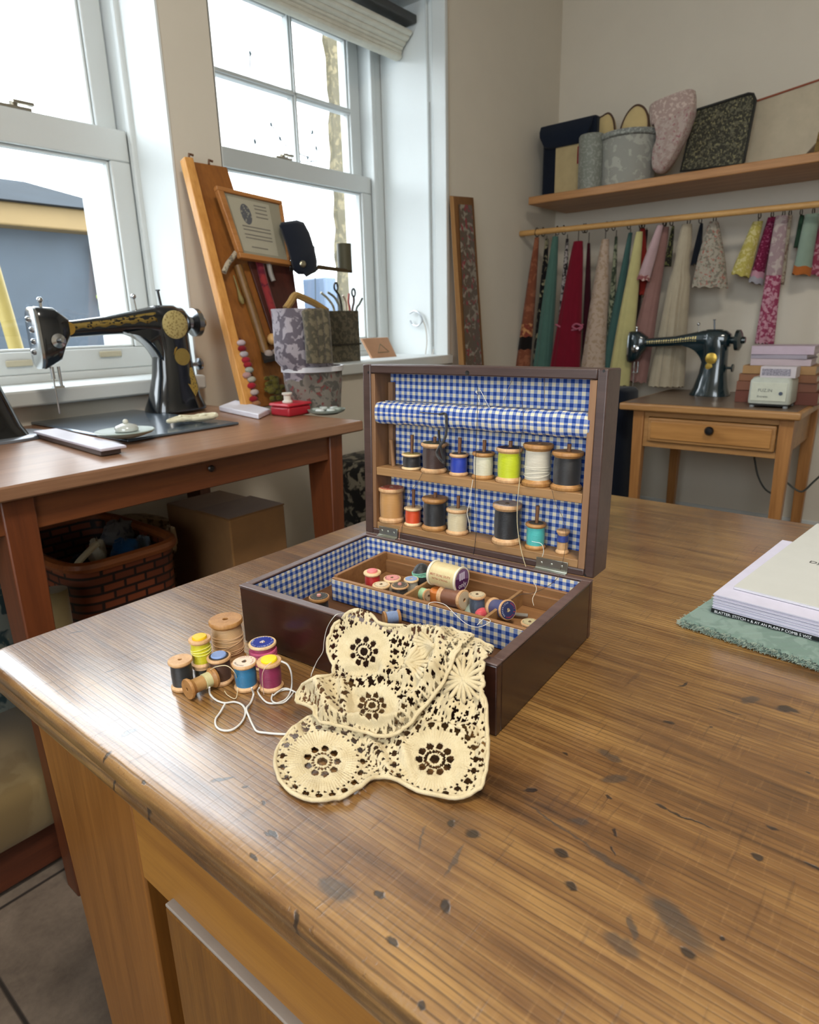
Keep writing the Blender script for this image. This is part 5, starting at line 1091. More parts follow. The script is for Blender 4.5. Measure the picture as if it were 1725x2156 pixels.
# ================================================================ things on the bench
def P(name, label, cat, px, py, z): 
    p = oZ(px, py, z); return thing(name, label, cat, (p[0], p[1], z))
zt = ZB+.0112
d = P('saucer', 'grey-green saucer lying on the machine bed with a glass lid on it', 'dish', 265, 920, zt); r = 60*mpp(oZ(265, 920, zt))
MB().lathe([(r*.5, 0.0005), (r*.9, .0084), (r, .014), (r*.97, .0154), (r*.6, .0112), (.0007, .0112)], 32).build('dish', plain('8f9c94', .35), d)
g = P('glass_lid', 'small clear glass lid resting on the grey-green saucer', 'lid', 268, 907, ZB+.0308); rg = 22*mpp(oZ(268, 905, zt)); g.location = (d.location.x+.007, d.location.y+.0056, ZB+.02408)
MB().lathe([(rg, 0), (rg*1.02, .0042), (rg*.9, rg*.45), (rg*.4, rg*.62), (rg*.2, rg*.65), (.00042, rg*.66)], 24).build('dome', plain('b9bdb8', .12, 0, .1, 30, 0, .8, .5), g, smooth=60); MB().sphere((0, 0, rg*.78), rg*.25, 12, 8).build('knob', plain('c8c8bc', .2), g)
A = oZ(95, 905, ZB+.0168); B = oZ(240, 942, ZB+.0168); u = (B-A)/np.linalg.norm(B-A); v = np.array([-u[1], u[0], 0])
rl = thing('folding_rule', 'flat pale lilac folded rule lying across the front of the bench', 'ruler', (A[0], A[1], ZB)); m = MB(org=rl.location); w = .0252; Ln = np.linalg.norm(B-A)
q = [A-v*w, A+u*Ln-v*w, A+u*Ln+v*w, A+v*w]; m.hexa([(p[0], p[1], ZB+.0119) for p in q], [(p[0], p[1], ZB+.0175) for p in q]); m.build('rule_leaf', plain('b9b4c0', .4), rl, bevel=.0014)
m = MB(org=rl.location); q = [A-v*w*.8, A+u*Ln*.97-v*w*.9, A+u*Ln*.97+v*w*.7, A+v*w*.8]; m.hexa([(p[0], p[1], ZB+.0014) for p in q], [(p[0], p[1], ZB+.0112) for p in q]); m.build('rule_leaf', plain('4a3c38', .5), rl, bevel=.0014)
lc = P('lace_trimming', 'crumpled cream lace trimming on the right of the machine bed', 'lace', 408, 888, zt); m = MB(); rr = 52*mpp(oZ(408, 888, zt))
pts = []
for i in range(60):
    a = i*.55; k_ = .35+.6*random.random(); pts.append((rr*1.15*k_*math.cos(a)*1.0, rr*.62*k_*math.sin(a), .0056+.008*random.random()))
m.tube(bez(pts, 4), .00448, 6); m.build('lace_cord', cloth('d4ceb4'), lc, smooth=60)
A = oZ(462, 866, ZB); B = oZ(545, 884, ZB); C_ = oZ(570, 872, ZB); D_ = oZ(497, 852, ZB)
nb = thing('notepad', 'white folded paper booklet lying on the bench beside the machine', 'paper', ((A[0]+C_[0])/2, (A[1]+C_[1])/2, ZB)); m = MB(org=nb.location)
q = [A, B, C_, D_]; m.hexa([(p[0], p[1], ZB+.0007) for p in q], [(p[0], p[1], ZB+.0154) for p in q]); m.build('paper_block', plain('d4d2dc', .6), nb, bevel=.0028)
# red tin with white ball
A = oZ(618, 874, ZB); rt = thing('red_tin', 'small red tin box at the foot of the leaning board', 'tin', A); s_ = mpp(A)
m = MB(); m.box((-30*s_, -.028, .0007), (32*s_, .049, 20*s_)); m.build('tin_body', plain('9c1a28', .35), rt, bevel=.0056); m = MB(); m.box((-32*s_, -.0308, 20*s_), (34*s_, .0518, 27*s_)); m.build('tin_lid', plain('b42a38', .35), rt, bevel=.0056)
wt = thing('cotton_reel', 'white cotton reel standing on the red tin', 'reel', (A[0]-.0112, A[1]+.007, ZB+27*s_)); m = MB(); m.lathe([(.014, .00042), (.014, .0042), (.0098, .007), (.0098, .0196), (.014, .0224), (.014, .0266), (.00056, .0266)], 20); m.build('reel', plain('cfcbc0', .6), wt)
# plate with bits
A = oZ(688, 872, ZB); pl_ = thing('plate', 'small green-grey plate of buttons beside the red tin', 'plate', A); r = 40*mpp(A)
MB().lathe([(r*.6, .0007), (r*.95, .0084), (r, .014), (r*.94, .014), (r*.6, .007), (.0007, .007)], 32).build('dish', plain('87928a', .35), pl_)
for k in range(6):
    a = k*1.1; b_ = MB().lathe([(.0112, 0), (.0126, .0042), (.0098, .0084), (.00056, .0084)], 14).build('button', plain(('c8ccca', 'b4bab6', '98a29a')[k % 3], .4), loc=(A[0]+r*.55*math.cos(a), A[1]+r*.55*math.sin(a), ZB+.00924)); tag(b_, 'pale button lying on the green-grey plate', 'button', 'buttons on the plate')
# lower floral bin with white rim and upper floral bag
def lathe_px(m, px, ytop, ybot, wt_, wb_, Y, n=28, prof=None):
    pass
YB1 = float(oZ(664, 862, ZB)[1])
c = oY(664, 868, YB1); c = np.array([c[0], YB1, ZB]); s_ = mpp(c); rT = 62*s_; rB = 54*s_
zr = float(oY(664, 772, YB1)[2])
fb = thing('fabric_bin', 'round floral fabric bin with a white rim standing on the bench by the board', 'basket', c)
fl1 = cloth('736c64', '504d47', 500, .9, 46, .52, '6e3a38'); fl2 = cloth('a09aa2', '625c66', 500, .9, 44, .5); fl3 = cloth('474337', '645c4a', 500, .9, 60, .5)
m = MB(); zz = zr-ZB; m.lathe([(rB, .0007), (rB*1.04, zz*.3), (rT*.97, zz*.7), (rT*.98, zz), (rT*.92, zz), (rB*.9, .014), (.0014, .014)], 32); m.build('bin_body', fl1, fb)
MB().lathe([(rT*.99, zz-.0112), (rT*1.03, zz-.0098), (rT*1.03, zz+.0028), (rT*.96, zz+.0028)], 32, cap0=False, cap1=False).build('rim', plain('cfcfd4', .5), fb, solid=.0014)
ztb = float(oY(640, 650, YB1)[2])
bg = thing('fabric_bag', 'tall grey floral fabric bag with a wooden handle, in the round bin', 'bag', (c[0]-.0168, YB1, ZB+.0168))
m = MB(); zz2 = ztb-ZB-.0168; z_lo = 0.0
m.rings([sq((x0_, 0, z), (1, 0, 0), (0, 1, 0), rx, ry, 30, 2.6) for x0_, z, rx, ry in ((0, 0.001, rB*.7, rB*.6), (0, zz*.9, rT*.85, rT*.75), (-.014, zz*1.05, rT*.94, rT*.70), (-.0126, zz2*.75, rT*.95, rT*.72), (-.0150, zz2*.93, rT*.93, rT*.7), (-.0252, zz2, rT*.86, rT*.62), (-.0252, zz2*.98, rT*.78, rT*.55))]); m.build('bag_body', fl2, bg, smooth=60)
m = MB(); Ph = [oY(a, b_, YB1-.014)-np.array(bg.location) for a, b_ in ((602, 650), (612, 636), (622, 622), (640, 628), (665, 640), (688, 655))]; m.tube(bez(Ph, 5), .0098, 8); m.build('handle', wood('7a5c30', 'a5854a', 'X', 1), bg)
m = MB()
for k in range(3):
    p = [oY(650+k*14, 655, YB1-.077)-np.array(bg.location), oY(656+k*13, 700, YB1-.091)-np.array(bg.location), oY(660+k*13, 765, YB1-.0952)-np.array(bg.location)]; m.tube(bez(p, 6), [.0196-.0*j for j in range(13)], 8)
m.build('draped_folds', fl3, bg, smooth=60)
# square caddy with tools on the sill
YC = YW+.084
p0 = oY(672, 768, YC); p1 = oY(755, 654, YC); cad = thing('tool_caddy', 'dark olive patterned square caddy of tools on the far window sill', 'caddy', ((p0[0]+p1[0])/2, YC+.07, W2[2]))
m = MB(org=cad.location); t2 = .0056; xa, xb, za, zb_ = p0[0], p1[0], W2[2]+.0007, p1[2]
m.box((xa, YC, za), (xb, YC+t2, zb_)); m.box((xa, YC+.14, za), (xb, YC+.14+t2, zb_)); m.box((xa, YC+t2, za), (xa+t2, YC+.14, zb_)); m.box((xb-t2, YC+t2, za), (xb, YC+.14, zb_)); m.box((xa+t2, YC+t2, za), (xb-t2, YC+.14, za+.0056)); m.build('caddy_body', fl3, cad, bevel=.0014)
m = MB(org=cad.location); m.box((xa-.0028, YC-.0056, za+(zb_-za)*.34), (xb+.0028, YC, za+(zb_-za)*.37)); m.build('band', plain('2c281e', .7), cad)
tools = [((716, 655), (706, 628), (690, 615), '8a8f88'), ((720, 655), (715, 625), (708, 613), '3a3a34'), ((729, 655), (728, 635), (722, 622), 'c8b8a8'), ((737, 655), (734, 636), (735, 618), 'a86058'), ((742, 655), (745, 637), (745, 625), '4a3a38'), ((750, 655), (757, 640), (763, 628), '565a52'), ((704, 655), (693, 632), (676, 616), 'b8b4a0')]
for i, (a, b_, c_, cc) in enumerate(tools):
    base = oY(a[0], a[1]+60, YC+.042+.008*i); base[2] = max(base[2], W2[2]+.0112)
    pts = [base, oY(*a, YC+.042+.008*i), oY(*b_, YC+.042+.008*i), oY(*c_, YC+.042+.008*i)]; o = np.array(base)
    tl = thing('scissors' if i in (1, 4) else 'crochet_hook', ('pale green rod', 'dark handled scissors left of the cream hook', 'cream hook', 'red-brown hook', 'dark brown handled scissors', 'olive hook leaning right', 'pale hook leaning far left')[i]+' standing in the olive caddy', 'tool', o, group='tools in the caddy')
    MB(org=o).tube(bez(pts, 5), .0049, 8).build('shaft', plain(cc, .5), tl)
    if i in (1, 4):
        m = MB(org=o); cen = oY(c_[0], c_[1], YC+.042+.008*i); m.tube([cen+np.array([.010*math.cos(q), 0, .0168+.016*math.sin(q)]) for q in np.linspace(0, 2*PI, 16)[:-1]], .0042, 6, True); m.build('handle', plain('2c2c2a', .4), tl)
# postcard / little wooden block on the sill
p0 = oY(776, 756, YW+.168); p1 = oY(828, 710, YW+.168)
cd = thing('postcard', 'small orange-tan card with a faint triangle leaning on the far window sill', 'card', ((p0[0]+p1[0])/2, YW+.168, W2[2])); m = MB(org=cd.location)
m.hexa([(p0[0]+.0084, YW+.147, W2[2]+.0007), (p1[0], YW+.147, W2[2]+.0007), (p1[0], YW+.161, W2[2]+.0007), (p0[0]+.0084, YW+.161, W2[2]+.0007)], [(p0[0]-.0056, YW+.196, p1[2]), (p1[0]-.0056, YW+.196, p1[2]), (p1[0]-.0056, YW+.21, p1[2]), (p0[0]-.0056, YW+.21, p1[2])]); m.build('card_board', plain('b98c6a', .6), cd, bevel=.0014)
m = MB(org=cd.location); 
def cardp(fx, fz, o=.00168): return (p0[0]+.0042+(p1[0]-p0[0]-.0056)*fx-.006*fz, YW+.147+.035*fz-o, W2[2]+(p1[2]-W2[2])*fz)
tri = [cardp(.3, .3), cardp(.75, .3), cardp(.5, .7)]; m.tube([np.array(q) for q in tri], .00168, 5, True); m.build('drawn_triangle', plain('6a6a50', .6), cd)
# ================================================================ leaning board with hanging things
YBD = YW-.0168       # top touches the wall/pier, foot stands forward
def board_y(z): return YW-.028-.20*(1.42-z)/(1.42-ZB) if z < 1.42 else YW-.028
# plane of the board: y = a + b z
yft = float(oZ(545, 860, ZB)[1])+.02; bb = (YW-.05-yft)/(1.54-ZB); ba = YW-.05-bb*1.54; print('board foot', yft, bb, YB1)
def oB(px, py, off=0.0):       # picture point on the board plane, off in front of it
    d = ray(px, py); n = np.array([0, 1, -bb]); k0 = ba-off*math.hypot(1, bb); t = (k0-(CAM[1]-bb*CAM[2]))/(d[1]-bb*d[2]); return CAM+t*d
def slabB(m, pts, t0, t1):
    nrm = np.array([0, -1, bb])/math.hypot(1, bb); m.hexa([p+nrm*t0 for p in pts], [p+nrm*t1 for p in pts]); return m
c = oB(560, 862); bd = thing('leaning_board', 'tall orange-brown wooden board with a pale left edge leaning between the windows', 'board', (c[0], c[1], ZB)); O = np.array(bd.location)
def footfix(p): q = p.copy(); q[2] = ZB+.0014; q[1] = ba+bb*q[2]-.002; return q
Pb = [footfix(oB(530, 858)), footfix(oB(640, 862)), oB(478, 352), oB(392, 338)]
m = MB(org=O); slabB(m, [Pb[0], Pb[1], Pb[2], Pb[3]], -.0168, 0); m.build('board', wood('6e3f16', '9a6026', 'Z', 1, .5, .6), bd, bevel=.0014)
m = MB(org=O); e0 = [footfix(oB(512, 858)), footfix(oB(532, 858)), oB(402, 336), oB(383, 334)]; slabB(m, e0, -.014, .014); m.build('edge_batten', wood('b0722c', 'dfa55c', 'Z', 1, .4, .6), bd, bevel=.0028)
for i, (a, b_) in enumerate((((398, 337), (407, 327)), ((440, 346), (448, 340)))):
    m = MB(org=O); m.tube([oB(*a), oB(a[0], b_[1]-3), oB(*b_)], .0035, 6); m.build('hook', plain('6a4a34', .5), bd)
# darker back panel hanging behind the frame
m = MB(org=O); slabB(m, [oB(588, 760, .0028), oB(640, 760, .0028), oB(612, 552, .0028), oB(520, 552, .0028)], .0014, .0084); m.build('dark_panel', wood('2e130d', '4a2016', 'Z', 1, .5, .6), bd, bevel=.0014)
# framed certificate
cf = thing('framed_certificate', 'wood-framed paper certificate hung on the leaning board', 'picture frame', oB(530, 480, .028)); O = np.array(cf.location)
q = [oB(505, 543, .042), oB(612, 560, .042), oB(592, 424, .042), oB(453, 392, .042)]
nrm = np.array([0, -1, bb])/math.hypot(1, bb)
m = MB(org=O)
def lerpq(q, a, b_): return (q[0]*(1-a)+q[1]*a)*(1-b_)+(q[3]*(1-a)+q[2]*a)*b_
fwid = .084
for (a0, b0, a1, b1) in ((0, 0, 1, .075), (0, .94, 1, 1), (0, .075, .09, .94), (.955, .075, 1, .94)):
    pp_ = [lerpq(q, a0, b0), lerpq(q, a1, b0), lerpq(q, a1, b1), lerpq(q, a0, b1)]; m.hexa([p-nrm*.012 for p in pp_], [p+nrm*.006 for p in pp_])
m.build('frame', wood('8a5526', 'b98048', 'X', 1, .4, .6), cf, bevel=.0021)
m = MB(org=O); pp_ = [lerpq(q, .09, .075), lerpq(q, .955, .075), lerpq(q, .955, .94), lerpq(q, .09, .94)]; m.hexa([p-nrm*.004 for p in pp_], [p-nrm*.001 for p in pp_]); m.build('certificate', plain('8f8a78', .35, 0, .04, 20), cf)
m = MB(org=O); pp_ = [lerpq(q, .13, .12), lerpq(q, .78, .12), lerpq(q, .78, .90), lerpq(q, .13, .90)]; m.hexa([p-nrm*.001 for p in pp_], [p-nrm*.0004 for p in pp_]); m.build('paper_sheet', plain('a5a08e', .35, 0, .03, 20), cf)
em = MB(org=O); ee = [lerpq(q, .36+.085*math.cos(a), .68+.15*math.sin(a))+nrm*.0002 for a in np.linspace(0, 2*PI, 22)[:-1]]; em.add(ee, [tuple(range(21))]); em.build('crest', spots('55565a', '8a887c', 120, .35), cf, smooth=0)
m = MB(org=O)
for i in range(9):
    b_ = (.83, .78, .72, .66, .49, .44, .37, .32, .19)[i]; a0 = .52 if i < 4 else (.24 if i < 8 else .30); a1 = .72 if i < 8 else .6
    pp_ = [lerpq(q, a0, b_), lerpq(q, a1, b_), lerpq(q, a1, b_+.018), lerpq(q, a0, b_+.018)]; m.add([p+nrm*.0002 for p in pp_], [(0, 1, 2, 3)])
m.build('lines_of_text', plain('77736a', .5), cf, smooth=0)
# navy cap-like pouch on the corner
nc = thing('navy_glove', 'navy blue padded mitt hanging beside the certificate against the window', 'mitt', oB(630, 520, .056)); O = np.array(nc.location)
poly = [(588, 475), (592, 468), (625, 463), (640, 468), (652, 490), (663, 525), (668, 550), (667, 572), (655, 578), (645, 584), (640, 578), (628, 578), (618, 570), (614, 555), (604, 520)]
R = []
for off, sc_f in ((.0364, .88), (.0448, .97), (.056, 1.0), (.07, .97), (.0784, .86)):
    R.append([oB(628+(a-628)*sc_f, 522+(b_-522)*sc_f, off) for a, b_ in poly])
MB(org=O).rings(R).build('mitt_body', cloth('0b1424'), nc, smooth=60)
MB(org=O).sphere(oB(638, 556, .0812), .0112, 12, 8, (1.2, .56, 1)).build('snap', metal('b8b4a0', .3), nc)
# arm with olive reel standing out in front of the window
ar = thing('reel_arm', 'dark wooden arm holding an olive reel in front of the far window', 'reel holder', oB(700, 570, .028)); O = np.array(ar.location)
MB(org=O).hexa([oB(668, 567, .07), oB(742, 575, .07), oB(742, 575, .028), oB(668, 567, .028)], [oB(668, 557, .07), oB(742, 568, .07), oB(742, 568, .028), oB(668, 557, .028)]).build('arm', plain('3a2c14', .5), ar, bevel=.0014)
MB(org=O).hexa([oB(610, 570, .035), oB(670, 570, .035), oB(670, 570, .0252), oB(610, 570, .0252)], [oB(610, 562, .035), oB(670, 560, .035), oB(670, 560, .0252), oB(610, 562, .0252)]).build('bracket', plain('2a2014', .5), ar, bevel=.0014)
a = oB(727, 570, .049); b_ = oB(724, 516, .049); MB(org=O).cyl(a, a+(b_-a)*np.array([0, 0, 1]), 15*mpp(a), n=20).build('reel', thread_mat('4a4630'), ar)
# ribbon with wooden ball, strap, tassel, beads, flowers, tray
def hangS(name, label, cat, pts, r, col, off=.0168, ball=None, parts=None, flat=.49):
    p = [oB(a, b_, off) for a, b_ in pts]; t = thing(name, label, cat, p[0]); m = MB(org=p[0]); m.tube(bez(p, 5), r, 8); o = m.build('strand' if name != 'ribbon' else 'band', col, t, smooth=60)
    return t, p[0]
t, o = hangS('ribbon', 'faded red ribbon hanging down the leaning board', 'ribbon', [(545, 548), (555, 590), (570, 640), (582, 680), (588, 705)], .0126, cloth('842a2c', '5a1426', 400, .8, 20))
t, o = hangS('darning_mushroom', 'wooden ball hanging below the red ribbon', 'darning tool', [(588, 700), (589, 712)], .0056, plain('5a1c28', .6), .0224); MB(org=o).sphere(oB(575, 714, .0252), 12*mpp(o), 18, 12).build('ball', wood('b88a4e', 'd8b078', 'Z', 1), t)
hangS('tassel', 'white twisted tassel hanging at the left of the board', 'tassel', [(497, 532), (488, 545), (480, 555), (472, 573)], .0077, cloth('a89c88', '6a6458', 300, .8, 90), .028)
hangS('paddle', 'thin pale olive paddle hanging in the middle of the board', 'tool', [(492, 580), (500, 605), (506, 625), (512, 640)], [.0021, .00224, .00252, .0028, .0028, .0028, .0035, .0042, .0049, .0056, .007, .0077, .0084, .0077, .0056, .0042], plain('7a6a3a', .6), .014)
hangS('white_spoon', 'dull white spoon handle hanging under the certificate', 'spoon', [(566, 556), (570, 575), (576, 592)], .0077, plain('86807a', .5), .028)
hangS('wooden_slat', 'brown wooden slat slanting down the leaning board', 'slat', [(500, 560), (530, 650), (552, 720), (562, 752)], .014, wood('5a3c18', '7d5a2a', 'Z', 1), .0084)
dk = thing('little_shelf', 'small black tray on the board holding pale reels', 'tray', oB(570, 755, .021)); O = np.array(dk.location)
MB(org=O).hexa([oB(556, 765, 0), oB(602, 755, 0), oB(602, 755, .049), oB(556, 765, .049)], [oB(548, 738, 0), oB(596, 735, 0), oB(600, 750, .049), oB(556, 758, .049)]).build('tray_body', plain('14100e', .5), dk)
for i, (a, b_) in enumerate(((566, 745), (582, 742))):
    p = oB(a, b_, .028); tag(MB(org=p).sphere(p, .014, 14, 8, (1, .8, .9)).build('yarn_pompom', cloth('9a8c84'), loc=p), ('left', 'right')[i]+' pale reel in the small black tray on the board', 'pompom', 'pompoms in the small tray')
bs_ = thing('bead_string', 'string of red and white felt beads hanging on the board', 'garland', oB(505, 715, .0168)); O = np.array(bs_.location)
L_ = [((508, 722), 'b8a8ac'), ((510, 734), '7a1820'), ((514, 746), 'aca4a8'), ((518, 758), '9a2430'), ((522, 768), '8e2028'), ((525, 779), '9aa094'), ((520, 790), 'b08a84'), ((530, 799), 'a8a494'), ((530, 812), '9c1c2a'), ((536, 826), 'b4a49c'), ((534, 840), '8a1a20'), ((540, 850), '9a6a48')]
for (a, b_), c_ in L_: MB(org=O).sphere(oB(a, b_, .0196), .0119, 12, 8, (1.25, .8, .8)).build('felt_bead', cloth(c_), bs_, smooth=60)
m = MB(org=O); m.tube(bez([oB(a, b_, .0168) for a, b_ in ((505, 712), (512, 735), (518, 760), (524, 790), (532, 820), (538, 850))], 5), .0028, 6); m.build('string', plain('4a1418', .7), bs_)
fw = thing('flower_sprig', 'olive yellow felt flower sprig near the foot of the board', 'flowers', oB(580, 830, .0168)); O = np.array(fw.location); m = MB(org=O)
for i in range(26):
    p = oB(578+random.uniform(-16, 16), 818+random.uniform(-22, 22), .0168+random.random()*.01); m.sphere(p, .0084+.004*random.random(), 8, 6, (1.4, .6, .8))
m.build('petal_cluster', cloth('6c6228', '4a4214', 300, .9, 40), fw, smooth=60)
# ================================================================ under the bench
bc = oY(265, 1190, bf+.28); zt_ = float(oY(265, 1180, bf+.168)[2]); print('basket top', zt_, bc)
xl, xr = float(oY(160, 1220, bf+.168)[0]), float(oY(395, 1150, bf+.168)[0]); print(xl, xr)
bk_ = thing('wicker_basket', 'dark red-brown wicker basket of cloth scraps under the workbench', 'basket', ((xl+xr)/2, bf+.378, 0))
def wicker():
    m, nt, b = newmat('wicker'); v = coords(nt, (1, 1, 1)); br = nt.nodes.new('ShaderNodeTexBrick'); tc = nt.nodes.new('ShaderNodeTexCoord'); sp = nt.nodes.new('ShaderNodeSeparateXYZ'); cb = nt.nodes.new('ShaderNodeCombineXYZ')
    nt.links.new(tc.outputs['Object'], sp.inputs[0]); nt.links.new(math_(nt, 'ADD', sp.outputs[0], sp.outputs[1]), cb.inputs[0]); nt.links.new(sp.outputs[2], cb.inputs[1]); nt.links.new(cb.outputs[0], br.inputs['Vector'])
    br.inputs['Scale'].default_value = 1; br.inputs['Brick Width'].default_value = .0476; br.inputs['Row Height'].default_value = .0196; br.inputs['Mortar Size'].default_value = .0042; br.inputs['Mortar Smooth'].default_value = .6
    br.inputs['Color1'].default_value = lin('7a3a1c'); br.inputs['Color2'].default_value = lin('54240f'); br.inputs['Mortar'].default_value = lin('180804'); nt.links.new(br.outputs['Color'], b.inputs['Base Color']); b.inputs['Roughness'].default_value = .6
    bump(nt, b, br.outputs['Fac'], -.8, .0056); return m
WK = wicker(); hx, hy = (xr-xl)/2, .196
m = MB(); m.rings([sq((0, 0, z), (1, 0, 0), (0, 1, 0), hx*s1, hy*s1, 40, 5) for z, s1 in ((.0014, .86), (zt_*.5, .93), (zt_, 1.0), (zt_, .94), (zt_*.5, .88), (.028, .8))]); m.build('basket_body', WK, bk_, smooth=40)
m = MB(); m.tube(sq((0, 0, zt_), (1, 0, 0), (0, 1, 0), hx, hy, 48, 5), .0126, 8, True); m.build('rim', wood('6a3418', '935226', 'X', 6), bk_)
zi = zt_
def scrap(label, px, py, col, sx, sy, sz, Y=None, seed=0):
    Y = Y or bf+.336; p = oY(px, py, Y); r = 20*mpp(p); m = MB(); rs = random.Random(seed+px); n, mm = 18, 12; R = []
    for i in range(1, mm):
        R.append([np.array([math.sin(PI*i/mm)*math.cos(2*PI*j/n)*sx, math.sin(PI*i/mm)*math.sin(2*PI*j/n)*sy, -math.cos(PI*i/mm)*sz])*r*(1+.16*math.sin(j*1.9+i+seed)+.12*math.sin(j*.7+i*1.7)+.06*rs.random()) for j in range(n)])
    o = m.rings(R).build('cloth_scrap', cloth(*col) if isinstance(col, tuple) else cloth(col), loc=p, smooth=70); tag(o, label, 'cloth', 'cloth scraps in the wicker basket'); return o
scrap('crumpled grey patterned cloth at the top of the basket', 252, 1122, ('6c6a6a', '4a4a50', 400, .9, 40), 1.7, 1.2, 1.3, bf+.42)
scrap('round dark teal blue bundle in the basket', 265, 1158, '0c3a5e', 1.35, 1.1, 1.2, bf+.266)
scrap('cream cloth strip standing at the left of the basket', 206, 1165, 'a8a08c', .8, .8, 1.5, bf+.308)
scrap('beige rolled cloth at the right end of the basket', 360, 1134, 'a8987c', .55, .7, 1.3, bf+.336)
scrap('dark navy cloth at the back right of the basket', 325, 1135, '1c2434', 1.2, 1.0, 1.2, bf+.462)
scrap('pale blue-grey cloth beside the teal bundle', 303, 1150, '5e6c78', .7, .8, 1.1, bf+.308)
scrap('dark blue cloth at the far left of the basket', 175, 1185, '20283a', 1.3, 1.0, .9, bf+.35)
m = MB(); pts = [oY(a, b_, bf+.21) for a, b_ in ((160, 1200), (164, 1186), (180, 1168), (198, 1150), (206, 1144))]; o = np.array(pts[0]); tag(MB(org=o).tube(bez(pts, 5), .007, 8).build('cream_strap', cloth('b0a890'), loc=o), 'cream strap looped over the left rim of the basket', 'strap')
rd = oY(436, 1170, bf+.66)-np.array([.119, 0, 0]); zz = float(rd[2]); wr = thing('woven_hoop', 'round straw hoop basket behind the wicker basket', 'basket', (rd[0], bf+.64, 0))
cz = .21; m = MB(); m.lathe([(.28, 0), (.287, .028), (.287, .07), (.28, .098), (.0007, .098)], 40, (-.168, .028, max(.294, cz-.084)), (0, -1, 0)); m.build('hoop', cloth('9a8460', '6a5434', 300, .9, 60), wr)
# cardboard box
xa, xb = float(oY(482, 1090, bf+.196)[0]), float(oY(600, 1080, bf+.196)[0]); ztc = float(oY(540, 1080, bf+.196)[2]); print('cardboard', xa, xb, ztc)
cb_ = thing('cardboard_box', 'plain brown cardboard box under the workbench', 'box', ((xa+xb)/2, bf+.42, 0)); m = MB(org=cb_.location); m.box((xa, bf+.196, .0014), (xb, bf+.49, ztc)); m.build('carton', cloth('8a6238'), cb_, bevel=.0042)
m = MB(org=cb_.location); m.hexa([(xa, bf+.196, ztc), (xb, bf+.196, ztc), (xb, bf+.1918, ztc+.0014), (xa, bf+.1918, ztc+.0014)], [(xa+.014, bf+.07, ztc+.028), (xb, bf+.07, ztc+.028), (xb, bf+.0658, ztc+.0308), (xa+.014, bf+.0658, ztc+.0308)]) if False else m.box((xa, bf+.196, ztc), (xb, bf+.343, ztc+.0042)); m.build('flap', cloth('7a542e'), cb_)
# patterned bags on the floor
ysk = bf+.58; poly = [oY(a, b_, ysk) for a, b_ in ((-60, 1150), (-8, 1158), (18, 1190), (48, 1248), (74, 1312), (84, 1350))]; poly += [np.array([poly[-1][0]+.02, ysk, .001]), np.array([poly[0][0]-.12, ysk, .001]), np.array([poly[0][0]-.10, ysk, .3])]
c_ = sum(poly)/len(poly); lb_ = thing('patterned_sack', 'grey-green floral sack on the floor left of the bench leg', 'sack', (c_[0], ysk, 0)); R = []
for off, sf in ((-.02, .80), (0, .95), (.04, 1), (.12, 1), (.16, .95), (.18, .8)): R.append([np.array([c_[0]+(p[0]-c_[0])*sf, ysk+off-.1, max(.001, c_[2]+(p[2]-c_[2])*(sf if p[2] > .1 else 1))]) for p in poly])
m = MB(org=lb_.location); m.rings(R); m.build('sack_body', cloth('6c7068', '2a3a3c', 400, .9, 22, .52, '8a8060'), lb_, smooth=60)
p = oY(150, 1300, bf+.12); bn = thing('canvas_bolster', 'tan canvas roll leaning on the stool behind the left bench leg', 'roll', (p[0], bf+.18, .235)); m = MB(org=bn.location); m.cyl((p[0]-.01, bf+.18, .235), (float(oY(112, 1240, bf+.19)[0]), bf+.19, float(oY(118, 1240, bf+.19)[2])), .026, n=18); m.build('roll', cloth('7a6a48'), bn)
# camouflage-like bolt right of the bench
xa = float(oY(738, 1000, YW-.168)[0]); ztq = float(oY(760, 968, YW-.168)[2]); fc = thing('fabric_bundle', 'black and beige leaf-patterned fabric bundle on the floor right of the workbench', 'fabric', (xa+.168, YW-.168, 0))
m = MB(org=fc.location); m.rings([sq((xa+.154, YW-.168, z), (1, 0, 0), (0, 1, 0), rx, .126, 28, 3.2) for z, rx in ((.0014, .182), (.42, .189), (ztq-.042, .182), (ztq, .154))]); m.build('bundle', cloth('0d0c0c', '6a6456', 400, .9, 26, .54), fc, smooth=60)
# low padded stool on the floor behind the bench leg
st_ = thing('padded_stool', 'low beige padded stool with a dark base on the floor under the workbench', 'stool', (.1, 1.46, 0)); O = np.array(st_.location)
MB(org=O).rings([sq((.1, 1.47, z), (1, 0, 0), (0, 1, 0), .385*e_, .19*e_, 48, 9) for z, e_ in ((.118, .96), (.135, 1), (.20, 1), (.222, .97), (.232, .90))]).build('padded_top', cloth('7d6a48', '74603e', 300, .95, 8), st_, smooth=60)
MB(org=O).box((-.26, 1.31, .012), (.46, 1.64, .118)).build('base', wood('3a1a0e', '5a2c18', 'X', 1, .5), st_, bevel=.004)  # dark red-brown colour stands in for the shadowed front below the cushion
for xx in (-.24, .42):
    for yy in (1.32, 1.60): MB(org=O).cyl((xx, yy, 0.0005), (xx, yy, .014), .014, n=12).build('foot', plain('1c120c', .6), st_)
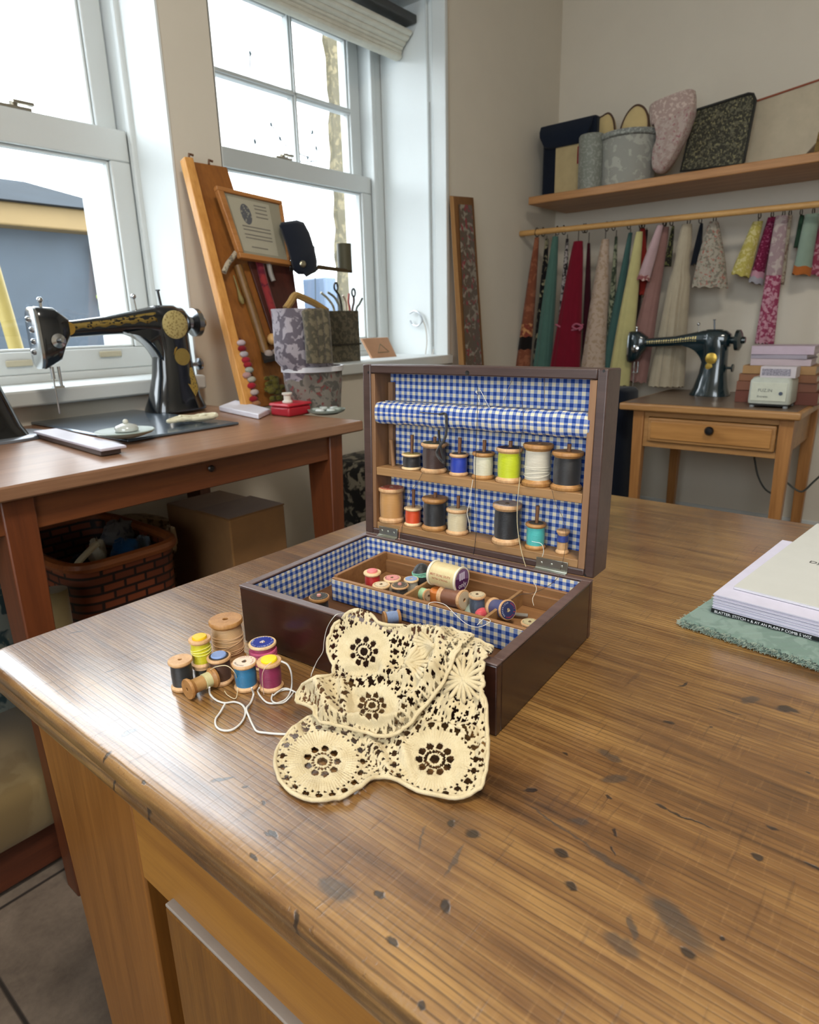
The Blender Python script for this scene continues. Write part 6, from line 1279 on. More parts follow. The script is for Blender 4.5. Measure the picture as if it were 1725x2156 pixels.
# ================================================================ small desk
f0 = oZ(1310, 846, ZD); f1 = oZ(1685, 872, ZD); bk0 = oZ(1725, 836, ZD)
dx0 = float((f0[0]+f1[0])/2); dx1 = XW-.119; dyL = float(f0[1]); dyR = float(f1[1]); print('desk', f0, f1, bk0)
dk = thing('small_desk', 'light brown wooden side desk with one drawer by the back wall', 'desk', ((dx0+dx1)/2, (dyL+dyR)/2, 0)); O = np.array(dk.location)
dw = wood('8a5f34', 'b98a54', 'Y', 1, .42, .7, .1); dwz = wood('8a5a2c', 'b8824a', 'Z', 1, .42, .7, .1); dwt = wood('5a493c', '7d6a58', 'Y', 1, .35, .7, .1)
MB(org=O).box((dx0, dyR, ZD-.0308), (dx1, dyL, ZD)).build('desk_top', [dw], dk, bevel=.007, seg=3)
MB(org=O).box((dx0+.0168, dyR+.0168, ZD), (dx1-.0028, dyL-.0168, ZD+.00168)).build('top_surface', dwt, dk)
XD = dx0+.0392
def dX(px, py): return oX(px, py, XD)
lgl = float(dX(1333, 880)[1]); lgl2 = float(dX(1354, 900)[1]); lgr = float(dX(1640, 900)[1]); lgr2 = float(dX(1672, 900)[1]); zap = float(dX(1480, 948)[2]); print('legs y', lgl, lgl2, lgr, lgr2, zap)
for (ya, yb, tag_) in ((lgl, lgl2, 0), (lgr, lgr2, 1)):
    for xx in (XD, dx1-.077):
        w = abs(ya-yb); yc0 = (ya+yb)/2; m = MB(org=O); h2 = w/2
        m.hexa([(xx+.0056, yc0-h2*.75, 0), (xx+w*.8, yc0-h2*.75, 0), (xx+w*.8, yc0+h2*.75, 0), (xx+.0056, yc0+h2*.75, 0)], [(xx, yc0-h2, ZD-.0308), (xx+w, yc0-h2, ZD-.0308), (xx+w, yc0+h2, ZD-.0308), (xx, yc0+h2, ZD-.0308)]); m.build('leg', dwz, dk, bevel=.0028)
m = MB(org=O); yl, yr = lgl2, lgr; z1 = ZD-.0308; zd1 = float(dX(1500, 888)[2]); zd0 = float(dX(1500, 941)[2]); ydl = float(dX(1365, 900)[1]); ydr = float(dX(1634, 920)[1])
m.box((XD+.0084, yr, zap-.0084), (XD+.028, yl, zd0-.0028)); m.box((XD+.0084, yr, zd1+.0028), (XD+.028, yl, z1)); m.box((XD+.0084, ydl+.0028, zd0-.0028), (XD+.028, yl, zd1+.0028)); m.box((XD+.0084, yr, zd0-.0028), (XD+.028, ydr-.0028, zd1+.0028)); m.build('front_rail', dw, dk, bevel=.0014)
for yy in (yr-.028, yl+.0084): MB(org=O).box((XD+.056, yy, zap), (dx1-.077, yy+.0196, z1)).build('side_rail', dw, dk, bevel=.0014)
MB(org=O).box((dx1-.07, yr, zap), (dx1-.042, yl, z1)).build('back_rail', dw, dk)
m = MB(org=O); m.box((XD-.0056, ydr, zd0), (XD+.0224, ydl, zd1)); dr = m.build('drawer', dw, dk, bevel=.0056)
m = MB(org=O); m.box((XD-.0112, ydr+.014, zd0+.014), (XD-.0056, ydl-.014, zd1-.014)); m.build('drawer_panel', wood('93622e', 'c08a4c', 'Y', 1, .42, .7, .1), dr, bevel=.0028)
kc = oX(1497, 906, XD-.0112); MB(org=O).lathe([(.0084, 0), (.007, .0112), (.0168, .0168), (.0189, .0252), (.014, .0336), (.00056, .035)], 20, kc, (-1, 0, 0)).build('knob', plain('1a1a1c', .3), dr, smooth=50)
# cable under the desk
pts = [oX(1588, 958, XD+.14), oX(1596, 1000, XD+.14), oX(1612, 1030, XD+.14), oX(1640, 1045, XD+.14), oX(1680, 1040, XD+.14), oX(1664, 1016, XD+.168), oX(1690, 1034, XD+.168), oX(1740, 990, XD+.196)]
strand('power_cable', 'dark grey cable hanging beneath the small desk', [oX(1588, 956, XD+.224), oX(1596, 1000, XD+.224), oX(1612, 1030, XD+.224), oX(1636, 1044, XD+.224)], .0042, '3c403c', 'cable')
strand('power_cable', 'dark grey cable sagging between the right-hand desk legs', [oX(1655, 1014, XD+.196), oX(1672, 1028, XD+.196), oX(1690, 1035, XD+.196), oX(1712, 1016, XD+.196), oX(1740, 990, XD+.196)], .0042, '3c403c', 'cable')
# books
def stackbook(i, name, label, cat, pxl, pxr, ytop, ybot, col, x0, dep, yaw=0, edge=None):
    a = oX(pxl, (ytop+ybot)/2, x0); b_ = oX(pxr, (ytop+ybot)/2, x0)
    return a, b_
bx_ = dx0+.224
Zs = [ZD+.00224]; spec = [(1546, 1720, 'e0', '6a3626', .042, 'thick red-brown book at the bottom of the stack on the desk', 'book'), (1548, 1716, '', '7a4a34', .0308, 'brown book second from the bottom of the stack on the desk', 'book'), (1556, 1722, '', '86593c', .0252, 'lighter brown book in the middle of the stack on the desk', 'book'),
        (1562, 1716, '', 'a07a4c', .028, 'tan book under the pale pads on the desk stack', 'book'), (1578, 1705, '', 'b9a8ae', .0224, 'pale lilac pad near the top of the stack on the desk', 'notebook'), (1582, 1702, '', '9a929e', .014, 'grey-lilac pad second from the top of the desk stack', 'notebook'), (1580, 1712, '', 'b8a6b4', .028, 'pale pinkish-lilac pad on top of the desk stack', 'notebook')]
ztop_ = float(oX(1640, 728, bx_)[2]); tot = sum(s[4] for s in spec); kz = (ztop_-ZD-.0028)/tot; z = ZD+.00224; print('stack top', ztop_, kz)
for i, (xl_, xr_, _, c_, h_, lab, cat) in enumerate(spec):
    h_ *= kz; a = oX(xl_, 0+proj(np.array([bx_, oX(xl_, 800, bx_)[1], z]))[1], bx_); b_ = oX(xr_, proj(np.array([bx_, oX(xr_, 800, bx_)[1], z]))[1], bx_)
    yL, yR = float(a[1]), float(b_[1]); t = thing('book' if cat == 'book' else 'notebook', lab, cat, (bx_+.098, (yL+yR)/2, z), (0, 0, .05*math.sin(i*2.2)), 'stack of books on the desk'); w = (yL-yR)/2; dd = .091
    m = MB(); m.box((-dd+.0028, -w+.0042, .0035), (dd-.0028, w-.0042, h_-.0042)); m.build('pages', plain('b9b0a0' if cat == 'book' else 'c8bcc4', .7), t)
    m = MB(); m.box((-dd, -w, 0), (dd, w, .0035)); m.box((-dd, -w, h_-.0042), (dd, w, h_-.00084)); m.box((-dd-.0021, -w, 0), (-dd+.0028, w, h_-.00084)); m.build('cover', plain(c_, .5), t, bevel=.00084)
    z += h_
# small box with printed label on the stack edge
a = oX(1614, 770, bx_-.0168); b_ = oX(1690, 784, bx_-.0168); tg = thing('label_card', 'small white printed card box standing above the scale against the stack', 'box', (bx_-.0168, (a[1]+b_[1])/2, ZD)); 
# scale / radio
xs_ = dx0+.077; a = oX(1576, 832, xs_); b_ = oX(1664, 838, xs_); zt_s = float(oX(1600, 796, xs_)[2]); z0s = ZD+.0168
sc = thing('kitchen_scale', 'small white and grey boxy scale on four feet at the right front of the desk', 'scale', (xs_+.07, (a[1]+b_[1])/2, ZD+.00168)); hw = float(a[1]-b_[1])/2; hh = zt_s-z0s
m = MB(); m.rings([[(x, y, zz) for x, y, zz in rrect(-.07-e, .07+e, -hw-e, hw+e, .014, q)] for q, e in ((.0168, 0), (.0252, .0014), (.014+hh*.9, 0), (.0168+hh, -.0084))]); m.build('case', plain('b3b7ac', .4), sc, smooth=50)
MB().box((-.0742, -hw*.82, .028), (-.0693, hw*.88, .0168+hh*.82)).build('dial_panel', plain('c9ccbc', .35), sc, bevel=.0014)
Mt = Matrix(((0, 0, -1, -.07532), (-1, 0, 0, hw*.2), (0, 1, 0, .0168+hh*.52), (0, 0, 0, 1)))
MB().text('FUZ.IN', .0168, Mt).build('dial_lettering', plain('6e7470', .5), sc, smooth=0)
MB().text('Entrenn', .0119, Matrix(((0, 0, -1, -.07532), (-1, 0, 0, hw*.3), (0, 1, 0, .0168+hh*.28), (0, 0, 0, 1)))).build('dial_lettering', plain('565c5c', .5), sc, smooth=0)
MB().lathe([(.007, 0), (.007, .0028), (.00056, .00308)], 14, (-.0742, -hw*.55, .0168+hh*.42), (-1, 0, 0)).build('dial_dot', plain('4a5466', .4), sc)
MB().box((-.0644, -hw*.93, .0091), (.0644, hw*.93, .0168)).build('underplate', plain('1c1c1c', .5), sc)
for yy in (-hw*.8, hw*.8):
    for xx in (-.056, .056): MB().lathe([(.0084, .00028), (.0098, .0042), (.0084, .0098)], 12, (xx, yy, 0)).build('foot', plain('8a8e90', .3), sc)
tg.location = (bx_-.042, tg.location.y, float(oX(1650, 785, bx_-.042)[2])-0)
zc_ = zt_s+.0007; tg.location.z = zc_; hwt = float(oX(1614, 780, xs_+.042)[1]-oX(1690, 780, xs_+.042)[1])/2; tg.location.x = xs_+.063; ht = max(.0168, float(oX(1650, 772, xs_+.028)[2])-zc_)
tg['label'] = 'small white card box with a dark printed front lying on the scale'
MB().box((-.042, -hwt, 0), (.042, hwt, ht)).build('card_box', plain('c4bcc0', .5), tg, bevel=.0014); MB().box((-.04368, -hwt*.7, ht*.2), (-.042, hwt*.9, ht*.8)).build('printed_front', spots('84808c', 'b4b0bc', 300, .4), tg)
# dark navy hanging below the box lid, left of the desk
# ================================================================ shelf and its load
XS = XW-.42; zs_t = float(oX(1400, 371, XS)[2])
e0 = oX(1113, 407, XS); e1 = oX(1725, 329, XS); print('shelf', e0, e1)
zsh = float((e0[2]+e1[2])/2); th = abs(float(oX(1300, 382, XS)[2]-oX(1300, 400, XS)[2]))*0+.0364
sh = thing('wall_shelf', 'long light brown wooden shelf on the back wall', 'shelf', (XW-.21, (e0[1]-.42)/2, zsh)); O = np.array(sh.location)
MB(org=O).box((XS, -.6, zsh-th), (XW-.0014, e0[1], zsh)).build('shelf_board', wood('8a5c34', 'b98858', 'Y', 1, .45, .7), sh, bevel=.0042)
MB(org=O).box((XW-.28, .14, zsh-th-.168), (XW-.0014, .168, zsh-th-.0007)).build('bracket', plain('8c8a86', .5), sh) if False else None
XB_ = XS+.126
def sp_(px, py, X=None): return oX(px, py, X or XB_)
def onshelf(px, X): p = oX(px, 380, X); return float(p[1])
# navy satchel
def quadbox(m, pts, x0, x1): m.hexa([(x0, p[1], p[2]) for p in (pts[0], pts[1])]+[(x1, p[1], p[2]) for p in (pts[1], pts[0])], [(x0, p[1], p[2]) for p in (pts[3], pts[2])]+[(x1, p[1], p[2]) for p in (pts[2], pts[3])]); return m
Xs = XS+.13
yl, ym, yr = onshelf(1139, Xs), onshelf(1168, Xs), onshelf(1238, Xs); zt1 = float(oX(1150, 262, Xs)[2]); zf_ = float(oX(1180, 302, Xs)[2])
st = thing('satchel', 'navy satchel with a cream front panel at the left end of the shelf', 'bag', (Xs+.084, (yl+yr)/2, zsh)); O = np.array(st.location)
nv = cloth('0c1524'); m = MB(org=O); m.box((Xs+.0056, yr-.028, zsh+.0014), (Xs+.182, yl, zf_+.098)); m.build('bag_body', nv, st, bevel=.014)
MB(org=O).box((Xs, yr, zsh+.0014), (Xs+.0084, ym, zf_)).build('front_panel', cloth('b5a47c'), st, bevel=.0028)
MB(org=O).box((Xs-.0028, onshelf(1222, Xs), zsh+.14), (Xs, onshelf(1214, Xs), zsh+.217)).build('red_print', cloth('8a2430'), st)
# flap
fy0, fy1 = float(oX(1139, 270, Xs)[1]), float(oX(1248, 245, Xs)[1]); zt2 = float(oX(1200, 254, Xs)[2]); R = []
for x, zz, ww in ((Xs+.168, zt2-.0028, 1), (Xs+.084, zt2+.0084, 1.0), (Xs, zt2, 1.0), (Xs-.014, zt2-.028, 1.0), (Xs-.0196, zf_+.042, .97), (Xs-.0168, zf_-.0028, .80), (Xs-.014, zf_-.014, .55)):
    yc_ = (fy0+fy1)/2; hw_ = (fy0-fy1)/2*ww; R.append([(x, yc_+hw_, zz), (x, yc_-hw_, zz), (x+.0084, yc_-hw_, zz-.0056), (x+.0084, yc_+hw_, zz-.0056)])
MB(org=O).rings(R).build('flap', cloth('101a2a'), st, bevel=.0028, smooth=50)
# silver cylinder
Xc = XS+.063; yc_ = onshelf(1240, Xc); zt3 = float(oX(1240, 285, Xc)[2]); r = abs(onshelf(1215, Xc)-onshelf(1264, Xc))/2; sv = thing('foil_tube', 'silvery grey sequined tube standing between the satchel and the fabric pot', 'tube', (Xc+.014, yc_, zsh+.0007))
MB().lathe([(r*.94, 0), (r*.97, (zt3-zsh)*.5), (r, zt3-zsh-.0084), (r*.9, zt3-zsh), (.0014, zt3-zsh)], 28).build('tube_body', cloth('7c8078', '93978f', 300, .5, 90), sv)
# fabric bucket with slippers
Xc = XS+.165; yc_ = onshelf(1321, Xc); r = abs(onshelf(1266, Xc)-onshelf(1376, Xc))/2; zt4 = float(oX(1320, 284, Xc-.042)[2]); hb_ = zt4-zsh
bkx = thing('fabric_pot', 'round pale grey quilted fabric pot holding cream slippers on the shelf', 'basket', (Xc, yc_, zsh+.0007))
m = MB(); m.lathe([(r*.94, 0), (r*.95, hb_*.3), (r*1.0, hb_*.8), (r*1.05, hb_), (r*1.0, hb_), (r*.9, hb_*.8), (r*.88, .014), (.0014, .014)], 36); m.build('pot_body', cloth('94958e', 'a9aaa1', 300, .9, 30), bkx, smooth=60)
m = MB(); m.lathe([(r*1.03, hb_-.0196), (r*1.09, hb_-.014), (r*1.09, hb_-.0028), (r*1.04, hb_+.0056)], 36, cap0=False, cap1=False); m.build('ruched_rim', cloth('7c807c', 'a4a8a2', 300, .9, 90), bkx, solid=.0042)
def slipper(label, pts, Xp, wd):
    p0 = oX(*pts[0], Xp); t = thing('slipper', label, 'shoe', p0, group='slippers in the fabric pot'); P_ = [oX(a, b_, Xp) for a, b_ in pts]
    c = sum(P_)/len(P_); R = []
    for off, sc_f in ((-wd, .8), (-wd*.6, .97), (0, 1), (wd*.6, .97), (wd, .8)): R.append([c+(p-c)*sc_f+np.array([off, 0, 0]) for p in bez(P_+[P_[0]], 4)[:-1]])
    MB(org=p0).rings(R).build('upper', cloth('c2ad7c'), t, smooth=60); m = MB(org=p0); m.tube([p+np.array([-wd*.6, 0, 0]) for p in bez(P_, 5)], .0049, 6); m.build('binding', plain('4a3222', .7), t)
slipper('cream slipper with brown binding standing at the left in the fabric pot', [(1262, 300), (1262, 256), (1272, 246), (1284, 240), (1293, 250), (1297, 272), (1298, 300)], Xc+.028, .0224)
slipper('cream slipper with brown binding standing at the right in the fabric pot', [(1306, 300), (1312, 268), (1325, 240), (1342, 224), (1358, 228), (1367, 245), (1368, 270), (1362, 300)], Xc-.042, .028)
# pink stocking
Xk = XS+.119; sk_ = thing('stocking', 'dusty pink floral stocking shape with a turned cuff leaning on the shelf', 'stocking', (Xk, onshelf(1392, Xk), zsh)); O = np.array(sk_.location)
pl_ = [(1378, 248), (1460, 222), (1456, 262), (1440, 300), (1424, 330), (1410, 352), (1396, 366), (1382, 364), (1376, 350), (1378, 318), (1386, 290)]
pts = [oX(a, b_, Xk) for a, b_ in pl_]; c = sum(pts)/len(pts); R = []
for off, sc_f in ((-.042, .82), (-.0308, .95), (0, 1), (.0308, .95), (.042, .82)): R.append([c+(p-c)*sc_f+np.array([off, 0, 0]) for p in bez(pts+[pts[0]], 4)[:-1]])
m = MB(org=O); m.rings(R); ob = m.build('stocking_body', cloth('a39089', 'b0a19a', 300, .9, 60, .5, '9a7074'), sk_, smooth=60)
ctr = sum(oX(a, b_, Xk) for a, b_ in ((1372, 240), (1460, 206)))/2; a = oX(1372, 238, Xk); b_ = oX(1462, 204, Xk); d = b_-a; Lc = np.linalg.norm(d); d /= Lc; up2 = np.cross(d, [1, 0, 0]); up2 = up2 if up2[2] > 0 else -up2
m = MB(org=O); R = []
for q, rr in ((-.056, 1.0), (-.0448, 1.06), (0, 1.08), (.0224, 1.06), (.0308, .96)): R.append(sq((a+b_)/2+up2*q, d, (1, 0, 0), Lc/2*rr, .042*rr, 28, 2.6))
m.rings(R); m.build('cuff', cloth('a8938c', 'c4b2aa', 300, .9, 70), sk_, smooth=50)
# patterned panel
def panel(name, label, cat, pts, X0, lean, th_, mat, extra=None):
    p = [oX(a, b_, X0) for a, b_ in pts]; zb0 = min(q[2] for q in p); t = thing(name, label, cat, (X0, float(sum(q[1] for q in p)/len(p)), zsh)); O = np.array(t.location)
    def f(q, off): return np.array([q[0]+off+lean*(q[2]-zsh), q[1], max(q[2], zsh+.0014)])
    PP = p; c = sum(PP)/len(PP); R = [[f(c+(q-c)*s1, o1) for q in PP] for o1, s1 in ((0, .985), (.0042, 1), (th_-.0042, 1), (th_, .985))]
    MB(org=O).rings(R).build(name.split('_')[-1]+'_face' if False else 'panel', mat, t, smooth=30); return t, O, f, p
X5 = XS+.182
t, O, f, p = panel('patterned_cushion', 'dark olive floral square board with black piping leaning on the shelf', 'board', [(1433, 360), (1562, 346), (1566, 338), (1586, 205), (1580, 192), (1570, 191), (1462, 226), (1456, 236)], X5, .168, .028, cloth('38372f', '62604f', 400, .8, 80, .54, '86805f'))
m = MB(org=O); m.tube([f(q, -.0028) for q in p], .0056, 8, True); m.build('piping', plain('15150f', .6), t)
t, O, f, p = panel('canvas_board', 'cream canvas board with a reddish top edge leaning at the right of the shelf', 'board', [(1556, 346), (1690, 331), (1722, 296), (1800, 136), (1588, 210)], X5+.084, .14, .0308, cloth('b9ae98'))
m = MB(org=O); m.tube([f(oX(1590, 208, X5+.084), -.0028), f(oX(1798, 136, X5+.084), -.0028)], .0042, 6); m.build('edge_tape', plain('8f4c34', .6), t)
t, O, f, p = panel('brown_bag', 'brown textured bag cut off by the right edge above the shelf', 'bag', [(1712, 328), (1790, 320), (1790, 262), (1722, 276)], X5-.028, .14, .084, cloth('7a6238', '5c4626', 400, .9, 60))
# ================================================================ rod and hanging textiles
XR = XW-.119
RA, RB = (XW-.385, YW), (XW-.10, .65)          # the rod runs a little askew to the wall
def rodx(y, dx=0.0):
    y = float(y); k_ = (RB[0]-RA[0])/(RB[1]-RA[1]); return min(RA[0]+k_*(y-RA[1]), XW-.07)+dx
def oR(px, py, dx=0.0):
    d = ray(px, py); x = XR
    for _ in range(25): P_ = CAM+d*((x-CAM[0])/d[0]); x = rodx(min(P_[1], YW), dx)
    return CAM+d*((x-CAM[0])/d[0])
r0_ = oX(1130, 495, XR); r1_ = oX(1725, 432, XR); zr_ = float(oR(1450, 462)[2]); print('rod', r0_, r1_)
rd = thing('hanging_rod', 'thin pale wooden rod fixed below the shelf', 'rod', (rodx(.4), .4, zr_)); m = MB(org=rd.location); m.cyl((rodx(YW-.003), YW-.003, zr_), (rodx(-.6), -.6, zr_), .014, n=16); m.build('pole', wood('a87c44', 'd0a466', 'Y', 2, .5), rd)
ringm = metal('4a4038', .4)
cnt = 0
def hang(name, label, cat, top, bl, br, mat, dx=0.0, depth=.0308, pleats=5, amp=.12, wtop=.25, shape='sheet', bands=None, waist=None, ring=True):
    """cloth gathered at a ring on the rod: top (px,py), bottom-left and bottom-right picture points"""
    global cnt
    T_ = oR(top[0], top[1], dx); Lb = oR(*bl, dx); Rb = oR(*br, dx); zt_ = min(float(T_[2]), zr_-.0196)
    t = thing(name, label, cat, (float(T_[0]), float(T_[1]), zt_), group='textiles hanging from the rod'); n = 44; rows = 22; R = []
    wb = abs(Lb[1]-Rb[1])/2; rs = random.Random(cnt); ph = rs.random()*6; cnt += 1
    for i in range(rows+1):
        q = i/rows; yc = T_[1]*(1-q)+(Lb[1]+Rb[1])/2*q; zl = zt_*(1-q)+Lb[2]*q; zr2 = zt_*(1-q)+Rb[2]*q
        e = wtop+(1-wtop)*(min(1, q*1.0))**.8
        if waist and abs(q-waist) < .06: e *= .82
        w = wb*e; dp_ = depth*(.45+.55*min(1, q*2)); row = []
        for j in range(n):
            a = 2*PI*j/n; am = amp*(.3+.7*q); s_ = 1+am*math.sin(pleats*2*a+ph+q*.8)*.7+am*.4*math.sin(pleats*3.1*a+2*ph)
            fy = math.cos(a); X0 = rodx(yc+w*fy, dx); row.append((X0-dp_*math.sin(a)*s_, yc+w*fy*(1+.02*math.sin(q*9+ph)), (zl if fy > 0 else zr2)*abs(fy)+(zl+zr2)/2*(1-abs(fy))+.004*math.sin(a*pleats*2)*q))
        R.append(row)
    secs = [(0, rows)]+[]
    m = MB(org=t.location); m.rings(R); ob = m.build('hanging_cloth', mat, t, smooth=70)
    if bands:
        for (q0, q1, mt, nm) in bands:
            i0, i1 = int(q0*rows), max(int(q0*rows)+1, int(round(q1*rows))); mm = MB(org=t.location); c_ = lambda row: np.array(row).mean(0)
            RR = []
            for row in R[i0:i1+1]:
                c = c_(row); RR.append([tuple(c+(np.array(p)-c)*np.array([1.05, 1.02, 1])) for p in row])
            mm.rings(RR); mm.build(nm, mt, t, smooth=70)
    if ring:
        m = MB(org=t.location); yy = float(T_[1]); X0 = rodx(yy, dx); m.tube([(X0+.022*math.cos(a)*(1 if dx == 0 else .8)-dx, yy+.002*math.sin(2*a), zr_+.021*math.sin(a)) for a in np.linspace(0, 2*PI, 18)[:-1]], .00224, 5, True); m.tube([(X0, yy, zt_-.0056), (X0, yy, zr_-.0168)], .00196, 5); m.build('ring', ringm, t)
    return t
def cl(*a, **k): return cloth(*a, **k)
hang('ribbon_roll', 'rust-orange patterned cloth roll hanging at the far left of the rod', 'fabric', (1131, 500), (1084, 800), (1114, 800), cl('75422e', '8a563e', 300, .9, 30), dx=-0, depth=.0252, pleats=3, bands=((.72, .78, cl('120c0c'), 'dark_band'), (.60, .70, cl('7a3a2c', 'b98658', 300, .9, 50), 'floral_band')))
hang('scarf', 'narrow black floral scarf hanging between the rust and teal cloths', 'fabric', (1152, 503), (1120, 790), (1142, 790), cl('141214', '8a8468', 300, .9, 38, .56), dx=.042, depth=.0224)
hang('fabric_length', 'long dull teal green cloth hanging left of the crimson one', 'fabric', (1170, 498), (1119, 810), (1158, 810), cl('48685f'), dx=-.0168, depth=.0364, amp=.2)
hang('lace_strip', 'black and white lace strip hanging between teal and crimson cloths', 'fabric', (1195, 503), (1168, 770), (1186, 770), cl('a8a09c', '2a2426', 300, .9, 60, .5), dx=.042, depth=.0196)
t = hang('crimson_cloth', 'crimson cloth tied with a pink ribbon hanging from the rod', 'fabric', (1218, 508), (1152, 815), (1219, 815), cl('6e0c22'), dx=-.055, depth=.040, amp=.16, bands=None)
O = np.array(t.location); m = MB(org=O); m.tube(bez([oR(a, b_, -.087) for a, b_ in ((1170, 683), (1188, 692), (1205, 695), (1222, 690), (1228, 682))], 5), .0049, 6); m.tube(bez([oR(a, b_, -.09) for a, b_ in ((1214, 694), (1206, 688), (1214, 682), (1226, 688), (1220, 696))], 5), .0056, 6); m.build('pink_ribbon', cl('a85a70'), t, smooth=60)
hang('scarf', 'dark maroon scarf hanging behind the crimson cloth', 'fabric', (1240, 512), (1224, 780), (1244, 780), cl('3a0e1a'), dx=.042, depth=.0196)
hang('fabric_length', 'beige brocade length hanging right of the crimson cloth', 'fabric', (1275, 504), (1218, 815), (1272, 815), cl('b29e8e', 'a08a74', 300, .7, 50), dx=-.0084, depth=.0392, pleats=3, amp=.08)
hang('scarf', 'pale green and cream flowered scarf hanging beside the beige length', 'fabric', (1298, 498), (1275, 740), (1292, 740), cl('8c9078', '3c4638', 300, .9, 50, .5), dx=.0392, depth=.0196)
hang('fabric_length', 'teal cloth hanging behind the pale yellow one', 'fabric', (1328, 490), (1262, 800), (1290, 800), cl('40605c'), dx=.0252, depth=.0252)
hang('fabric_length', 'long pale lemon satin cloth hanging near the middle of the rod', 'fabric', (1347, 488), (1278, 812), (1326, 812), cl('b9b27c'), dx=-.036, depth=.032, pleats=3, amp=.12)
hang('scarf', 'brick red scarf knotted on the rod behind the pink cloths', 'fabric', (1354, 478), (1346, 620), (1366, 620), cl('84251c'), dx=.028, depth=.0196, wtop=.5)
hang('fabric_length', 'dark brown cloth hanging behind the dusty pink one', 'fabric', (1362, 484), (1318, 740), (1338, 740), cl('2a1a18'), dx=.0476, depth=.0196)
hang('baby_dress', 'short pale pink cloth roll with a floral hem hanging on the rod', 'fabric', (1391, 474), (1342, 588), (1368, 592), cl('b59a9e'), dx=-.0476, depth=.0252, pleats=3, amp=.05, bands=((.93, 1.0, cl('8a5254', 'c4a8a0', 300, .9, 80), 'floral_hem'),), wtop=.45)
hang('fabric_length', 'long dusty pink cloth hanging behind the left sewing arm on the desk', 'fabric', (1402, 478), (1311, 800), (1362, 806), cl('8d6a64'), dx=.012, depth=.030, amp=.12)
hang('dark_scarf', 'dark checked scarf hanging between pink and cream cloths', 'fabric', (1418, 476), (1398, 560), (1414, 560), cl('24221e', '6a6c40', 300, .9, 80), dx=.028, depth=.0168)
hang('pleated_dress', 'long cream pleated dress hanging behind the desk machine', 'dress', (1447, 472), (1366, 812), (1440, 814), cl('aca18c'), dx=-.0224, depth=.0476, pleats=9, amp=.16, waist=.22)
hang('navy_cloth', 'dark navy cloth hanging between the cream dress and the white flowered cloth', 'fabric', (1478, 468), (1454, 560), (1476, 550), cl('161c26'), dx=.0224, depth=.0224)
hang('flowered_cloth', 'short white flowered lace-edged cloth with a red blossom on the rod', 'fabric', (1504, 458), (1456, 604), (1534, 606), cl('a39c8e', '7a766a', 400, .9, 70, .55, 'a4645a'), dx=-.014, depth=.0364, pleats=5, amp=.1, wtop=.22)
hang('yellow_cloth', 'short pale yellow patterned cloth hanging right of the flowered one', 'fabric', (1597, 466), (1540, 576), (1579, 584), cl('b0a456', 'c9c088', 300, .9, 70), dx=-.014, depth=.028, pleats=3, amp=.06, wtop=.5)
hang('dotted_cloth', 'magenta dotted cloth with a pale hem hanging on the rod', 'fabric', (1627, 455), (1577, 592), (1606, 600), cl('6a1638', 'a65a7a', 300, .9, 110, .6), dx=.0056, depth=.0252, pleats=3, amp=.06, wtop=.6, bands=((.84, .93, cl('b98a9a'), 'pink_hem'), (.94, 1.0, cl('9a98a0'), 'grey_hem')))
hang('ribbon_bundle', 'long bundle of pink and white patterned ribbons hanging to the desk stack', 'ribbon', (1648, 446), (1590, 722), (1630, 724), cl('8c3a56', 'b98a98', 300, .9, 60, .5), dx=-.0308, depth=.0168, pleats=7, amp=.2, wtop=.6, bands=((0, .45, cl('9a8488', 'b4a6a2', 300, .9, 40), 'upper_ribbons'),))
hang('striped_ribbons', 'cream and brown striped ribbons hanging right of the pink bundle', 'ribbon', (1664, 447), (1634, 596), (1652, 598), cl('a39a88', '7a6458', 300, .9, 60), dx=-.0056, depth=.0168, wtop=.6)
hang('green_scarf', 'dark green scarf hanging behind the mint roll', 'fabric', (1690, 450), (1672, 520), (1688, 520), cl('2f4a38'), dx=.028, depth=.0168, wtop=.6)
hang('mint_roll', 'mint green cloth roll with an orange end hanging at the right of the rod', 'fabric', (1711, 450), (1669, 577), (1707, 580), cl('86998a'), dx=-.0196, depth=.028, pleats=2, amp=.03, wtop=.75, bands=((.88, 1.0, cl('a8602c'), 'orange_end'),))
hang('red_flowered_cloth', 'red and pink flowered cloth cut by the right edge of the picture', 'fabric', (1745, 446), (1700, 574), (1745, 586), cl('84384a', 'b0808a', 300, .9, 60), dx=.0056, depth=.028, wtop=.5)
# navy cloth behind the lid edge below the rod
a = oX(1300, 822, dx0+.168); b_ = oX(1334, 822, dx0+.168); 
ncx = thing('navy_trousers', 'dark navy cloth heaped on the floor between the lid and the desk', 'fabric', (dx0+.252, dyL+.115, 0)); m = MB(org=ncx.location); zt_ = float(oX(1315, 822, dx0+.168)[2]); yc_ = dyL+.115
m.rings([sq((dx0+.252, yc_, z), (0, 1, 0), (1, 0, 0), w, .112, 24, 3) for z, w in ((.0014, .098), (.42, .091), (.6, .0868), (zt_-.014, .084), (zt_, .07))]); m.build('cloth_fold', cl('0a1220'), ncx, smooth=60)
# ================================================================ floral wood strip leaning by the corner
Xq = lambda px, py: oY(px, py, YW-.07)
q = [Xq(972, 800), Xq(1022, 800), Xq(997, 416), Xq(948, 412)]
z_l = float(q[0][2]); lb_ = thing('ribbon_board', 'narrow wooden board covered with floral ribbon leaning on the wall right of the far window', 'board', (float(q[0][0]), YW-.084, 0)); O = np.array(lb_.location)
dirn = (q[0]-q[3]); 
def ext(top, bot): d = bot-top; k_ = (top[2]-.0014)/(-d[2]); return top+d*k_
B0, B1 = ext(q[3], q[0]), ext(q[2], q[1])
def lean(p): return p+np.array([0, -.16*(1-p[2]/q[3][2]), 0])
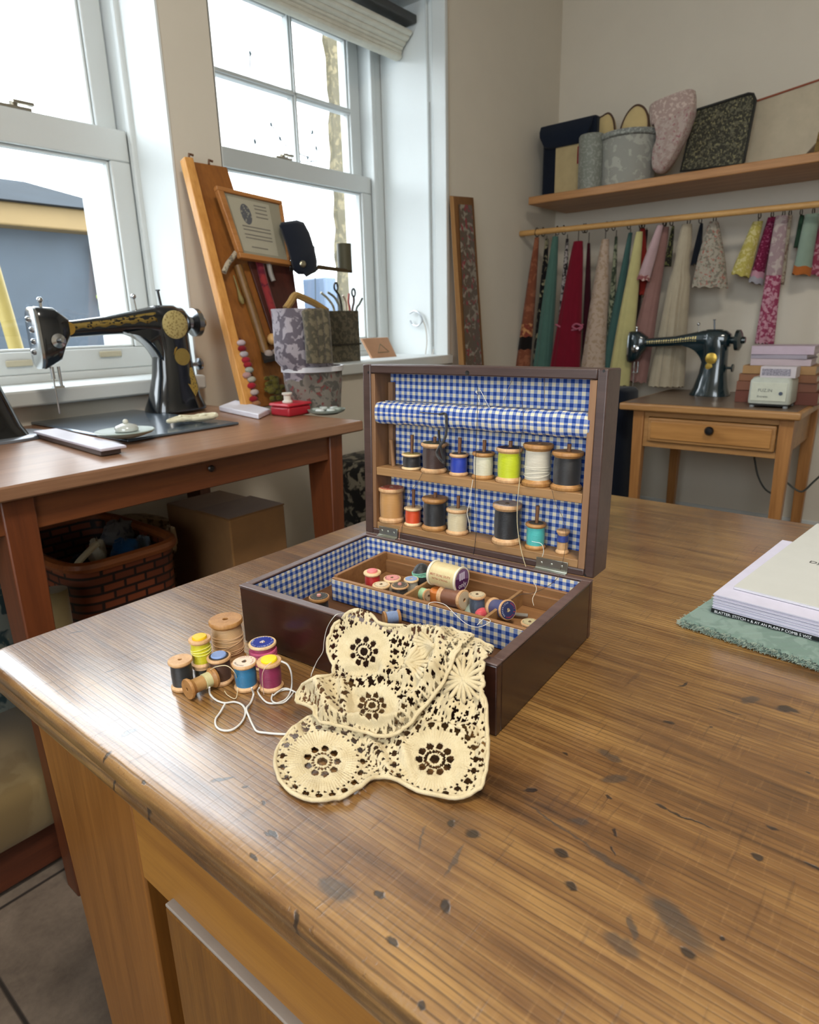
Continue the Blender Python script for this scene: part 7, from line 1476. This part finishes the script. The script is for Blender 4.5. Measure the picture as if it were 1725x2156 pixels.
# follow the picture: shift along the view ray is small; keep the top near the wall
def onlean(px, py, off=0.0):
    n = np.array([0, 1, -.10]); c0 = (YW-.0168-off)-.10*float(q[3][2]); d = ray(px, py); t_ = (c0-(CAM[1]-.10*CAM[2]))/(d[1]-.10*d[2]); return CAM+t_*d
def strip(pxs, o0, o1):
    a, b_, c_, d_ = [onlean(*p, o0) for p in pxs]; a2, b2, c2, d2 = [onlean(*p, o1) for p in pxs]
    a, b_ = ext(d_, a), ext(c_, b_); a2, b2 = ext(d2, a2), ext(c2, b2); return [a, b_, c_, d_], [a2, b2, c2, d2]
m = MB(org=O); m.hexa(*strip([(970, 780), (1020, 780), (997, 416), (948, 412)], .0028, .0196)); m.build('back_board', wood('6a4526', '93683e', 'Z', 1, .5), lb_, bevel=.0014)
m = MB(org=O); m.hexa(*strip([(967, 780), (978, 780), (955, 414), (947, 412)], .0196, .028)); m.build('light_edge', wood('a87a4a', 'd0a470', 'Z', 1, .5), lb_, bevel=.0014)
m = MB(org=O); m.hexa(*strip([(982, 780), (1016, 780), (994, 432), (966, 430)], .0196, .0238)); m.build('floral_ribbon', cloth('5c4c3c', '938a7c', 300, .9, 30, .56, '8a2a34'), lb_)
# ================================================================ camera and light
cam = bpy.data.cameras.new('camera'); co = bpy.data.objects.new('camera', cam); COL.objects.link(co); SC.camera = co
cam.sensor_fit = 'HORIZONTAL'; cam.sensor_width = 36; cam.lens = FP/1725*36; cam.clip_start = .02
co.matrix_world = Matrix(((RT[0], UP[0], -FW[0], CAM[0]), (RT[1], UP[1], -FW[1], CAM[1]), (RT[2], UP[2], -FW[2], CAM[2]), (0, 0, 0, 1)))
cam.dof.use_dof = True; cam.dof.focus_distance = .66; cam.dof.aperture_fstop = cam.lens/1000/.0019
w = bpy.data.worlds.new('sky'); SC.world = w; w.use_nodes = True; nt = w.node_tree; bg = nt.nodes['Background']
bg.inputs[0].default_value = (.86, .94, 1.0, 1); bg.inputs[1].default_value = SKY
def area(name, loc, rot, sx, sy, e, col, portal=False):
    l = bpy.data.lights.new(name, 'AREA'); l.shape = 'RECTANGLE'; l.size = sx; l.size_y = sy; l.energy = e; l.color = col
    o = bpy.data.objects.new(name, l); COL.objects.link(o); o.location = loc; o.rotation_euler = rot
    if portal: l.cycles.is_portal = True
    return o
for W_ in (W1, W2): area('window_portal', ((W_[0]+W_[1])/2, YOUT+.01, (W_[2]+W_[3])/2), (-PI/2, 0, 0), W_[1]-W_[0], W_[3]-W_[2], 1, (1, 1, 1), True)
area('window_portal', (-1.62, (W3[0]+W3[1])/2, (W3[2]+W3[3])/2), (0, -PI/2, 0), W3[3]-W3[2], W3[1]-W3[0], 1, (1, 1, 1), True)
# fill lamp added on the ceiling, out of view, to lift the room light
cl_ = thing('fill_lamp', 'round white fill lamp added out of view on the ceiling behind the photographer', 'lamp', (.1, -.3, ZC)); MB().lathe([(.16, 0), (.17, -.02), (.15, -.05), (.0005, -.055)], 32).build('fill_lamp_shade', plain('f0ead8', .5), cl_)
area('fill_light', (.1, -.35, ZC-.08), (0, 0, 0), .5, .5, FILL, (1.0, .92, .80))
SC.view_settings.view_transform = 'Standard'; SC.view_settings.look = 'None'; SC.view_settings.gamma = 1; SC.view_settings.use_curve_mapping = False
SC.view_settings.exposure = EXPO
SC.cycles.max_bounces = 8; SC.cycles.diffuse_bounces = 5; SC.cycles.transparent_max_bounces = 12; SC.cycles.caustics_reflective = False; SC.cycles.caustics_refractive = False; SC.cycles.sample_clamp_indirect = 4
